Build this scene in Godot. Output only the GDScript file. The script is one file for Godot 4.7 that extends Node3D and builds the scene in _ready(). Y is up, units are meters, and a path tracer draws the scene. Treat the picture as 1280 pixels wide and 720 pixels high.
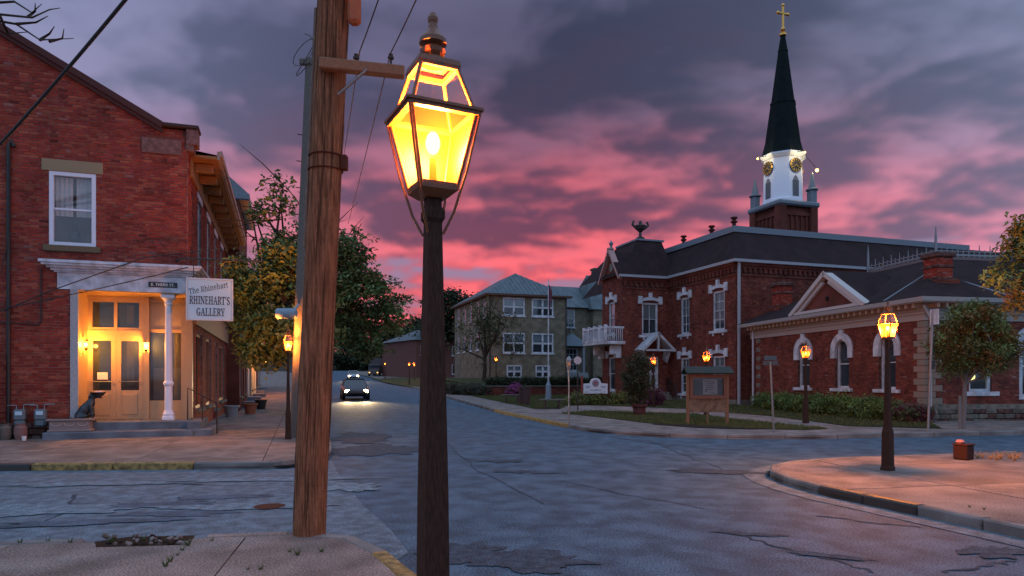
extends Node3D
# A street corner at dusk. World: x right, y up, -z away from the camera; "d" in the comments is the distance away (-z).

const EYE := 1.69          # camera height
const F := 853.0           # focal length in photo pixels
const HORIZON := 473.0     # photo row of the horizon
const TURN := 0.3228       # angle of the street grid
var M := {}
var T := {}
var taken := {}
var rng := RandomNumberGenerator.new()
var box_mesh := BoxMesh.new()

# ---------------------------------------------------------------- geometry collector
class Shape:
	var v := PackedVector3Array()
	var n := PackedVector3Array()
	var xf := Transform3D.IDENTITY
	func t3(a: Vector3, b: Vector3, c: Vector3, na: Vector3, nb: Vector3, nc: Vector3) -> void:
		v.push_back(xf * a); v.push_back(xf * c); v.push_back(xf * b)
		n.push_back((xf.basis * na).normalized()); n.push_back((xf.basis * nc).normalized()); n.push_back((xf.basis * nb).normalized())
	func tri(a: Vector3, b: Vector3, c: Vector3) -> void:
		var k := (b - a).cross(c - a).normalized()
		t3(a, b, c, k, k, k)
	func quad(a: Vector3, b: Vector3, c: Vector3, d: Vector3) -> void:
		var k := (c - a).cross(d - b).normalized()
		t3(a, b, c, k, k, k); t3(a, c, d, k, k, k)
	func box(c: Vector3, s: Vector3, r := Basis()) -> Shape:
		var h := s * 0.5
		var p := []
		for i in 8:
			p.append(c + r * Vector3(h.x if i & 1 else -h.x, h.y if i & 2 else -h.y, h.z if i & 4 else -h.z))
		quad(p[4], p[5], p[7], p[6]); quad(p[1], p[0], p[2], p[3]); quad(p[5], p[1], p[3], p[7])
		quad(p[0], p[4], p[6], p[2]); quad(p[6], p[7], p[3], p[2]); quad(p[0], p[1], p[5], p[4])
		return self
	func b2(a: Vector3, b: Vector3) -> Shape:      # box between two corners
		return box((a + b) * 0.5, (b - a).abs())
	func cbox(c: Vector3, s: Vector3, k: float, r := Basis()) -> Shape:   # chamfered box
		var h := s * 0.5
		var f := func(x: float, y: float, z: float) -> Vector3: return c + r * Vector3(x, y, z)
		for ax in 3:
			var a1 := (ax + 1) % 3
			var a2 := (ax + 2) % 3
			for sg in [-1.0, 1.0]:
				var q := []
				for e in [[-1, -1], [1, -1], [1, 1], [-1, 1]]:
					var w := Vector3()
					w[ax] = sg * h[ax]; w[a1] = e[0] * (h[a1] - k); w[a2] = e[1] * (h[a2] - k)
					q.append(f.call(w.x, w.y, w.z))
				if sg > 0: quad(q[0], q[1], q[2], q[3])
				else: quad(q[3], q[2], q[1], q[0])
			for s1 in [-1.0, 1.0]:
				for s2 in [-1.0, 1.0]:
					var q2 := []
					for e2 in [[-1.0, 0], [1.0, 0], [1.0, 1], [-1.0, 1]]:
						var w2 := Vector3()
						w2[ax] = e2[0] * (h[ax] - k)
						w2[a1] = s1 * (h[a1] - (k if e2[1] == 1 else 0.0)); w2[a2] = s2 * (h[a2] - (0.0 if e2[1] == 1 else k))
						q2.append(f.call(w2.x, w2.y, w2.z))
					if s1 * s2 > 0: quad(q2[0], q2[1], q2[2], q2[3])
					else: quad(q2[3], q2[2], q2[1], q2[0])
		for i in 8:
			var s3 := Vector3(1.0 if i & 1 else -1.0, 1.0 if i & 2 else -1.0, 1.0 if i & 4 else -1.0)
			var x: Vector3 = f.call(s3.x * h.x, s3.y * (h.y - k), s3.z * (h.z - k))
			var y: Vector3 = f.call(s3.x * (h.x - k), s3.y * h.y, s3.z * (h.z - k))
			var z: Vector3 = f.call(s3.x * (h.x - k), s3.y * (h.y - k), s3.z * h.z)
			if s3.x * s3.y * s3.z > 0: tri(x, y, z)
			else: tri(z, y, x)
		return self
	func tube(pts: Array, radii, sides := 8, caps := true) -> Shape:
		var rings := []
		var dirs := []
		var side := Vector3()
		for i in pts.size():
			var dir: Vector3 = (pts[mini(i + 1, pts.size() - 1)] - pts[maxi(i - 1, 0)]).normalized()
			if i == 0: side = dir.cross(Vector3.UP if absf(dir.y) < 0.9 else Vector3.RIGHT).normalized()
			else: side = (side - dir * side.dot(dir)).normalized()
			var up := side.cross(dir)
			var ring := []
			var r: float = radii[i] if radii is Array else radii
			for k in sides:
				var a := TAU * k / sides
				ring.append([pts[i] + (side * cos(a) + up * sin(a)) * r, side * cos(a) + up * sin(a)])
			rings.append(ring)
			dirs.append(dir)
		for i in pts.size() - 1:
			for k in sides:
				var a: Array = rings[i][k]
				var b: Array = rings[i][(k + 1) % sides]
				var c: Array = rings[i + 1][(k + 1) % sides]
				var d: Array = rings[i + 1][k]
				t3(a[0], c[0], b[0], a[1], c[1], b[1]); t3(a[0], d[0], c[0], a[1], d[1], c[1])
		if caps:
			for k in sides:
				tri(pts[0], rings[0][k][0], rings[0][(k + 1) % sides][0])
				tri(pts[-1], rings[-1][(k + 1) % sides][0], rings[-1][k][0])
		return self
	func lathe(prof: Array, sides := 16, o := Vector3(), flat := false) -> Shape:   # prof: Vector2(radius, height), bottom to top
		for i in prof.size() - 1:
			var p: Vector2 = prof[i]
			var q: Vector2 = prof[i + 1]
			var e := (q - p).normalized()
			for k in sides:
				var a0 := TAU * k / sides
				var a1 := TAU * (k + 1) / sides
				var d0 := Vector3(cos(a0), 0, -sin(a0))
				var d1 := Vector3(cos(a1), 0, -sin(a1))
				var A := o + d0 * p.x + Vector3(0, p.y, 0)
				var B := o + d1 * p.x + Vector3(0, p.y, 0)
				var C := o + d1 * q.x + Vector3(0, q.y, 0)
				var D := o + d0 * q.x + Vector3(0, q.y, 0)
				if flat:
					if p.x > 0.0001 and q.x > 0.0001: quad(A, B, C, D)
					elif q.x <= 0.0001: tri(A, B, D)
					else: tri(A, C, D)
				else:
					var n0 := (d0 * e.y - Vector3(0, e.x, 0)).normalized()
					var n1 := (d1 * e.y - Vector3(0, e.x, 0)).normalized()
					t3(A, B, C, n0, n1, n1); t3(A, C, D, n0, n1, n0)
		return self
	func prism(poly: PackedVector2Array, z0: float, z1: float) -> Shape:   # polygon in xy, pushed along z
		if Geometry2D.is_polygon_clockwise(poly): poly.reverse()
		var idx := Geometry2D.triangulate_polygon(poly)
		for i in range(0, idx.size(), 3):
			var a := poly[idx[i]]
			var b := poly[idx[i + 1]]
			var c := poly[idx[i + 2]]
			if (b - a).cross(c - a) < 0:
				var s := b
				b = c; c = s
			tri(Vector3(a.x, a.y, z1), Vector3(b.x, b.y, z1), Vector3(c.x, c.y, z1))
			tri(Vector3(c.x, c.y, z0), Vector3(b.x, b.y, z0), Vector3(a.x, a.y, z0))
		for i in poly.size():
			var p := poly[i]
			var q := poly[(i + 1) % poly.size()]
			quad(Vector3(p.x, p.y, z0), Vector3(q.x, q.y, z0), Vector3(q.x, q.y, z1), Vector3(p.x, p.y, z1))
		return self
	func ball(c: Vector3, r: Vector3, rows := 8, cols := 12) -> Shape:
		for i in rows:
			for k in cols:
				var q := []
				for e in [[0, 0], [0, 1], [1, 1], [1, 0]]:
					var la: float = PI * (i + e[0]) / rows - PI / 2
					var lo: float = TAU * (k + e[1]) / cols
					q.append(Vector3(cos(la) * cos(lo), sin(la), -cos(la) * sin(lo)))
				t3(c + q[0] * r, c + q[1] * r, c + q[2] * r, q[0], q[1], q[2]); t3(c + q[0] * r, c + q[2] * r, c + q[3] * r, q[0], q[2], q[3])
		return self
	func mesh() -> ArrayMesh:
		var m := ArrayMesh.new()
		var a := []
		a.resize(Mesh.ARRAY_MAX)
		a[Mesh.ARRAY_VERTEX] = v
		a[Mesh.ARRAY_NORMAL] = n
		m.add_surface_from_arrays(Mesh.PRIMITIVE_TRIANGLES, a)
		return m

func sh(xf := Transform3D.IDENTITY) -> Shape:
	var s := Shape.new()
	s.xf = xf
	return s

# ---------------------------------------------------------------- nodes
func numbered(called: String) -> String:
	taken[called] = taken.get(called, -1) + 1
	return called if taken[called] == 0 else "%s_%03d" % [called, taken[called]]
func tag(o: Node, label: String, category: String, group := "", kind := "") -> Node:
	o.set_meta("label", label)
	if category: o.set_meta("category", category)
	if group: o.set_meta("group", group)
	if kind: o.set_meta("kind", kind)
	return o
func thing(called: String, label: String, category: String, pos := Vector3.ZERO, turn := 0.0, group := "") -> Node3D:
	var o := Node3D.new()
	o.name = numbered(called)
	add_child(o)
	o.position = pos
	o.rotation.y = turn
	tag(o, label, category, group)
	return o
func part(parent: Node, called: String, s, m: Material, pos := Vector3.ZERO) -> MeshInstance3D:
	var o := MeshInstance3D.new()
	o.name = called
	o.mesh = s.mesh() if s is Shape else s
	o.material_override = m
	o.position = pos
	parent.add_child(o, true)
	return o
func single(called: String, label: String, category: String, s: Shape, m: Material, pos := Vector3.ZERO, turn := 0.0, group := "") -> MeshInstance3D:
	var o := part(self, numbered(called), s, m, pos)
	o.rotation.y = turn
	tag(o, label, category, group)
	return o
func structure(called: String, s, m: Material) -> MeshInstance3D:
	var o := part(self, numbered(called), s, m)
	o.set_meta("kind", "structure")
	o.set_meta("label", called.replace("_", " ") + " of the street corner scene")
	return o
func copy_thing(src: Node3D, pos: Vector3, turn: float, label: String) -> Node3D:
	var c: Node3D = src.duplicate()
	c.name = numbered(src.name)
	add_child(c)
	c.position = pos
	c.rotation.y = turn
	c.set_meta("label", label)
	return c
func multi(parent: Node, called: String, mesh: Mesh, m: Material, xs: Array, cols: Array, kind := "stuff") -> MultiMeshInstance3D:
	var mm := MultiMesh.new()
	mm.transform_format = MultiMesh.TRANSFORM_3D
	mm.use_colors = true
	mm.mesh = mesh
	mm.instance_count = xs.size()
	for i in xs.size():
		mm.set_instance_transform(i, xs[i])
		mm.set_instance_color(i, cols[i])
	var o := MultiMeshInstance3D.new()
	o.name = called
	o.multimesh = mm
	o.material_override = m
	if kind: o.set_meta("kind", kind)
	parent.add_child(o, true)
	return o

# ---------------------------------------------------------------- places
func rise(d: float) -> float:               # the street climbs gently away from the corner
	return 0.016 * maxf(0.0, d - 32.0) + 0.02 * maxf(0.0, d - 90.0)
func at(px: float, py: float, d: float) -> Vector3:
	return Vector3((px - 640.0) / F * d, EYE + (HORIZON - py) / F * d, -d)
func gp(px: float, py: float, h := 0.0) -> Vector2:      # photo pixel on level ground of height h -> (x, d)
	var d := F * (EYE - h) / (py - HORIZON)
	return Vector2((px - 640.0) / F * d, d)
func g3(p: Vector2, h := 0.0) -> Vector3:
	return Vector3(p.x, rise(p.y) + h, -p.y)

# ---------------------------------------------------------------- materials
func lin(r: float, g: float, b: float, a := 1.0) -> Color:
	var c := Color(r, g, b).linear_to_srgb()
	c.a = a
	return c
func noise_tex(freq: float, octaves: int, lo: float, hi: float, size := 512, kind := FastNoiseLite.TYPE_SIMPLEX_SMOOTH, sd := 1, mid := 0.5, warp := 0.0) -> NoiseTexture2D:
	var f := FastNoiseLite.new()
	f.noise_type = kind
	f.seed = sd
	f.frequency = freq
	f.fractal_octaves = octaves
	if warp > 0.0:
		f.domain_warp_enabled = true
		f.domain_warp_amplitude = warp
		f.domain_warp_frequency = freq
	if kind == FastNoiseLite.TYPE_CELLULAR:
		f.cellular_return_type = FastNoiseLite.RETURN_DISTANCE2_SUB
	var t := NoiseTexture2D.new()
	t.width = size; t.height = size
	t.seamless = true
	t.noise = f
	var g := Gradient.new()
	g.set_color(0, Color(lo, lo, lo)); g.set_color(1, Color(hi, hi, hi))
	g.set_offset(0, maxf(0.0, mid - 0.33)); g.set_offset(1, minf(1.0, mid + 0.33))
	t.color_ramp = g
	return t
func mk(c: Color, rough: float, tex := "", scale := Vector3.ONE, detail := "", dscale := Vector3.ONE, bump := "", bscale := 0.0, metal := 0.0) -> StandardMaterial3D:
	var m := StandardMaterial3D.new()
	m.albedo_color = c
	m.roughness = rough
	m.metallic = metal
	m.metallic_specular = 0.3 if rough >= 0.8 else 0.5
	if tex:
		m.albedo_texture = T[tex]
		m.uv1_triplanar = true
		m.uv1_world_triplanar = true
		m.uv1_scale = scale
	if detail:
		m.detail_enabled = true
		m.detail_albedo = T[detail]
		m.detail_blend_mode = BaseMaterial3D.BLEND_MODE_MUL
		m.detail_uv_layer = BaseMaterial3D.DETAIL_UV_2
		m.uv2_triplanar = true
		m.uv2_world_triplanar = true
		m.uv2_scale = dscale
	if bump:
		m.heightmap_enabled = true
		m.heightmap_texture = T[bump]
		m.heightmap_scale = bscale
	return m
func glow(c: Color, energy: float) -> StandardMaterial3D:
	var m := StandardMaterial3D.new()
	m.albedo_color = c
	m.emission_enabled = true
	m.emission = c
	m.emission_energy_multiplier = energy
	return m
func make_materials() -> void:
	T.grain = noise_tex(0.06, 4, 0.68, 1.0, 512, FastNoiseLite.TYPE_SIMPLEX_SMOOTH, 3)
	T.speck = noise_tex(0.3, 3, 0.58, 1.0, 512, FastNoiseLite.TYPE_SIMPLEX_SMOOTH, 4)
	T.blotch = noise_tex(0.012, 6, 0.74, 1.0, 1024, FastNoiseLite.TYPE_SIMPLEX_SMOOTH, 5, 0.47, 30.0)
	T.aggregate = noise_tex(0.30, 3, 0.5, 1.0, 512, FastNoiseLite.TYPE_SIMPLEX_SMOOTH, 14)
	T.soft = noise_tex(0.006, 4, 0.72, 1.0, 512, FastNoiseLite.TYPE_SIMPLEX_SMOOTH, 6)
	T.worn = noise_tex(0.012, 6, 0.52, 1.0, 1024, FastNoiseLite.TYPE_SIMPLEX_SMOOTH, 7, 0.42, 40.0)
	T.crack = noise_tex(0.016, 2, 0.15, 1.0, 1024, FastNoiseLite.TYPE_CELLULAR, 8, 0.33, 35.0)
	T.bumpy = noise_tex(0.12, 4, 0.0, 1.0, 512, FastNoiseLite.TYPE_SIMPLEX_SMOOTH, 9)
	M.asphalt = mk(lin(0.145, 0.25, 0.345), 0.8, "aggregate", Vector3.ONE * 0.26, "blotch", Vector3(0.13, 0.13, 0.13), "aggregate", 0.5)
	M.concrete_road = mk(lin(0.27, 0.38, 0.46), 0.85, "aggregate", Vector3.ONE * 0.3, "blotch", Vector3.ONE * 0.3, "aggregate", 0.5)
	M.concrete_pale = mk(lin(0.34, 0.48, 0.57), 0.85, "aggregate", Vector3.ONE * 0.3, "blotch", Vector3.ONE * 0.4, "aggregate", 0.5)
	M.tar = mk(lin(0.11, 0.16, 0.21), 0.95, "aggregate", Vector3.ONE * 0.3, "blotch", Vector3.ONE * 0.5, "aggregate", 0.5)
	M.ground = mk(lin(0.05, 0.06, 0.035), 0.95, "grain", Vector3.ONE * 0.8, "blotch", Vector3.ONE * 0.05)
	M.walk_a = mk(lin(0.50, 0.415, 0.37), 0.85, "aggregate", Vector3.ONE * 0.3, "soft", Vector3.ONE * 0.3, "bumpy", 0.5)
	M.walk_b = mk(lin(0.45, 0.385, 0.35), 0.85, "aggregate", Vector3.ONE * 0.3, "blotch", Vector3.ONE * 0.12, "bumpy", 0.5)
	M.walk_c = mk(lin(0.52, 0.43, 0.385), 0.85, "aggregate", Vector3.ONE * 0.3, "soft", Vector3.ONE * 0.2, "bumpy", 0.5)
	M.kerb = mk(lin(0.40, 0.40, 0.39), 0.85, "speck", Vector3.ONE * 1.4, "soft", Vector3.ONE * 0.35, "bumpy", 0.5)
	M.kerb_yellow = mk(lin(0.50, 0.34, 0.10), 0.7, "grain", Vector3.ONE * 1.4, "worn", Vector3.ONE * 0.5, "bumpy", 0.4)
	M.kerb_iron = mk(lin(0.05, 0.045, 0.04), 0.6, "grain", Vector3.ONE * 2.0)
	M.joint = mk(lin(0.035, 0.033, 0.028), 0.95, "grain", Vector3.ONE * 2.0)
	M.soil = mk(lin(0.075, 0.055, 0.04), 0.95, "grain", Vector3.ONE * 2.0, "", Vector3.ONE, "bumpy", 2.0)
	M.lawn = mk(lin(0.085, 0.10, 0.035), 0.95, "grain", Vector3.ONE * 3.0, "blotch", Vector3.ONE * 0.2, "bumpy", 2.0)
	M.brick = mk(Color.WHITE, 0.85, "speck", Vector3.ONE * 2.5)
	M.brick.vertex_color_use_as_albedo = true
	M.mortar = mk(lin(0.46, 0.31, 0.28), 0.95, "grain", Vector3.ONE * 3.0, "worn", Vector3.ONE * 0.3)
	M.mortar_dark = mk(lin(0.22, 0.12, 0.10), 0.95, "grain", Vector3.ONE * 3.0, "worn", Vector3.ONE * 0.3)
	M.far_brick = mk(lin(0.26, 0.08, 0.058), 0.9, "grain", Vector3(1.0, 6.0, 1.0), "soft", Vector3.ONE * 0.2)
	M.white = mk(lin(0.64, 0.67, 0.72), 0.55, "soft", Vector3.ONE * 0.5)
	M.cream = mk(lin(0.66, 0.47, 0.27), 0.45, "speck", Vector3.ONE * 0.4)
	M.stone = mk(lin(0.36, 0.33, 0.27), 0.9, "grain", Vector3.ONE * 2.0, "soft", Vector3.ONE * 0.8, "bumpy", 0.6)
	M.stone_b = mk(lin(0.25, 0.22, 0.19), 0.9, "grain", Vector3.ONE * 2.0, "soft", Vector3.ONE * 0.8, "bumpy", 0.6)
	M.step = mk(lin(0.30, 0.36, 0.43), 0.8, "speck", Vector3.ONE * 1.6, "soft", Vector3.ONE * 0.5, "bumpy", 0.5)
	# slates are dull
	M.slate = mk(lin(0.05, 0.026, 0.028), 0.95, "grain", Vector3(1.0, 9.0, 1.0), "soft", Vector3.ONE * 0.3)
	M.metal_roof = mk(lin(0.085, 0.125, 0.14), 0.6, "soft", Vector3.ONE * 0.3)
	M.coping = mk(lin(0.20, 0.25, 0.30), 0.5, "grain", Vector3.ONE * 0.5)
	M.copper = mk(lin(0.007, 0.013, 0.014), 0.9, "soft", Vector3.ONE * 0.5)
	M.wood_pole = mk(lin(0.46, 0.22, 0.12), 0.9, "grain", Vector3(13.0, 0.35, 13.0), "worn", Vector3(2.6, 0.16, 2.6), "grain", 2.0)
	M.wood_old = mk(lin(0.20, 0.18, 0.16), 0.9, "grain", Vector3(5.0, 0.22, 5.0), "", Vector3.ONE, "grain", 1.0)
	M.wood = mk(lin(0.28, 0.13, 0.06), 0.7, "grain", Vector3(0.5, 5.0, 5.0))
	M.ply = mk(lin(0.36, 0.22, 0.14), 0.8, "grain", Vector3(0.7, 3.0, 3.0), "soft", Vector3.ONE)
	M.soffit = mk(lin(0.42, 0.19, 0.06), 0.7, "grain", Vector3.ONE)  # tan wood with the street lamp's orange light put into its colour
	M.iron = mk(lin(0.035, 0.03, 0.028), 0.55, "grain", Vector3.ONE * 3.0)
	M.post = mk(lin(0.07, 0.03, 0.02), 0.8, "grain", Vector3(4.0, 0.5, 4.0), "", Vector3.ONE, "grain", 0.5)
	M.lamp_frame = mk(lin(0.24, 0.075, 0.025), 0.45, "grain", Vector3.ONE * 4.0)  # the lantern's orange glow is put into this copper colour
	M.steel = mk(lin(0.30, 0.32, 0.34), 0.4, "grain", Vector3.ONE * 2.0, "", Vector3.ONE, "", 0.0, 0.6)
	M.rust = mk(lin(0.09, 0.03, 0.02), 0.85, "grain", Vector3.ONE * 5.0)
	M.dark = mk(lin(0.012, 0.012, 0.014), 0.9)
	M.room = mk(lin(0.05, 0.045, 0.045), 0.9)
	M.curtain = mk(lin(0.62, 0.52, 0.46), 0.9, "grain", Vector3(6.0, 0.4, 6.0))
	M.blind = mk(lin(0.42, 0.46, 0.46), 0.8)
	M.drape = mk(lin(0.22, 0.16, 0.11), 0.9, "grain", Vector3(6.0, 0.4, 6.0))
	M.grey_panel = mk(lin(0.30, 0.33, 0.36), 0.7, "grain", Vector3.ONE)
	M.blue_paint = mk(lin(0.28, 0.38, 0.46), 0.6, "grain", Vector3.ONE)
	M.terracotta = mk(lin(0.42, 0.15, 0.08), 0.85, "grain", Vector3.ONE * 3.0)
	M.red_paint = mk(lin(0.30, 0.035, 0.025), 0.6, "grain", Vector3.ONE * 2.0)
	M.bark = mk(lin(0.075, 0.055, 0.042), 0.95, "grain", Vector3(4.0, 0.8, 4.0), "", Vector3.ONE, "grain", 1.5)
	M.bark_pale = mk(lin(0.26, 0.25, 0.24), 0.9, "grain", Vector3(4.0, 1.5, 4.0), "", Vector3.ONE, "grain", 1.0)
	M.wire = mk(lin(0.02, 0.02, 0.022), 0.6)
	M.bronze = mk(lin(0.03, 0.045, 0.06), 0.35, "soft", Vector3.ONE * 4.0)
	M.gold = mk(lin(0.75, 0.42, 0.10), 0.3, "", Vector3.ONE, "", Vector3.ONE, "", 0.0, 0.9)
	M.sign_blue = mk(lin(0.42, 0.60, 0.70), 0.6)
	M.paper = mk(lin(0.7, 0.7, 0.7), 0.8)
	M.ink = mk(lin(0.03, 0.02, 0.035), 0.7)
	M.sandstone_wall = mk(lin(0.34, 0.29, 0.21), 0.95, "grain", Vector3(0.5, 2.2, 0.5), "soft", Vector3.ONE * 0.3)
	M.leaf = mk(Color.WHITE, 0.75)
	M.leaf.vertex_color_use_as_albedo = true
	M.leaf.backlight_enabled = true
	M.leaf.backlight = Color(0.5, 0.5, 0.4)
	var g := StandardMaterial3D.new()
	g.transparency = BaseMaterial3D.TRANSPARENCY_ALPHA
	g.albedo_color = Color(0.25, 0.3, 0.33, 0.3)
	g.roughness = 0.04
	M.glass = g
	var gc: StandardMaterial3D = g.duplicate()
	gc.albedo_color.a = 0.08
	M.clear_glass = gc
	var g2 := StandardMaterial3D.new()
	g2.transparency = BaseMaterial3D.TRANSPARENCY_ALPHA
	g2.albedo_color = Color(0.05, 0.03, 0.01, 0.08)
	g2.roughness = 0.05
	M.lamp_clear = g2
	var g3m := StandardMaterial3D.new()      # ground amber glass of a lit lantern
	g3m.transparency = BaseMaterial3D.TRANSPARENCY_ALPHA
	g3m.albedo_color = Color(0.12, 0.05, 0.005, 0.78)
	g3m.roughness = 0.5
	g3m.emission_enabled = true
	g3m.emission = Color(1.0, 0.38, 0.0)
	g3m.emission_energy_multiplier = 1.3
	g3m.backlight_enabled = true
	g3m.backlight = lin(0.008, 0.0036, 0.0002)
	M.lamp_amber = g3m
	M.bulb = glow(Color(1.0, 0.82, 0.45), 20.0)
	M.bulb_small = glow(Color(1.0, 0.72, 0.32), 12.0)
	M.head_glow = glow(Color(1.0, 0.86, 0.6), 40.0)


# ---------------------------------------------------------------- sky
func make_sky() -> ImageTexture:
	var w := 1600
	var h := 800
	var im := Image.create_empty(w, h, false, Image.FORMAT_RGBF)
	im.fill(Color(0.035, 0.032, 0.04))
	var a := FastNoiseLite.new()
	a.seed = 21; a.frequency = 1.15; a.fractal_octaves = 5; a.fractal_gain = 0.52
	var b := FastNoiseLite.new()
	b.seed = 22; b.frequency = 0.4; b.fractal_octaves = 3
	var c := FastNoiseLite.new()
	c.seed = 25; c.frequency = 3.6; c.fractal_octaves = 4
	for y in h / 2 + 2:
		var el := PI / 2 - PI * (y + 0.5) / h
		var ed := rad_to_deg(el)
		var sy := maxf(sin(el), 0.0)
		var cy := cos(el)
		var k := 1.0 / (sy + 0.14)
		for x in w:
			var az := wrapf(TAU * (x + 0.5) / w, -PI, PI)
			var ad := rad_to_deg(az)
			var qx := sin(az) * cy * k
			var qz := cos(az) * cy * k
			var n1 := a.get_noise_2d(qx + 3.0, qz * 1.25)
			var n2 := b.get_noise_2d(qx, qz * 1.3 + 7.0)
			var n3 := c.get_noise_2d(qx + n1 * 0.3, qz * 1.3)
			var cloud := smoothstep(0.12, 0.86, 0.5 + 0.95 * n1 + 0.45 * n2 + 0.42 * n3)
			# the sunset glow lies low, ahead; the rest is grey blue evening cloud
			var ahead := exp(-pow((ad - 2.0) / 66.0, 2.0))
			var low := exp(-pow(maxf(ed, 0.0) / (13.2 + 6.0 * n2 + 5.5 * n1), 3.0))
			var mid := exp(-pow((ed - 10.5) / 7.6, 2.0))
			var left := clampf((-ad - 2.0) / 30.0, 0.0, 1.0)
			var col := Vector3(0.038, 0.043, 0.082).lerp(Vector3(0.098, 0.092, 0.162), (1.0 - cloud) * 0.8)
			col = col.lerp(col * Vector3(1.75, 1.5, 1.6), left * ahead)
			var violet := Vector3(0.08, 0.052, 0.10).lerp(Vector3(0.42, 0.13, 0.19), 1.0 - cloud)
			col = col.lerp(violet, mid * (0.25 + 0.75 * ahead) * 0.9)
			var pink := Vector3(0.18, 0.052, 0.088).lerp(Vector3(1.15, 0.15, 0.155), pow(1.0 - cloud, 1.1))
			pink = pink.lerp(Vector3(0.76, 0.13, 0.125), clampf(1.0 - ed / 9.0, 0.0, 1.0) * 0.7)
			col = col.lerp(pink, low * ahead)
			# higher up and behind, the cloud thins to the paler blue of the evening
			var over := smoothstep(27.0, 52.0, ed)
			var back := (1.0 - ahead) * clampf(1.0 - ed / 100.0, 0.0, 1.0)
			var blue := Vector3(0.43, 0.60, 0.90) * (0.75 + 0.5 * (1.0 - cloud))
			col = col.lerp(blue, clampf(over * 0.95 + back * 0.9, 0.0, 0.96))
			im.set_pixel(x, y, Color(col.x, col.y, col.z))
	return ImageTexture.create_from_image(im)

# ---------------------------------------------------------------- start
func _ready() -> void:
	rng.seed = 11
	var cam := Camera3D.new()
	cam.name = "camera"
	cam.projection = Camera3D.PROJECTION_FRUSTUM
	cam.near = 0.05
	cam.far = 2000.0
	cam.size = 2.0 * 360.0 / F * cam.near
	cam.frustum_offset = Vector2(0, (HORIZON - 360.0) / F * cam.near)
	cam.position = Vector3(0, EYE, 0)
	add_child(cam)
	cam.current = true
	var we := WorldEnvironment.new()
	we.name = "evening_air"
	var e := Environment.new()
	e.background_mode = Environment.BG_SKY
	var sky := Sky.new()
	var pm := PanoramaSkyMaterial.new()
	pm.panorama = make_sky()
	sky.sky_material = pm
	e.sky = sky
	e.background_energy_multiplier = 1.0
	e.tonemap_mode = Environment.TONE_MAPPER_LINEAR
	e.tonemap_exposure = 1.25
	e.sdfgi_enabled = true
	e.ssao_enabled = true
	e.ssil_enabled = true
	we.environment = e
	add_child(we)
	var sun := DirectionalLight3D.new()       # the last light of a sun that has just gone behind the cloud bank
	sun.name = "sun"
	sun.light_color = Color(1.0, 0.55, 0.5)
	sun.light_energy = 0.03
	sun.light_angular_distance = 20.0
	sun.shadow_enabled = true
	add_child(sun)
	sun.look_at_from_position(Vector3(4, 5, -30), Vector3.ZERO)
	box_mesh.size = Vector3.ONE
	make_materials()
	build_ground()
	build_shop()
	build_row()
	build_school()
	build_church()
	build_annex()
	build_far()
	build_lamps()
	build_poles()
	build_greenery()
	build_small()

# ---------------------------------------------------------------- ground
func flat_poly(s: Shape, poly: PackedVector2Array, h: float, thick := 0.0) -> void:
	if Geometry2D.is_polygon_clockwise(poly): poly.reverse()
	var idx := Geometry2D.triangulate_polygon(poly)
	for i in range(0, idx.size(), 3):
		var a := poly[idx[i]]
		var b := poly[idx[i + 1]]
		var c := poly[idx[i + 2]]
		if (b - a).cross(c - a) < 0:
			s.tri(g3(a, h), g3(c, h), g3(b, h))
		else:
			s.tri(g3(a, h), g3(b, h), g3(c, h))
	if thick > 0.0:
		for i in poly.size():
			var p := poly[i]
			var q := poly[(i + 1) % poly.size()]
			s.quad(g3(p, h - thick), g3(q, h - thick), g3(q, h), g3(p, h))
func sheet(poly: PackedVector2Array, h: float) -> Shape:     # a sheet that follows the slope
	var s := sh()
	var lo := 1e9
	var hi := -1e9
	for p in poly:
		lo = minf(lo, p.y); hi = maxf(hi, p.y)
	var cuts := [lo - 1.0]
	for k in [32.0, 90.0]:
		if k > lo and k < hi: cuts.append(k)
	cuts.append(hi + 1.0)
	for i in cuts.size() - 1:
		var band := PackedVector2Array([Vector2(-900, cuts[i]), Vector2(900, cuts[i]), Vector2(900, cuts[i + 1]), Vector2(-900, cuts[i + 1])])
		for piece in Geometry2D.intersect_polygons(poly, band):
			flat_poly(s, piece, h)
	return s
func pave(parent: Node, poly: PackedVector2Array, cw: float, cl: float, ang: float, off: Vector2, h: float, mats: Array, most := 260, gap := 0.016) -> void:
	var r := Transform2D(ang, off)
	var inv := r.affine_inverse()
	var q := inv * poly
	var bb := Rect2(q[0], Vector2.ZERO)
	for p in q: bb = bb.expand(p)
	var n := 0
	var rest := sh()
	for j in range(floori(bb.position.y / cl), ceili(bb.end.y / cl)):
		for i in range(floori(bb.position.x / cw), ceili(bb.end.x / cw)):
			var cell := PackedVector2Array([Vector2(i * cw + gap, j * cl + gap), Vector2((i + 1) * cw, j * cl + gap), Vector2((i + 1) * cw, (j + 1) * cl), Vector2(i * cw + gap, (j + 1) * cl)])
			for piece in Geometry2D.intersect_polygons(q, cell):
				if Geometry2D.is_polygon_clockwise(piece): continue
				var wp: PackedVector2Array = r * piece
				var c := Vector2()
				for p in wp: c += p / wp.size()
				var lift := rng.randf_range(-0.004, 0.004)
				if c.y > -1.0 and c.y < 46.0 and absf(c.x) < c.y * 0.85 + 2.0 and n < most:
					var s := sh()
					flat_poly(s, wp, h + lift, 0.08)
					part(parent, "paving_slab", s, mats[rng.randi() % mats.size()])
					n += 1
				else:
					flat_poly(rest, wp, h + lift, 0.08)
	if rest.v.size() > 0:
		part(parent, "far_paving", rest, mats[0]).set_meta("kind", "stuff")
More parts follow.
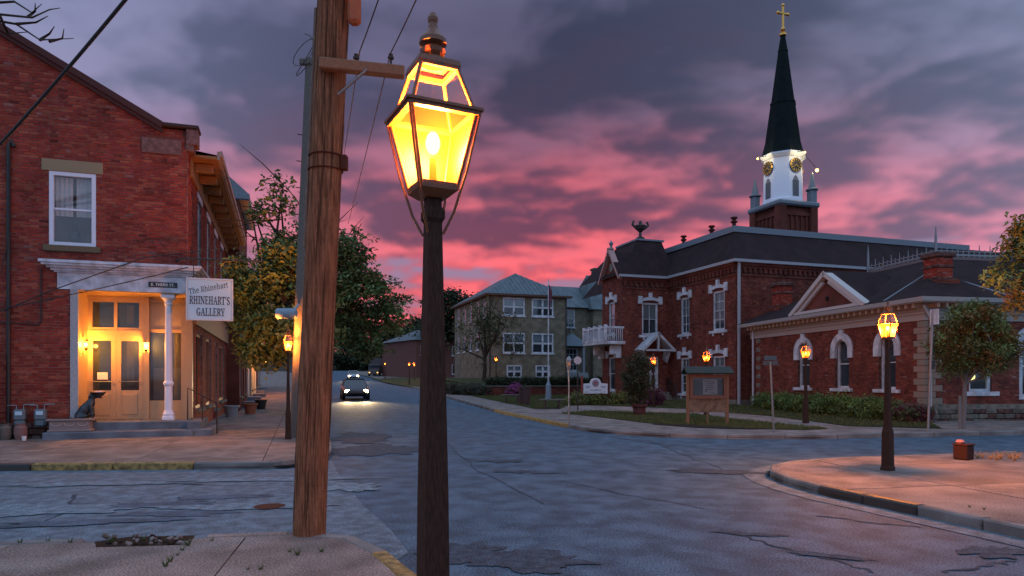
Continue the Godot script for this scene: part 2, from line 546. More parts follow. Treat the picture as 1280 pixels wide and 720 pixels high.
func kerb_run(parent: Node, pts: Array, seg: float, pick: Callable, width := 0.16, top := 0.135) -> void:
	# pts run so that the pavement lies on the left hand
	var along := [0.0]
	for i in range(1, pts.size()): along.append(along[-1] + pts[i].distance_to(pts[i - 1]))
	var f := func(t: float) -> Vector2:
		for i in range(1, pts.size()):
			if t <= along[i] or i == pts.size() - 1:
				return pts[i - 1].lerp(pts[i], clampf((t - along[i - 1]) / (along[i] - along[i - 1]), 0, 1))
		return pts[-1]
	var k := ceili(along[-1] / seg)
	for i in k:
		var a: Vector2 = f.call(along[-1] * i / k)
		var b: Vector2 = f.call(along[-1] * (i + 1) / k)
		var dir := (b - a).normalized()
		var nrm := Vector2(-dir.y, dir.x)
		var mid := (a + b) * 0.5 + nrm * width * 0.5
		var len := a.distance_to(b) - 0.012
		var s := sh()
		var pitch := atan2(rise(b.y) - rise(a.y), len)
		var bas := Basis(Vector3.UP, atan2(dir.y, dir.x)) * Basis(Vector3(0, 0, 1), pitch)
		s.cbox(g3(mid, top - 0.15), Vector3(len, 0.3, width), 0.022, bas)
		part(parent, "kerb_stone", s, pick.call(i, k, mid))
func build_ground() -> void:
	var s := sh()
	for d in range(-60, 700, 10):
		for x in range(-400, 400, 40):
			s.quad(Vector3(x, rise(d) - 0.06, -d), Vector3(x + 40, rise(d) - 0.06, -d), Vector3(x + 40, rise(d + 10) - 0.06, -d - 10), Vector3(x, rise(d + 10) - 0.06, -d - 10))
	structure("ground", s, M.ground)
	# main street and the crossing
	var lk := func(d: float) -> float: return -4.0 - 0.28 * (d - 15.0)
	var road := PackedVector2Array([Vector2(-3.0, -40), Vector2(9.0, -40), Vector2(9.0, -5), Vector2(45, 13), Vector2(45, 30), Vector2(14, 22), Vector2(3.0, 26.0), Vector2(0.2, 34.0), Vector2(-4.6, 51.5), Vector2(-11.4, 80), Vector2(-38.5, 160), Vector2(-52, 160), Vector2(lk.call(80.0) - 0.6, 80), Vector2(lk.call(30.0) - 0.6, 30), Vector2(lk.call(17.0) - 0.6, 17), Vector2(-5.5, 14.0), Vector2(-30, 10), Vector2(-30, 2), Vector2(-3, 5)])
	var rd := structure("road", sheet(road, 0.0), M.asphalt)
	# the paler cross street on this side of the main street
	var cross_pts := [Vector2(-30, 10), Vector2(-30, 1.0), Vector2(-2.2, 6.6), Vector2(-1.1, 6.25), Vector2(-1.0, 6.6), Vector2(-1.35, 7.6), Vector2(-1.95, 9.0), Vector2(-2.55, 10.6), Vector2(-3.15, 12.3), Vector2(-3.7, 14.0), Vector2(-6, 14.0)]
	part(rd, "cross_street", sheet(PackedVector2Array(cross_pts), 0.005), M.concrete_road).set_meta("kind", "structure")
	# tar patches and filled cracks
	var patch := func(px: float, py: float, w: float, l: float, ang: float, sd: int, m: Material) -> void:
		var r2 := RandomNumberGenerator.new()
		r2.seed = sd
		var c := gp(px, py)
		var poly := PackedVector2Array()
		var n := 90
		var fn := FastNoiseLite.new()
		fn.seed = sd; fn.frequency = 0.9; fn.fractal_octaves = 4
		for i in n:
			var a := TAU * i / n
			var k := 0.78 + 0.62 * fn.get_noise_2d(cos(a) * 1.4, sin(a) * 1.4)
			poly.append(c + Vector2(cos(a) * w * k, sin(a) * l * k).rotated(ang))
		part(rd, "tar_patch" if m == M.tar else "worn_patch", sheet(poly, 0.009 + sd * 0.0002), m)
	patch.call(40, 640, 1.1, 0.5, 0.2, 31, M.concrete_pale)
	patch.call(330, 600, 2.2, 0.28, 0.1, 32, M.concrete_pale)
	patch.call(320, 634, 1.3, 0.3, 0.1, 33, M.concrete_pale)
	patch.call(100, 606, 1.6, 0.25, 0.12, 34, M.concrete_pale)
	patch.call(440, 610, 0.6, 0.5, 0.2, 35, M.concrete_pale)
	patch.call(100, 655, 1.2, 0.2, 0.2, 36, M.asphalt)
	patch.call(655, 700, 0.75, 0.42, -0.1, 1, M.tar)
	patch.call(590, 690, 0.5, 0.4, 0.4, 2, M.tar)
	patch.call(642, 590, 0.38, 0.22, 0.0, 3, M.tar)
	patch.call(685, 592, 0.35, 0.1, 0.1, 4, M.tar)
	patch.call(935, 668, 0.45, 0.1, -0.35, 5, M.tar)
	patch.call(1030, 695, 0.5, 0.1, -0.5, 6, M.tar)
	patch.call(1245, 690, 0.5, 0.26, 0.2, 7, M.tar)
	patch.call(900, 590, 1.0, 0.42, -0.25, 8, M.tar)
	patch.call(860, 588, 0.5, 0.1, 0.1, 18, M.tar)
	patch.call(625, 577, 0.5, 0.3, 0.0, 9, M.tar)
	patch.call(470, 562, 1.3, 1.6, 0.2, 10, M.tar)
	patch.call(450, 548, 1.0, 2.2, 0.25, 11, M.tar)
	patch.call(270, 622, 0.9, 0.2, 0.15, 12, M.asphalt)
	patch.call(160, 632, 1.1, 0.3, 0.15, 13, M.asphalt)
	patch.call(215, 643, 0.8, 0.25, 0.1, 14, M.asphalt)
	patch.call(130, 603, 0.16, 0.1, 0.1, 15, M.tar)
	patch.call(240, 606, 0.2, 0.08, 0.1, 16, M.tar)
	patch.call(206, 604, 0.22, 0.05, 0.1, 17, M.tar)
	var crack := func(pp: Array, w: float, sd: int) -> void:
		var r2 := RandomNumberGenerator.new()
		r2.seed = sd
		var l := PackedVector2Array()
		var r := PackedVector2Array()
		for i in pp.size() - 1:
			for k in 7:
				var p: Vector2 = gp(pp[i][0], pp[i][1]).lerp(gp(pp[i + 1][0], pp[i + 1][1]), k / 7.0)
				var nr := (gp(pp[i + 1][0], pp[i + 1][1]) - gp(pp[i][0], pp[i][1])).normalized().orthogonal()
				p += nr * r2.randf_range(-0.05, 0.05)
				var ww := w * r2.randf_range(0.35, 1.2)
				l.append(p + nr * ww); r.append(p - nr * ww)
		r.reverse()
		part(rd, "tar_seam", sheet(l + r, 0.006), M.tar)
	crack.call([[900, 662], [960, 680], [1060, 705], [1100, 718]], 0.02, 1)
	crack.call([[1020, 645], [1100, 655], [1160, 660]], 0.025, 2)
	crack.call([[560, 555], [600, 590], [700, 640]], 0.018, 3)
	crack.call([[810, 550], [870, 575], [980, 612]], 0.018, 4)
	crack.call([[0, 610], [200, 606], [400, 608]], 0.014, 5)
	crack.call([[98, 618], [75, 645], [40, 662]], 0.03, 6)
	crack.call([[640, 530], [830, 556], [960, 566]], 0.022, 7)
	crack.call([[1180, 716], [1240, 705], [1280, 702]], 0.03, 8)
	crack.call([[700, 600], [780, 618], [900, 640]], 0.014, 9)
	var cover := part(rd, "manhole_cover", sh().lathe([Vector2(0.0, 0.0), Vector2(0.2, 0.0), Vector2(0.21, 0.012), Vector2(0.16, 0.016), Vector2(0.0, 0.016)], 20), M.rust, g3(gp(337, 634), 0.003))
	cover.scale = Vector3(1, 1, 1)
	# --- near pavement, where the camera stands
	var nk := [Vector2(3.2, -14), Vector2(2.2, 0), Vector2(1.1, 2.4), Vector2(0.1, 4.1), Vector2(-0.68, 5.28), Vector2(-0.92, 5.79), Vector2(-1.18, 6.28), Vector2(-1.57, 6.78), Vector2(-1.88, 6.93), Vector2(-2.25, 6.95), Vector2(-3.15, 6.82), Vector2(-12, 5.4), Vector2(-24, 3.5)]
	var near := PackedVector2Array(nk + [Vector2(-24, -14)])
	var w1 := structure("pavement", sheet(near, 0.055), M.joint)
	var inset := func(pts: Array, w: float) -> PackedVector2Array:      # shift the kerb edge inwards (left)
		var o := PackedVector2Array()
		for i in pts.size():
			var dir: Vector2 = (pts[mini(i + 1, pts.size() - 1)] - pts[maxi(i - 1, 0)]).normalized()
			o.append(pts[i] + Vector2(-dir.y, dir.x) * w)
		return o
	var ni: PackedVector2Array = inset.call(nk, 0.165)
	ni.append(Vector2(-24, -14))
	# slabs, less the broken stretch along the kerb
	var hole := PackedVector2Array([gp(120, 684, 0.13), gp(236, 681, 0.13), gp(247, 664, 0.13), gp(247, 655, 0.13), gp(110, 660, 0.13)])
	var ni2 := Geometry2D.clip_polygons(ni, hole)
	var big := ni2[0]
	for p in ni2:
		if p.size() > big.size(): big = p
	pave(w1, big, 2.1, 1.72, 0.2, Vector2(-2.35, 5.35), 0.13, [M.walk_a, M.walk_b, M.walk_a], 60)
	var ck := sh()
	flat_poly(ck, PackedVector2Array([gp(122, 682, 0.1), gp(236, 680, 0.1), gp(244, 666, 0.1), gp(160, 668, 0.1), gp(118, 674, 0.1)]), 0.075)
	part(w1, "broken_edge", ck, M.soil)
	var r9 := RandomNumberGenerator.new()
	r9.seed = 5
	for i in 46:
		var c := gp(r9.randf_range(126, 238), r9.randf_range(668, 679), 0.1)
		var st := r9.randf_range(0.018, 0.05)
		part(w1, "rubble_stone", sh().cbox(Vector3.ZERO, Vector3(st * 1.5, st, st), st * 0.25, Basis.from_euler(Vector3(r9.randf(), r9.randf() * 6, r9.randf()))), [M.kerb, M.soil, M.stone_b][r9.randi() % 3], g3(c, 0.085))
	kerb_run(w1, nk.slice(0, 10), 0.75, func(i, k, mid): return M.kerb_yellow if mid.y < 5.9 and mid.y > 3.0 else M.kerb)
	kerb_run(w1, [Vector2(-2.25, 6.95), Vector2(-3.05, 6.83)], 0.9, func(i, k, mid): return M.walk_c)
	kerb_run(w1, [Vector2(-4.15, 6.66), Vector2(-12, 5.4), Vector2(-24, 3.5)], 1.8, func(i, k, mid): return M.kerb)
	# --- far left pavement before the gallery
	var fk := [Vector2(-26, 10.4), Vector2(-9.4, 12.4), Vector2(-6.36, 12.6), Vector2(-4.9, 12.62), Vector2(-4.2, 12.75), Vector2(-3.85, 13.2), Vector2(-3.78, 13.9), Vector2(-3.95, 15.0), Vector2(lk.call(30.0), 30), Vector2(lk.call(50.0), 50), Vector2(lk.call(80.0), 80), Vector2(-49, 150)]
	var fl := PackedVector2Array(fk + [Vector2(-80, 150), Vector2(-40, 25), Vector2(-26, 18)])
	var w2 := structure("pavement", sheet(fl, 0.055), M.joint)
	var fi: PackedVector2Array = inset.call(fk, 0.165)
	fi.append_array([Vector2(-62, 150), Vector2(-33.0, 80), Vector2(-13.5, 32), Vector2(-9.1, 19.3), Vector2(-16, 17.0), Vector2(-26, 14)])
	pave(w2, fi, 2.3, 2.35, 0.3, Vector2(-7.1, 12.8), 0.13, [M.walk_a, M.walk_b, M.walk_c, M.walk_b], 110)
	kerb_run(w2, fk.slice(0, 10), 1.45, func(i, k, mid):
		if mid.y < 13.0 and mid.x < -5.8:
			return [M.kerb_yellow, M.kerb_yellow, M.kerb_iron][posmod(floori((mid.x + 30.0) / 1.45), 3)]
		return M.kerb)
	# --- corner island by the second lamp
	var ik := [Vector2(40, 21.0), Vector2(10.7, 14.6), Vector2(8.07, 13.9), Vector2(6.4, 13.5), Vector2(5.3, 12.95), Vector2(4.72, 12.4), Vector2(4.4, 11.8), Vector2(4.3, 11.1), Vector2(4.36, 10.3), Vector2(4.52, 9.57), Vector2(4.77, 8.93), Vector2(4.97, 8.32), Vector2(5.22, 7.6), Vector2(5.37, 7.15), Vector2(6.6, 3.0), Vector2(9.0, -5.0)]
	var isl := PackedVector2Array(ik + [Vector2(40, -5)])
	var w3 := structure("pavement", sheet(isl, 0.055), M.joint)
	var ii: PackedVector2Array = inset.call(ik, 0.165)
	ii.append(Vector2(40, -5))
	pave(w3, ii, 2.3, 2.2, 0.21, Vector2(4.6, 7.3), 0.13, [M.walk_c, M.walk_a, M.walk_b], 80, 0.022)
	kerb_run(w3, ik.slice(1, 16), 0.85, func(i, k, mid): return M.kerb_iron if mid.y < 9.6 and mid.y > 8.75 and mid.x < 5.2 else M.kerb)
	var gut := PackedVector2Array()
	var gout := PackedVector2Array()
	for i in range(4, 15):
		gut.append(ik[i])
		var dir: Vector2 = (ik[i + 1] - ik[i - 1]).normalized()
		gout.append(ik[i] - Vector2(-dir.y, dir.x) * 0.38)
	gout.reverse()
	part(w3, "gutter", sheet(gut + gout, 0.008), M.concrete_road)
	# --- far right pavement, lawns and paths before the churches
	var rk := [Vector2(-36, 150), Vector2(-12.2, 80), Vector2(-5.25, 51.5), Vector2(-0.79, 33.5), Vector2(1.5, 24.6), Vector2(2.5, 21.3), Vector2(3.3, 20.3), Vector2(4.3, 19.6), Vector2(6.1, 19.0), Vector2(8, 18.9), Vector2(15.4, 20.4), Vector2(40, 26)]
	var fr := PackedVector2Array(rk + [Vector2(60, 30), Vector2(60, 150)])
	var w4 := structure("pavement", sheet(fr, 0.055), M.joint)
	var ri: PackedVector2Array = inset.call(rk, 0.165)
	ri.append_array([Vector2(40, 30), Vector2(14.0, 26), Vector2(14.5, 40), Vector2(3, 52), Vector2(-8, 150)])
	pave(w4, ri, 1.9, 1.9, 0.28, Vector2(1.6, 24.8), 0.13, [M.walk_b, M.walk_c, M.walk_b, M.walk_a], 200)
	kerb_run(w4, rk.slice(1, 12), 1.6, func(i, k, mid): return M.kerb_yellow if mid.y < 34.0 and mid.y > 23.5 and mid.x < 2.0 else M.kerb)
	var lawns := [
		[gp(700, 516, 0.15), gp(740, 513.5, 0.15), gp(870, 517.5, 0.15), gp(920, 524, 0.15), gp(1036, 535.5, 0.15), gp(1000, 537, 0.15), gp(940, 535.5, 0.15), gp(815, 529, 0.15), gp(740, 520, 0.15)],
		[gp(705, 507, 0.15), gp(870, 512, 0.15), gp(960, 519.5, 0.15), gp(1060, 532, 0.15), gp(1178, 535, 0.15), Vector2(15.0, 24.6), Vector2(13.0, 37.2), Vector2(11.5, 39.0), Vector2(10.0, 45), Vector2(6.5, 44.5), Vector2(4.5, 50)],
		[Vector2(-2.6, 48), gp(668, 511.5, 0.15), gp(700, 511.5, 0.15), gp(722, 505, 0.15), Vector2(6.0, 56), Vector2(-1, 58), Vector2(-4.0, 54.0)],
	]
	var blade := Shape.new()
	blade.tri(Vector3(-0.012, 0, 0), Vector3(0.012, 0, 0), Vector3(0.004, 0.07, 0.01))
	blade.tri(Vector3(0, 0, -0.012), Vector3(0.0, 0, 0.012), Vector3(-0.012, 0.06, 0.004))
	blade.tri(Vector3(-0.03, 0, 0.012), Vector3(-0.008, 0, 0.02), Vector3(-0.03, 0.06, 0.03))
	var bm := blade.mesh()
	for li in 3:
		var poly := PackedVector2Array(lawns[li])
		var o := structure("lawn", sheet(poly, 0.142), M.lawn)
		var bb := Rect2(poly[0], Vector2.ZERO)
		for p in poly: bb = bb.expand(p)
		var xs := []
		var cs := []
		for i in 16000:
			var p := Vector2(rng.randf_range(bb.position.x, bb.end.x), rng.randf_range(bb.position.y, bb.end.y))
			if not Geometry2D.is_point_in_polygon(p, poly): continue
			var k := rng.randf_range(0.7, 1.5)
			xs.append(Transform3D(Basis(Vector3.UP, rng.randf() * TAU).scaled(Vector3(k, k * rng.randf_range(0.6, 1.1), k)), g3(p, 0.14)))
			var t := rng.randf()
			cs.append(Color(0.06 + 0.06 * t, 0.09 + 0.03 * t, 0.03))
		multi(o, "grass", bm, M.leaf, xs, cs)
	# bark mulch along the front of the nearest lawn
	part(w4, "mulch_bed", sheet(PackedVector2Array([gp(815, 529.2, 0.15), gp(880, 531, 0.15), gp(940, 534, 0.15), gp(950, 536, 0.15), gp(940, 536.4, 0.15), gp(870, 534, 0.15), gp(815, 530, 0.15)]), 0.152), M.soil)

# ---------------------------------------------------------------- walls and windows
func wall(s: Shape, x0: float, x1: float, y0: float, y1: float, holes: Array, thick := 0.3) -> Shape:
	var xs := [x0, x1]
	var ys := [y0, y1]
	for h in holes:
		for x in [h.position.x, h.end.x]:
			if x > x0 and x < x1 and not xs.has(x): xs.append(x)
		for y in [h.position.y, h.end.y]:
			if y > y0 and y < y1 and not ys.has(y): ys.append(y)
	xs.sort(); ys.sort()
	for i in xs.size() - 1:
		var run := -1.0
		for j in ys.size():
			var solid := false
			if j < ys.size() - 1:
				solid = true
				var c := Vector2((xs[i] + xs[i + 1]) * 0.5, (ys[j] + ys[j + 1]) * 0.5)
				for h in holes:
					if h.has_point(c): solid = false
			if solid and run < 0.0: run = ys[j] + 100.0
			if not solid and run >= 0.0:
				s.b2(Vector3(xs[i], run - 100.0, -thick), Vector3(xs[i + 1], ys[j], 0))
				run = -1.0
	return s
func bricks(parent: Node, xf: Transform3D, x0: float, x1: float, y0: float, y1: float, holes: Array, tones: Array, top = null, singles := 0, stain := 0.5, called := "brick_courses") -> void:
	var ch := 0.0762
	var bl := 0.222
	var jt := 0.015
	var f := FastNoiseLite.new()
	f.seed = 31; f.frequency = 0.55; f.fractal_octaves = 4
	var xs := []
	var cs := []
	var one := {}
	var rows := floori((y1 - y0) / ch)
	for r in rows:
		var ya := y0 + r * ch
		var spans := [[x0, x1]]
		for h in holes:
			if h.position.y < ya + ch - 0.012 and h.end.y > ya + 0.012:
				var nx := []
				for sp in spans:
					if h.end.x <= sp[0] or h.position.x >= sp[1]: nx.append(sp)
					else:
						if h.position.x > sp[0]: nx.append([sp[0], h.position.x])
						if h.end.x < sp[1]: nx.append([h.end.x, sp[1]])
				spans = nx
		var head := r % 6 == 5              # every sixth course is headers
		var L := bl * (0.5 if head else 1.0)
		for sp in spans:
			var k := floori((sp[0] - x0) / L) - 1
			while true:
				var a := x0 + k * L + (L * 0.5 if r % 2 else 0.0)
				k += 1
				if a >= sp[1]: break
				var b := minf(a + L, sp[1])
				a = maxf(a, sp[0])
				if b - a < 0.03: continue
				var cx := (a + b) * 0.5
				if top != null and top.call(cx) < ya + ch: continue
				var w := b - a - jt
				var t: Color = tones[rng.randi() % tones.size()]
				var k2 := rng.randf_range(0.86, 1.12) * (1.0 + stain * f.get_noise_2d(cx * 2.2, ya * 1.2))
				if f.get_noise_2d(cx * 3.0 + 50.0, ya * 1.5) > 0.42: k2 *= 0.6
				if f.get_noise_2d(cx * 6.0 + 90.0, ya * 6.0) > 0.5: t = t.lerp(Color(0.46, 0.3, 0.27), 0.4)
				var tr := Transform3D(Basis().scaled(Vector3(w, ch - jt, 0.05)), Vector3(cx, ya + ch * 0.5, -0.014 + rng.randf_range(-0.003, 0.003)))
				var col := Color(t.r * k2, t.g * k2, t.b * k2)
				if singles > 0 and ya < 3.9 and cx > -4.45:
					singles -= 1
					var key := rng.randi() % 6
					if not one.has(key):
						one[key] = mk(Color(col.r, col.g, col.b).linear_to_srgb(), 0.85, "speck", Vector3.ONE * 2.5)
					var o := part(parent, "brick", box_mesh, one[key])
					o.transform = xf * tr
				else:
					xs.append(xf * tr)
					cs.append(col)
	multi(parent, called, box_mesh, M.brick, xs, cs)
func window(parent: Node, xf: Transform3D, x: float, y: float, w: float, h: float, o := {}) -> Node3D:
	# a sash window in its opening: frame, panes, blind, dark room behind; sill and head outside
	var fm: Material = o.get("frame", M.white)
	var fw: float = o.get("fw", 0.07)
	var dz: float = o.get("deep", 0.1)
	var s := sh()
	s.b2(Vector3(0, 0, -dz - 0.06), Vector3(fw, h, -dz + 0.05)); s.b2(Vector3(w - fw, 0, -dz - 0.06), Vector3(w, h, -dz + 0.05))
	s.b2(Vector3(fw, 0, -dz - 0.06), Vector3(w - fw, fw, -dz + 0.05)); s.b2(Vector3(fw, h - fw, -dz - 0.06), Vector3(w - fw, h, -dz + 0.05))
	var cols: int = o.get("cols", 1)
	var rows: int = o.get("rows", 2)
	var bw: float = o.get("bar", 0.045)
	for i in range(1, cols):
		var c := fw + (w - 2 * fw) * i / cols
		s.b2(Vector3(c - bw / 2, fw, -dz - 0.04), Vector3(c + bw / 2, h - fw, -dz + 0.02))
	for j in range(1, rows):
		var c := fw + (h - 2 * fw) * j / rows
		s.b2(Vector3(fw, c - bw / 2, -dz - 0.045), Vector3(w - fw, c + bw / 2, -dz + 0.015))
	var n := part(parent, o.get("called", "window"), s, fm)
	n.transform = xf * Transform3D(Basis(), Vector3(x, y, 0))
	for i in cols:
		for j in rows:
			var a := Vector2(fw + (w - 2 * fw) * i / cols, fw + (h - 2 * fw) * j / rows)
			var b := Vector2(fw + (w - 2 * fw) * (i + 1) / cols, fw + (h - 2 * fw) * (j + 1) / rows)
			part(n, "pane", sh().b2(Vector3(a.x, a.y, -dz - 0.014), Vector3(b.x, b.y, -dz - 0.006)), o.get("glass", M.glass))
	var rm: Material = o.get("room", M.room)
	var dp: float = o.get("depth", 0.7)
	var q := sh()
	q.quad(Vector3(0, 0, -dp), Vector3(w, 0, -dp), Vector3(w, h, -dp), Vector3(0, h, -dp))
	q.quad(Vector3(0, 0, -dz), Vector3(0, 0, -dp), Vector3(0, h, -dp), Vector3(0, h, -dz)); q.quad(Vector3(w, 0, -dp), Vector3(w, 0, -dz), Vector3(w, h, -dz), Vector3(w, h, -dp))
	q.quad(Vector3(0, h, -dp), Vector3(w, h, -dp), Vector3(w, h, -dz), Vector3(0, h, -dz)); q.quad(Vector3(0, 0, -dz), Vector3(w, 0, -dz), Vector3(w, 0, -dp), Vector3(0, 0, -dp))
	part(n, "room_recess", q, rm)
	var bl: float = o.get("blind", 0.0)
	if bl > 0.0:
		part(n, "blind", sh().b2(Vector3(fw, h - (h - fw) * bl, -dz - 0.10), Vector3(w - fw, h - fw * 0.5, -dz - 0.09)), o.get("blind_mat", M.blind))
	if o.get("curtain", false):
		var cu := sh()
		for sd in [0, 1]:
			var m := 9
			for k in m:
				var t0 := float(k) / m
				var t1 := float(k + 1) / m
				var half: float = w * o.get("curtain_w", 0.46)
				var xa: float = t0 * half if sd == 0 else w - t1 * half
				var xb: float = t1 * half if sd == 0 else w - t0 * half
				var za := -dz - 0.14 - (0.03 if k % 2 else 0.0)
				var zb := -dz - 0.14 - (0.0 if k % 2 else 0.03)
				var lo: float = h * o.get("curtain_low", 0.06)
				cu.quad(Vector3(xa, lo, za), Vector3(xb, lo, zb), Vector3(xb, h - fw, zb), Vector3(xa, h - fw, za))
		part(n, "curtain", cu, o.get("curtain_mat", M.curtain))
	if o.get("sill", true):
		var st: float = o.get("sill_t", 0.1)
		part(n, "sill", sh().cbox(Vector3(w / 2, -st / 2, 0.02), Vector3(w + o.get("sill_w", 0.24), st, 0.2), 0.012), o.get("sill_mat", M.stone))
	match o.get("head", ""):
		"flat":
			part(n, "lintel", sh().cbox(Vector3(w / 2, h + 0.16, -0.03), Vector3(w + 0.34, 0.31, 0.14), 0.01), o.get("head_mat", M.stone))
		"hood":       # white hood with a keystone and two shoulders
			var hs := sh()
			var arc := PackedVector2Array()
			for k in 9: arc.append(Vector2(-0.16 + (w + 0.32) * k / 8.0, h + 0.02 + 0.14 * sin(PI * k / 8.0)))
			for k in 9: arc.append(Vector2(w + 0.16 - (w + 0.32) * k / 8.0, h + 0.2 + 0.16 * sin(PI * k / 8.0)))
			hs.prism(arc, -0.05, 0.09)
			for sx in [-0.16, w + 0.16]: hs.cbox(Vector3(sx, h + 0.15, 0.03), Vector3(0.3, 0.5, 0.16), 0.02)
			hs.cbox(Vector3(w / 2, h + 0.38, 0.04), Vector3(0.26, 0.5, 0.2), 0.02)
			part(n, "hood", hs, M.white)
			var br := sh()
			for sx in [0.1, w - 0.1]: br.cbox(Vector3(sx, -0.2, 0.02), Vector3(0.12, 0.22, 0.14), 0.02)
			part(n, "sill_bracket", br, M.white)
		"arch":
			var r := w / 2
			var ring := PackedVector2Array()
			for k in 15: ring.append(Vector2(r - cos(PI * k / 14.0) * (r + 0.27), h - r + sin(PI * k / 14.0) * (r + 0.27)))
			for k in 15: ring.append(Vector2(r + cos(PI * k / 14.0) * (r - 0.03), h - r + sin(PI * k / 14.0) * (r - 0.03)))
			ring.append(Vector2(0.03, h - r - 0.35)); ring.append(Vector2(-0.27, h - r - 0.35))
			ring = ring.slice(0, 15) + PackedVector2Array([Vector2(w + 0.27, h - r - 0.35), Vector2(w - 0.03, h - r - 0.35)]) + ring.slice(15)
			var as_ := sh()
			as_.prism(ring, -0.06, 0.07)
			as_.cbox(Vector3(r, h + 0.2, 0.04), Vector3(0.24, 0.42, 0.16), 0.02)
			part(n, "arch_surround", as_, M.white)
	return n
func text(parent: Node, called: String, words: String, size: float, xf: Transform3D, m: Material, serif := true, italic := false, weight := 400) -> void:
	var f := SystemFont.new()
	f.font_names = PackedStringArray(["Droid Serif" if serif else "Droid Sans"])
	f.font_italic = italic
	f.font_weight = weight
	var t := TextMesh.new()
	t.font = f
	t.text = words
	t.font_size = 64
	t.pixel_size = size / 64.0
	t.depth = 0.006
	t.curve_step = 2.0
	var o := part(parent, called, t, m)
	o.transform = xf

# ---------------------------------------------------------------- the gallery at the corner
var BRICK_RED := [Color(0.47, 0.068, 0.04), Color(0.50, 0.085, 0.048), Color(0.38, 0.052, 0.036), Color(0.52, 0.12, 0.07), Color(0.44, 0.066, 0.052)]
var BRICK_DULL := [Color(0.27, 0.07, 0.05), Color(0.31, 0.08, 0.055), Color(0.23, 0.06, 0.046), Color(0.34, 0.10, 0.066)]
func build_shop() -> void:
	var b := thing("gallery_building", "red brick corner building with a gable, a white corner porch and a soffit coloured orange for lamplight", "building", Vector3(-9.056, 0, -19.07), TURN)
	var front := Transform3D.IDENTITY
	var side := Transform3D(Basis(Vector3.UP, PI / 2), Vector3.ZERO)      # x runs away along the side street
	var gable := func(x: float) -> float:
		if x > -0.62: return 8.63
		if x > -7.0: return 8.63 + (-0.62 - x) * 0.557
		return 12.18 - (-7.0 - x) * 0.557
	var win := Rect2(-3.33, 5.21, 1.08, 1.96)
	var porch := Rect2(-2.74, 0.0, 2.74, 4.3)
	var h := [win, porch]
	var s := sh()
	wall(s, -14, -0.62, 0, 8.6, h)
	wall(s, -0.62, 0, 4.3, 8.6, [])
	s.prism(PackedVector2Array([Vector2(-14, 8.6), Vector2(-0.62, 8.6), Vector2(-0.62, 8.63), Vector2(-7, 12.18), Vector2(-13.4, 8.62), Vector2(-14, 8.62)]), -0.3, 0.0)
	part(b, "front_wall", s, M.mortar)
	bricks(b, front, -14, 0.0, 0.0, 12.2, h, BRICK_RED, gable, 300, 0.45)
	# raked cornice of corbelled brick and dark capping
	var ck := sh()
	for e in [[-0.62, 8.63, -7.2, 12.30], [-7.0, 12.18, -13.8, 8.4]]:
		var a := Vector3(e[0], e[1], 0)
		var c := Vector3(e[2], e[3], 0)
		var ang := atan2(c.y - a.y, c.x - a.x)
		var len := a.distance_to(c)
		ck.box((a + c) * 0.5 + Vector3(0, 0.02, -0.1), Vector3(len, 0.16, 0.55), Basis(Vector3(0, 0, 1), ang))
		ck.box((a + c) * 0.5 + Vector3(0, -0.13, -0.1), Vector3(len, 0.1, 0.44), Basis(Vector3(0, 0, 1), ang))
	part(b, "raked_cornice", ck, mk(lin(0.12, 0.05, 0.045), 0.9, "grain", Vector3.ONE * 2.0))
	var sd2 := sh()
	sd2.cbox(Vector3(-0.2, 8.69, -0.15), Vector3(0.98, 0.09, 0.62), 0.015)
	part(b, "shoulder_cap", sd2, mk(lin(0.09, 0.06, 0.055), 0.9, "grain", Vector3.ONE * 2.0))
	var cor := sh()
	cor.cbox(Vector3(0.11, 8.42, -0.14), Vector3(0.3, 0.44, 0.5), 0.02)
	cor.cbox(Vector3(0.06, 8.12, -0.14), Vector3(0.2, 0.2, 0.46), 0.02)
	cor.cbox(Vector3(-0.65, 8.1, 0.02), Vector3(1.0, 0.42, 0.06), 0.01)
	part(b, "patched_corbel", cor, mk(lin(0.26, 0.13, 0.115), 0.95, "soft", Vector3.ONE * 2.0))
	# upper window
	window(b, front, win.position.x, win.position.y, win.size.x, win.size.y, {"head": "flat", "glass": M.clear_glass, "room": mk(lin(0.25, 0.18, 0.16), 0.9), "curtain_mat": mk(lin(0.75, 0.68, 0.68), 0.9, "grain", Vector3(6.0, 0.4, 6.0)), "curtain": true, "curtain_low": 0.42, "sill": true, "sill_t": 0.16, "fw": 0.1, "deep": 0.03, "frame": mk(lin(0.66, 0.68, 0.78), 0.5), "sill_mat": mk(lin(0.22, 0.16, 0.10), 0.9, "grain", Vector3.ONE * 2.0), "head_mat": mk(lin(0.42, 0.32, 0.20), 0.9, "grain", Vector3.ONE * 2.0)})
	var vase := sh(Transform3D(Basis(), Vector3(-2.83, 5.33, -0.36)))
	vase.lathe([Vector2(0.0, 0), Vector2(0.1, 0), Vector2(0.15, 0.16), Vector2(0.12, 0.3), Vector2(0.05, 0.42), Vector2(0.06, 0.52), Vector2(0.05, 0.62), Vector2(0.0, 0.66)], 14)
	single("vase", "dark slender vase standing inside the upper gallery window", "vase", vase, M.iron, Vector3.ZERO).transform = b.transform
	# side wall with tall windows, eave and soffit; lamplight is put into the soffit's orange
	var L := 13.6
	var sh_ := []
	var wx := [2.2, 4.9, 7.6, 10.3]
	for x in wx: sh_.append(Rect2(x, 4.9, 0.95, 2.35))
	var shops := [Rect2(1.75, 0.75, 1.75, 2.35), Rect2(4.6, 0.75, 1.75, 2.35), Rect2(7.6, 0.5, 1.2, 2.6), Rect2(9.6, 0.75, 2.6, 2.35)]
	sh_.append_array(shops)
	s = sh(side)
	wall(s, 1.1, L, 0, 8.15, sh_)
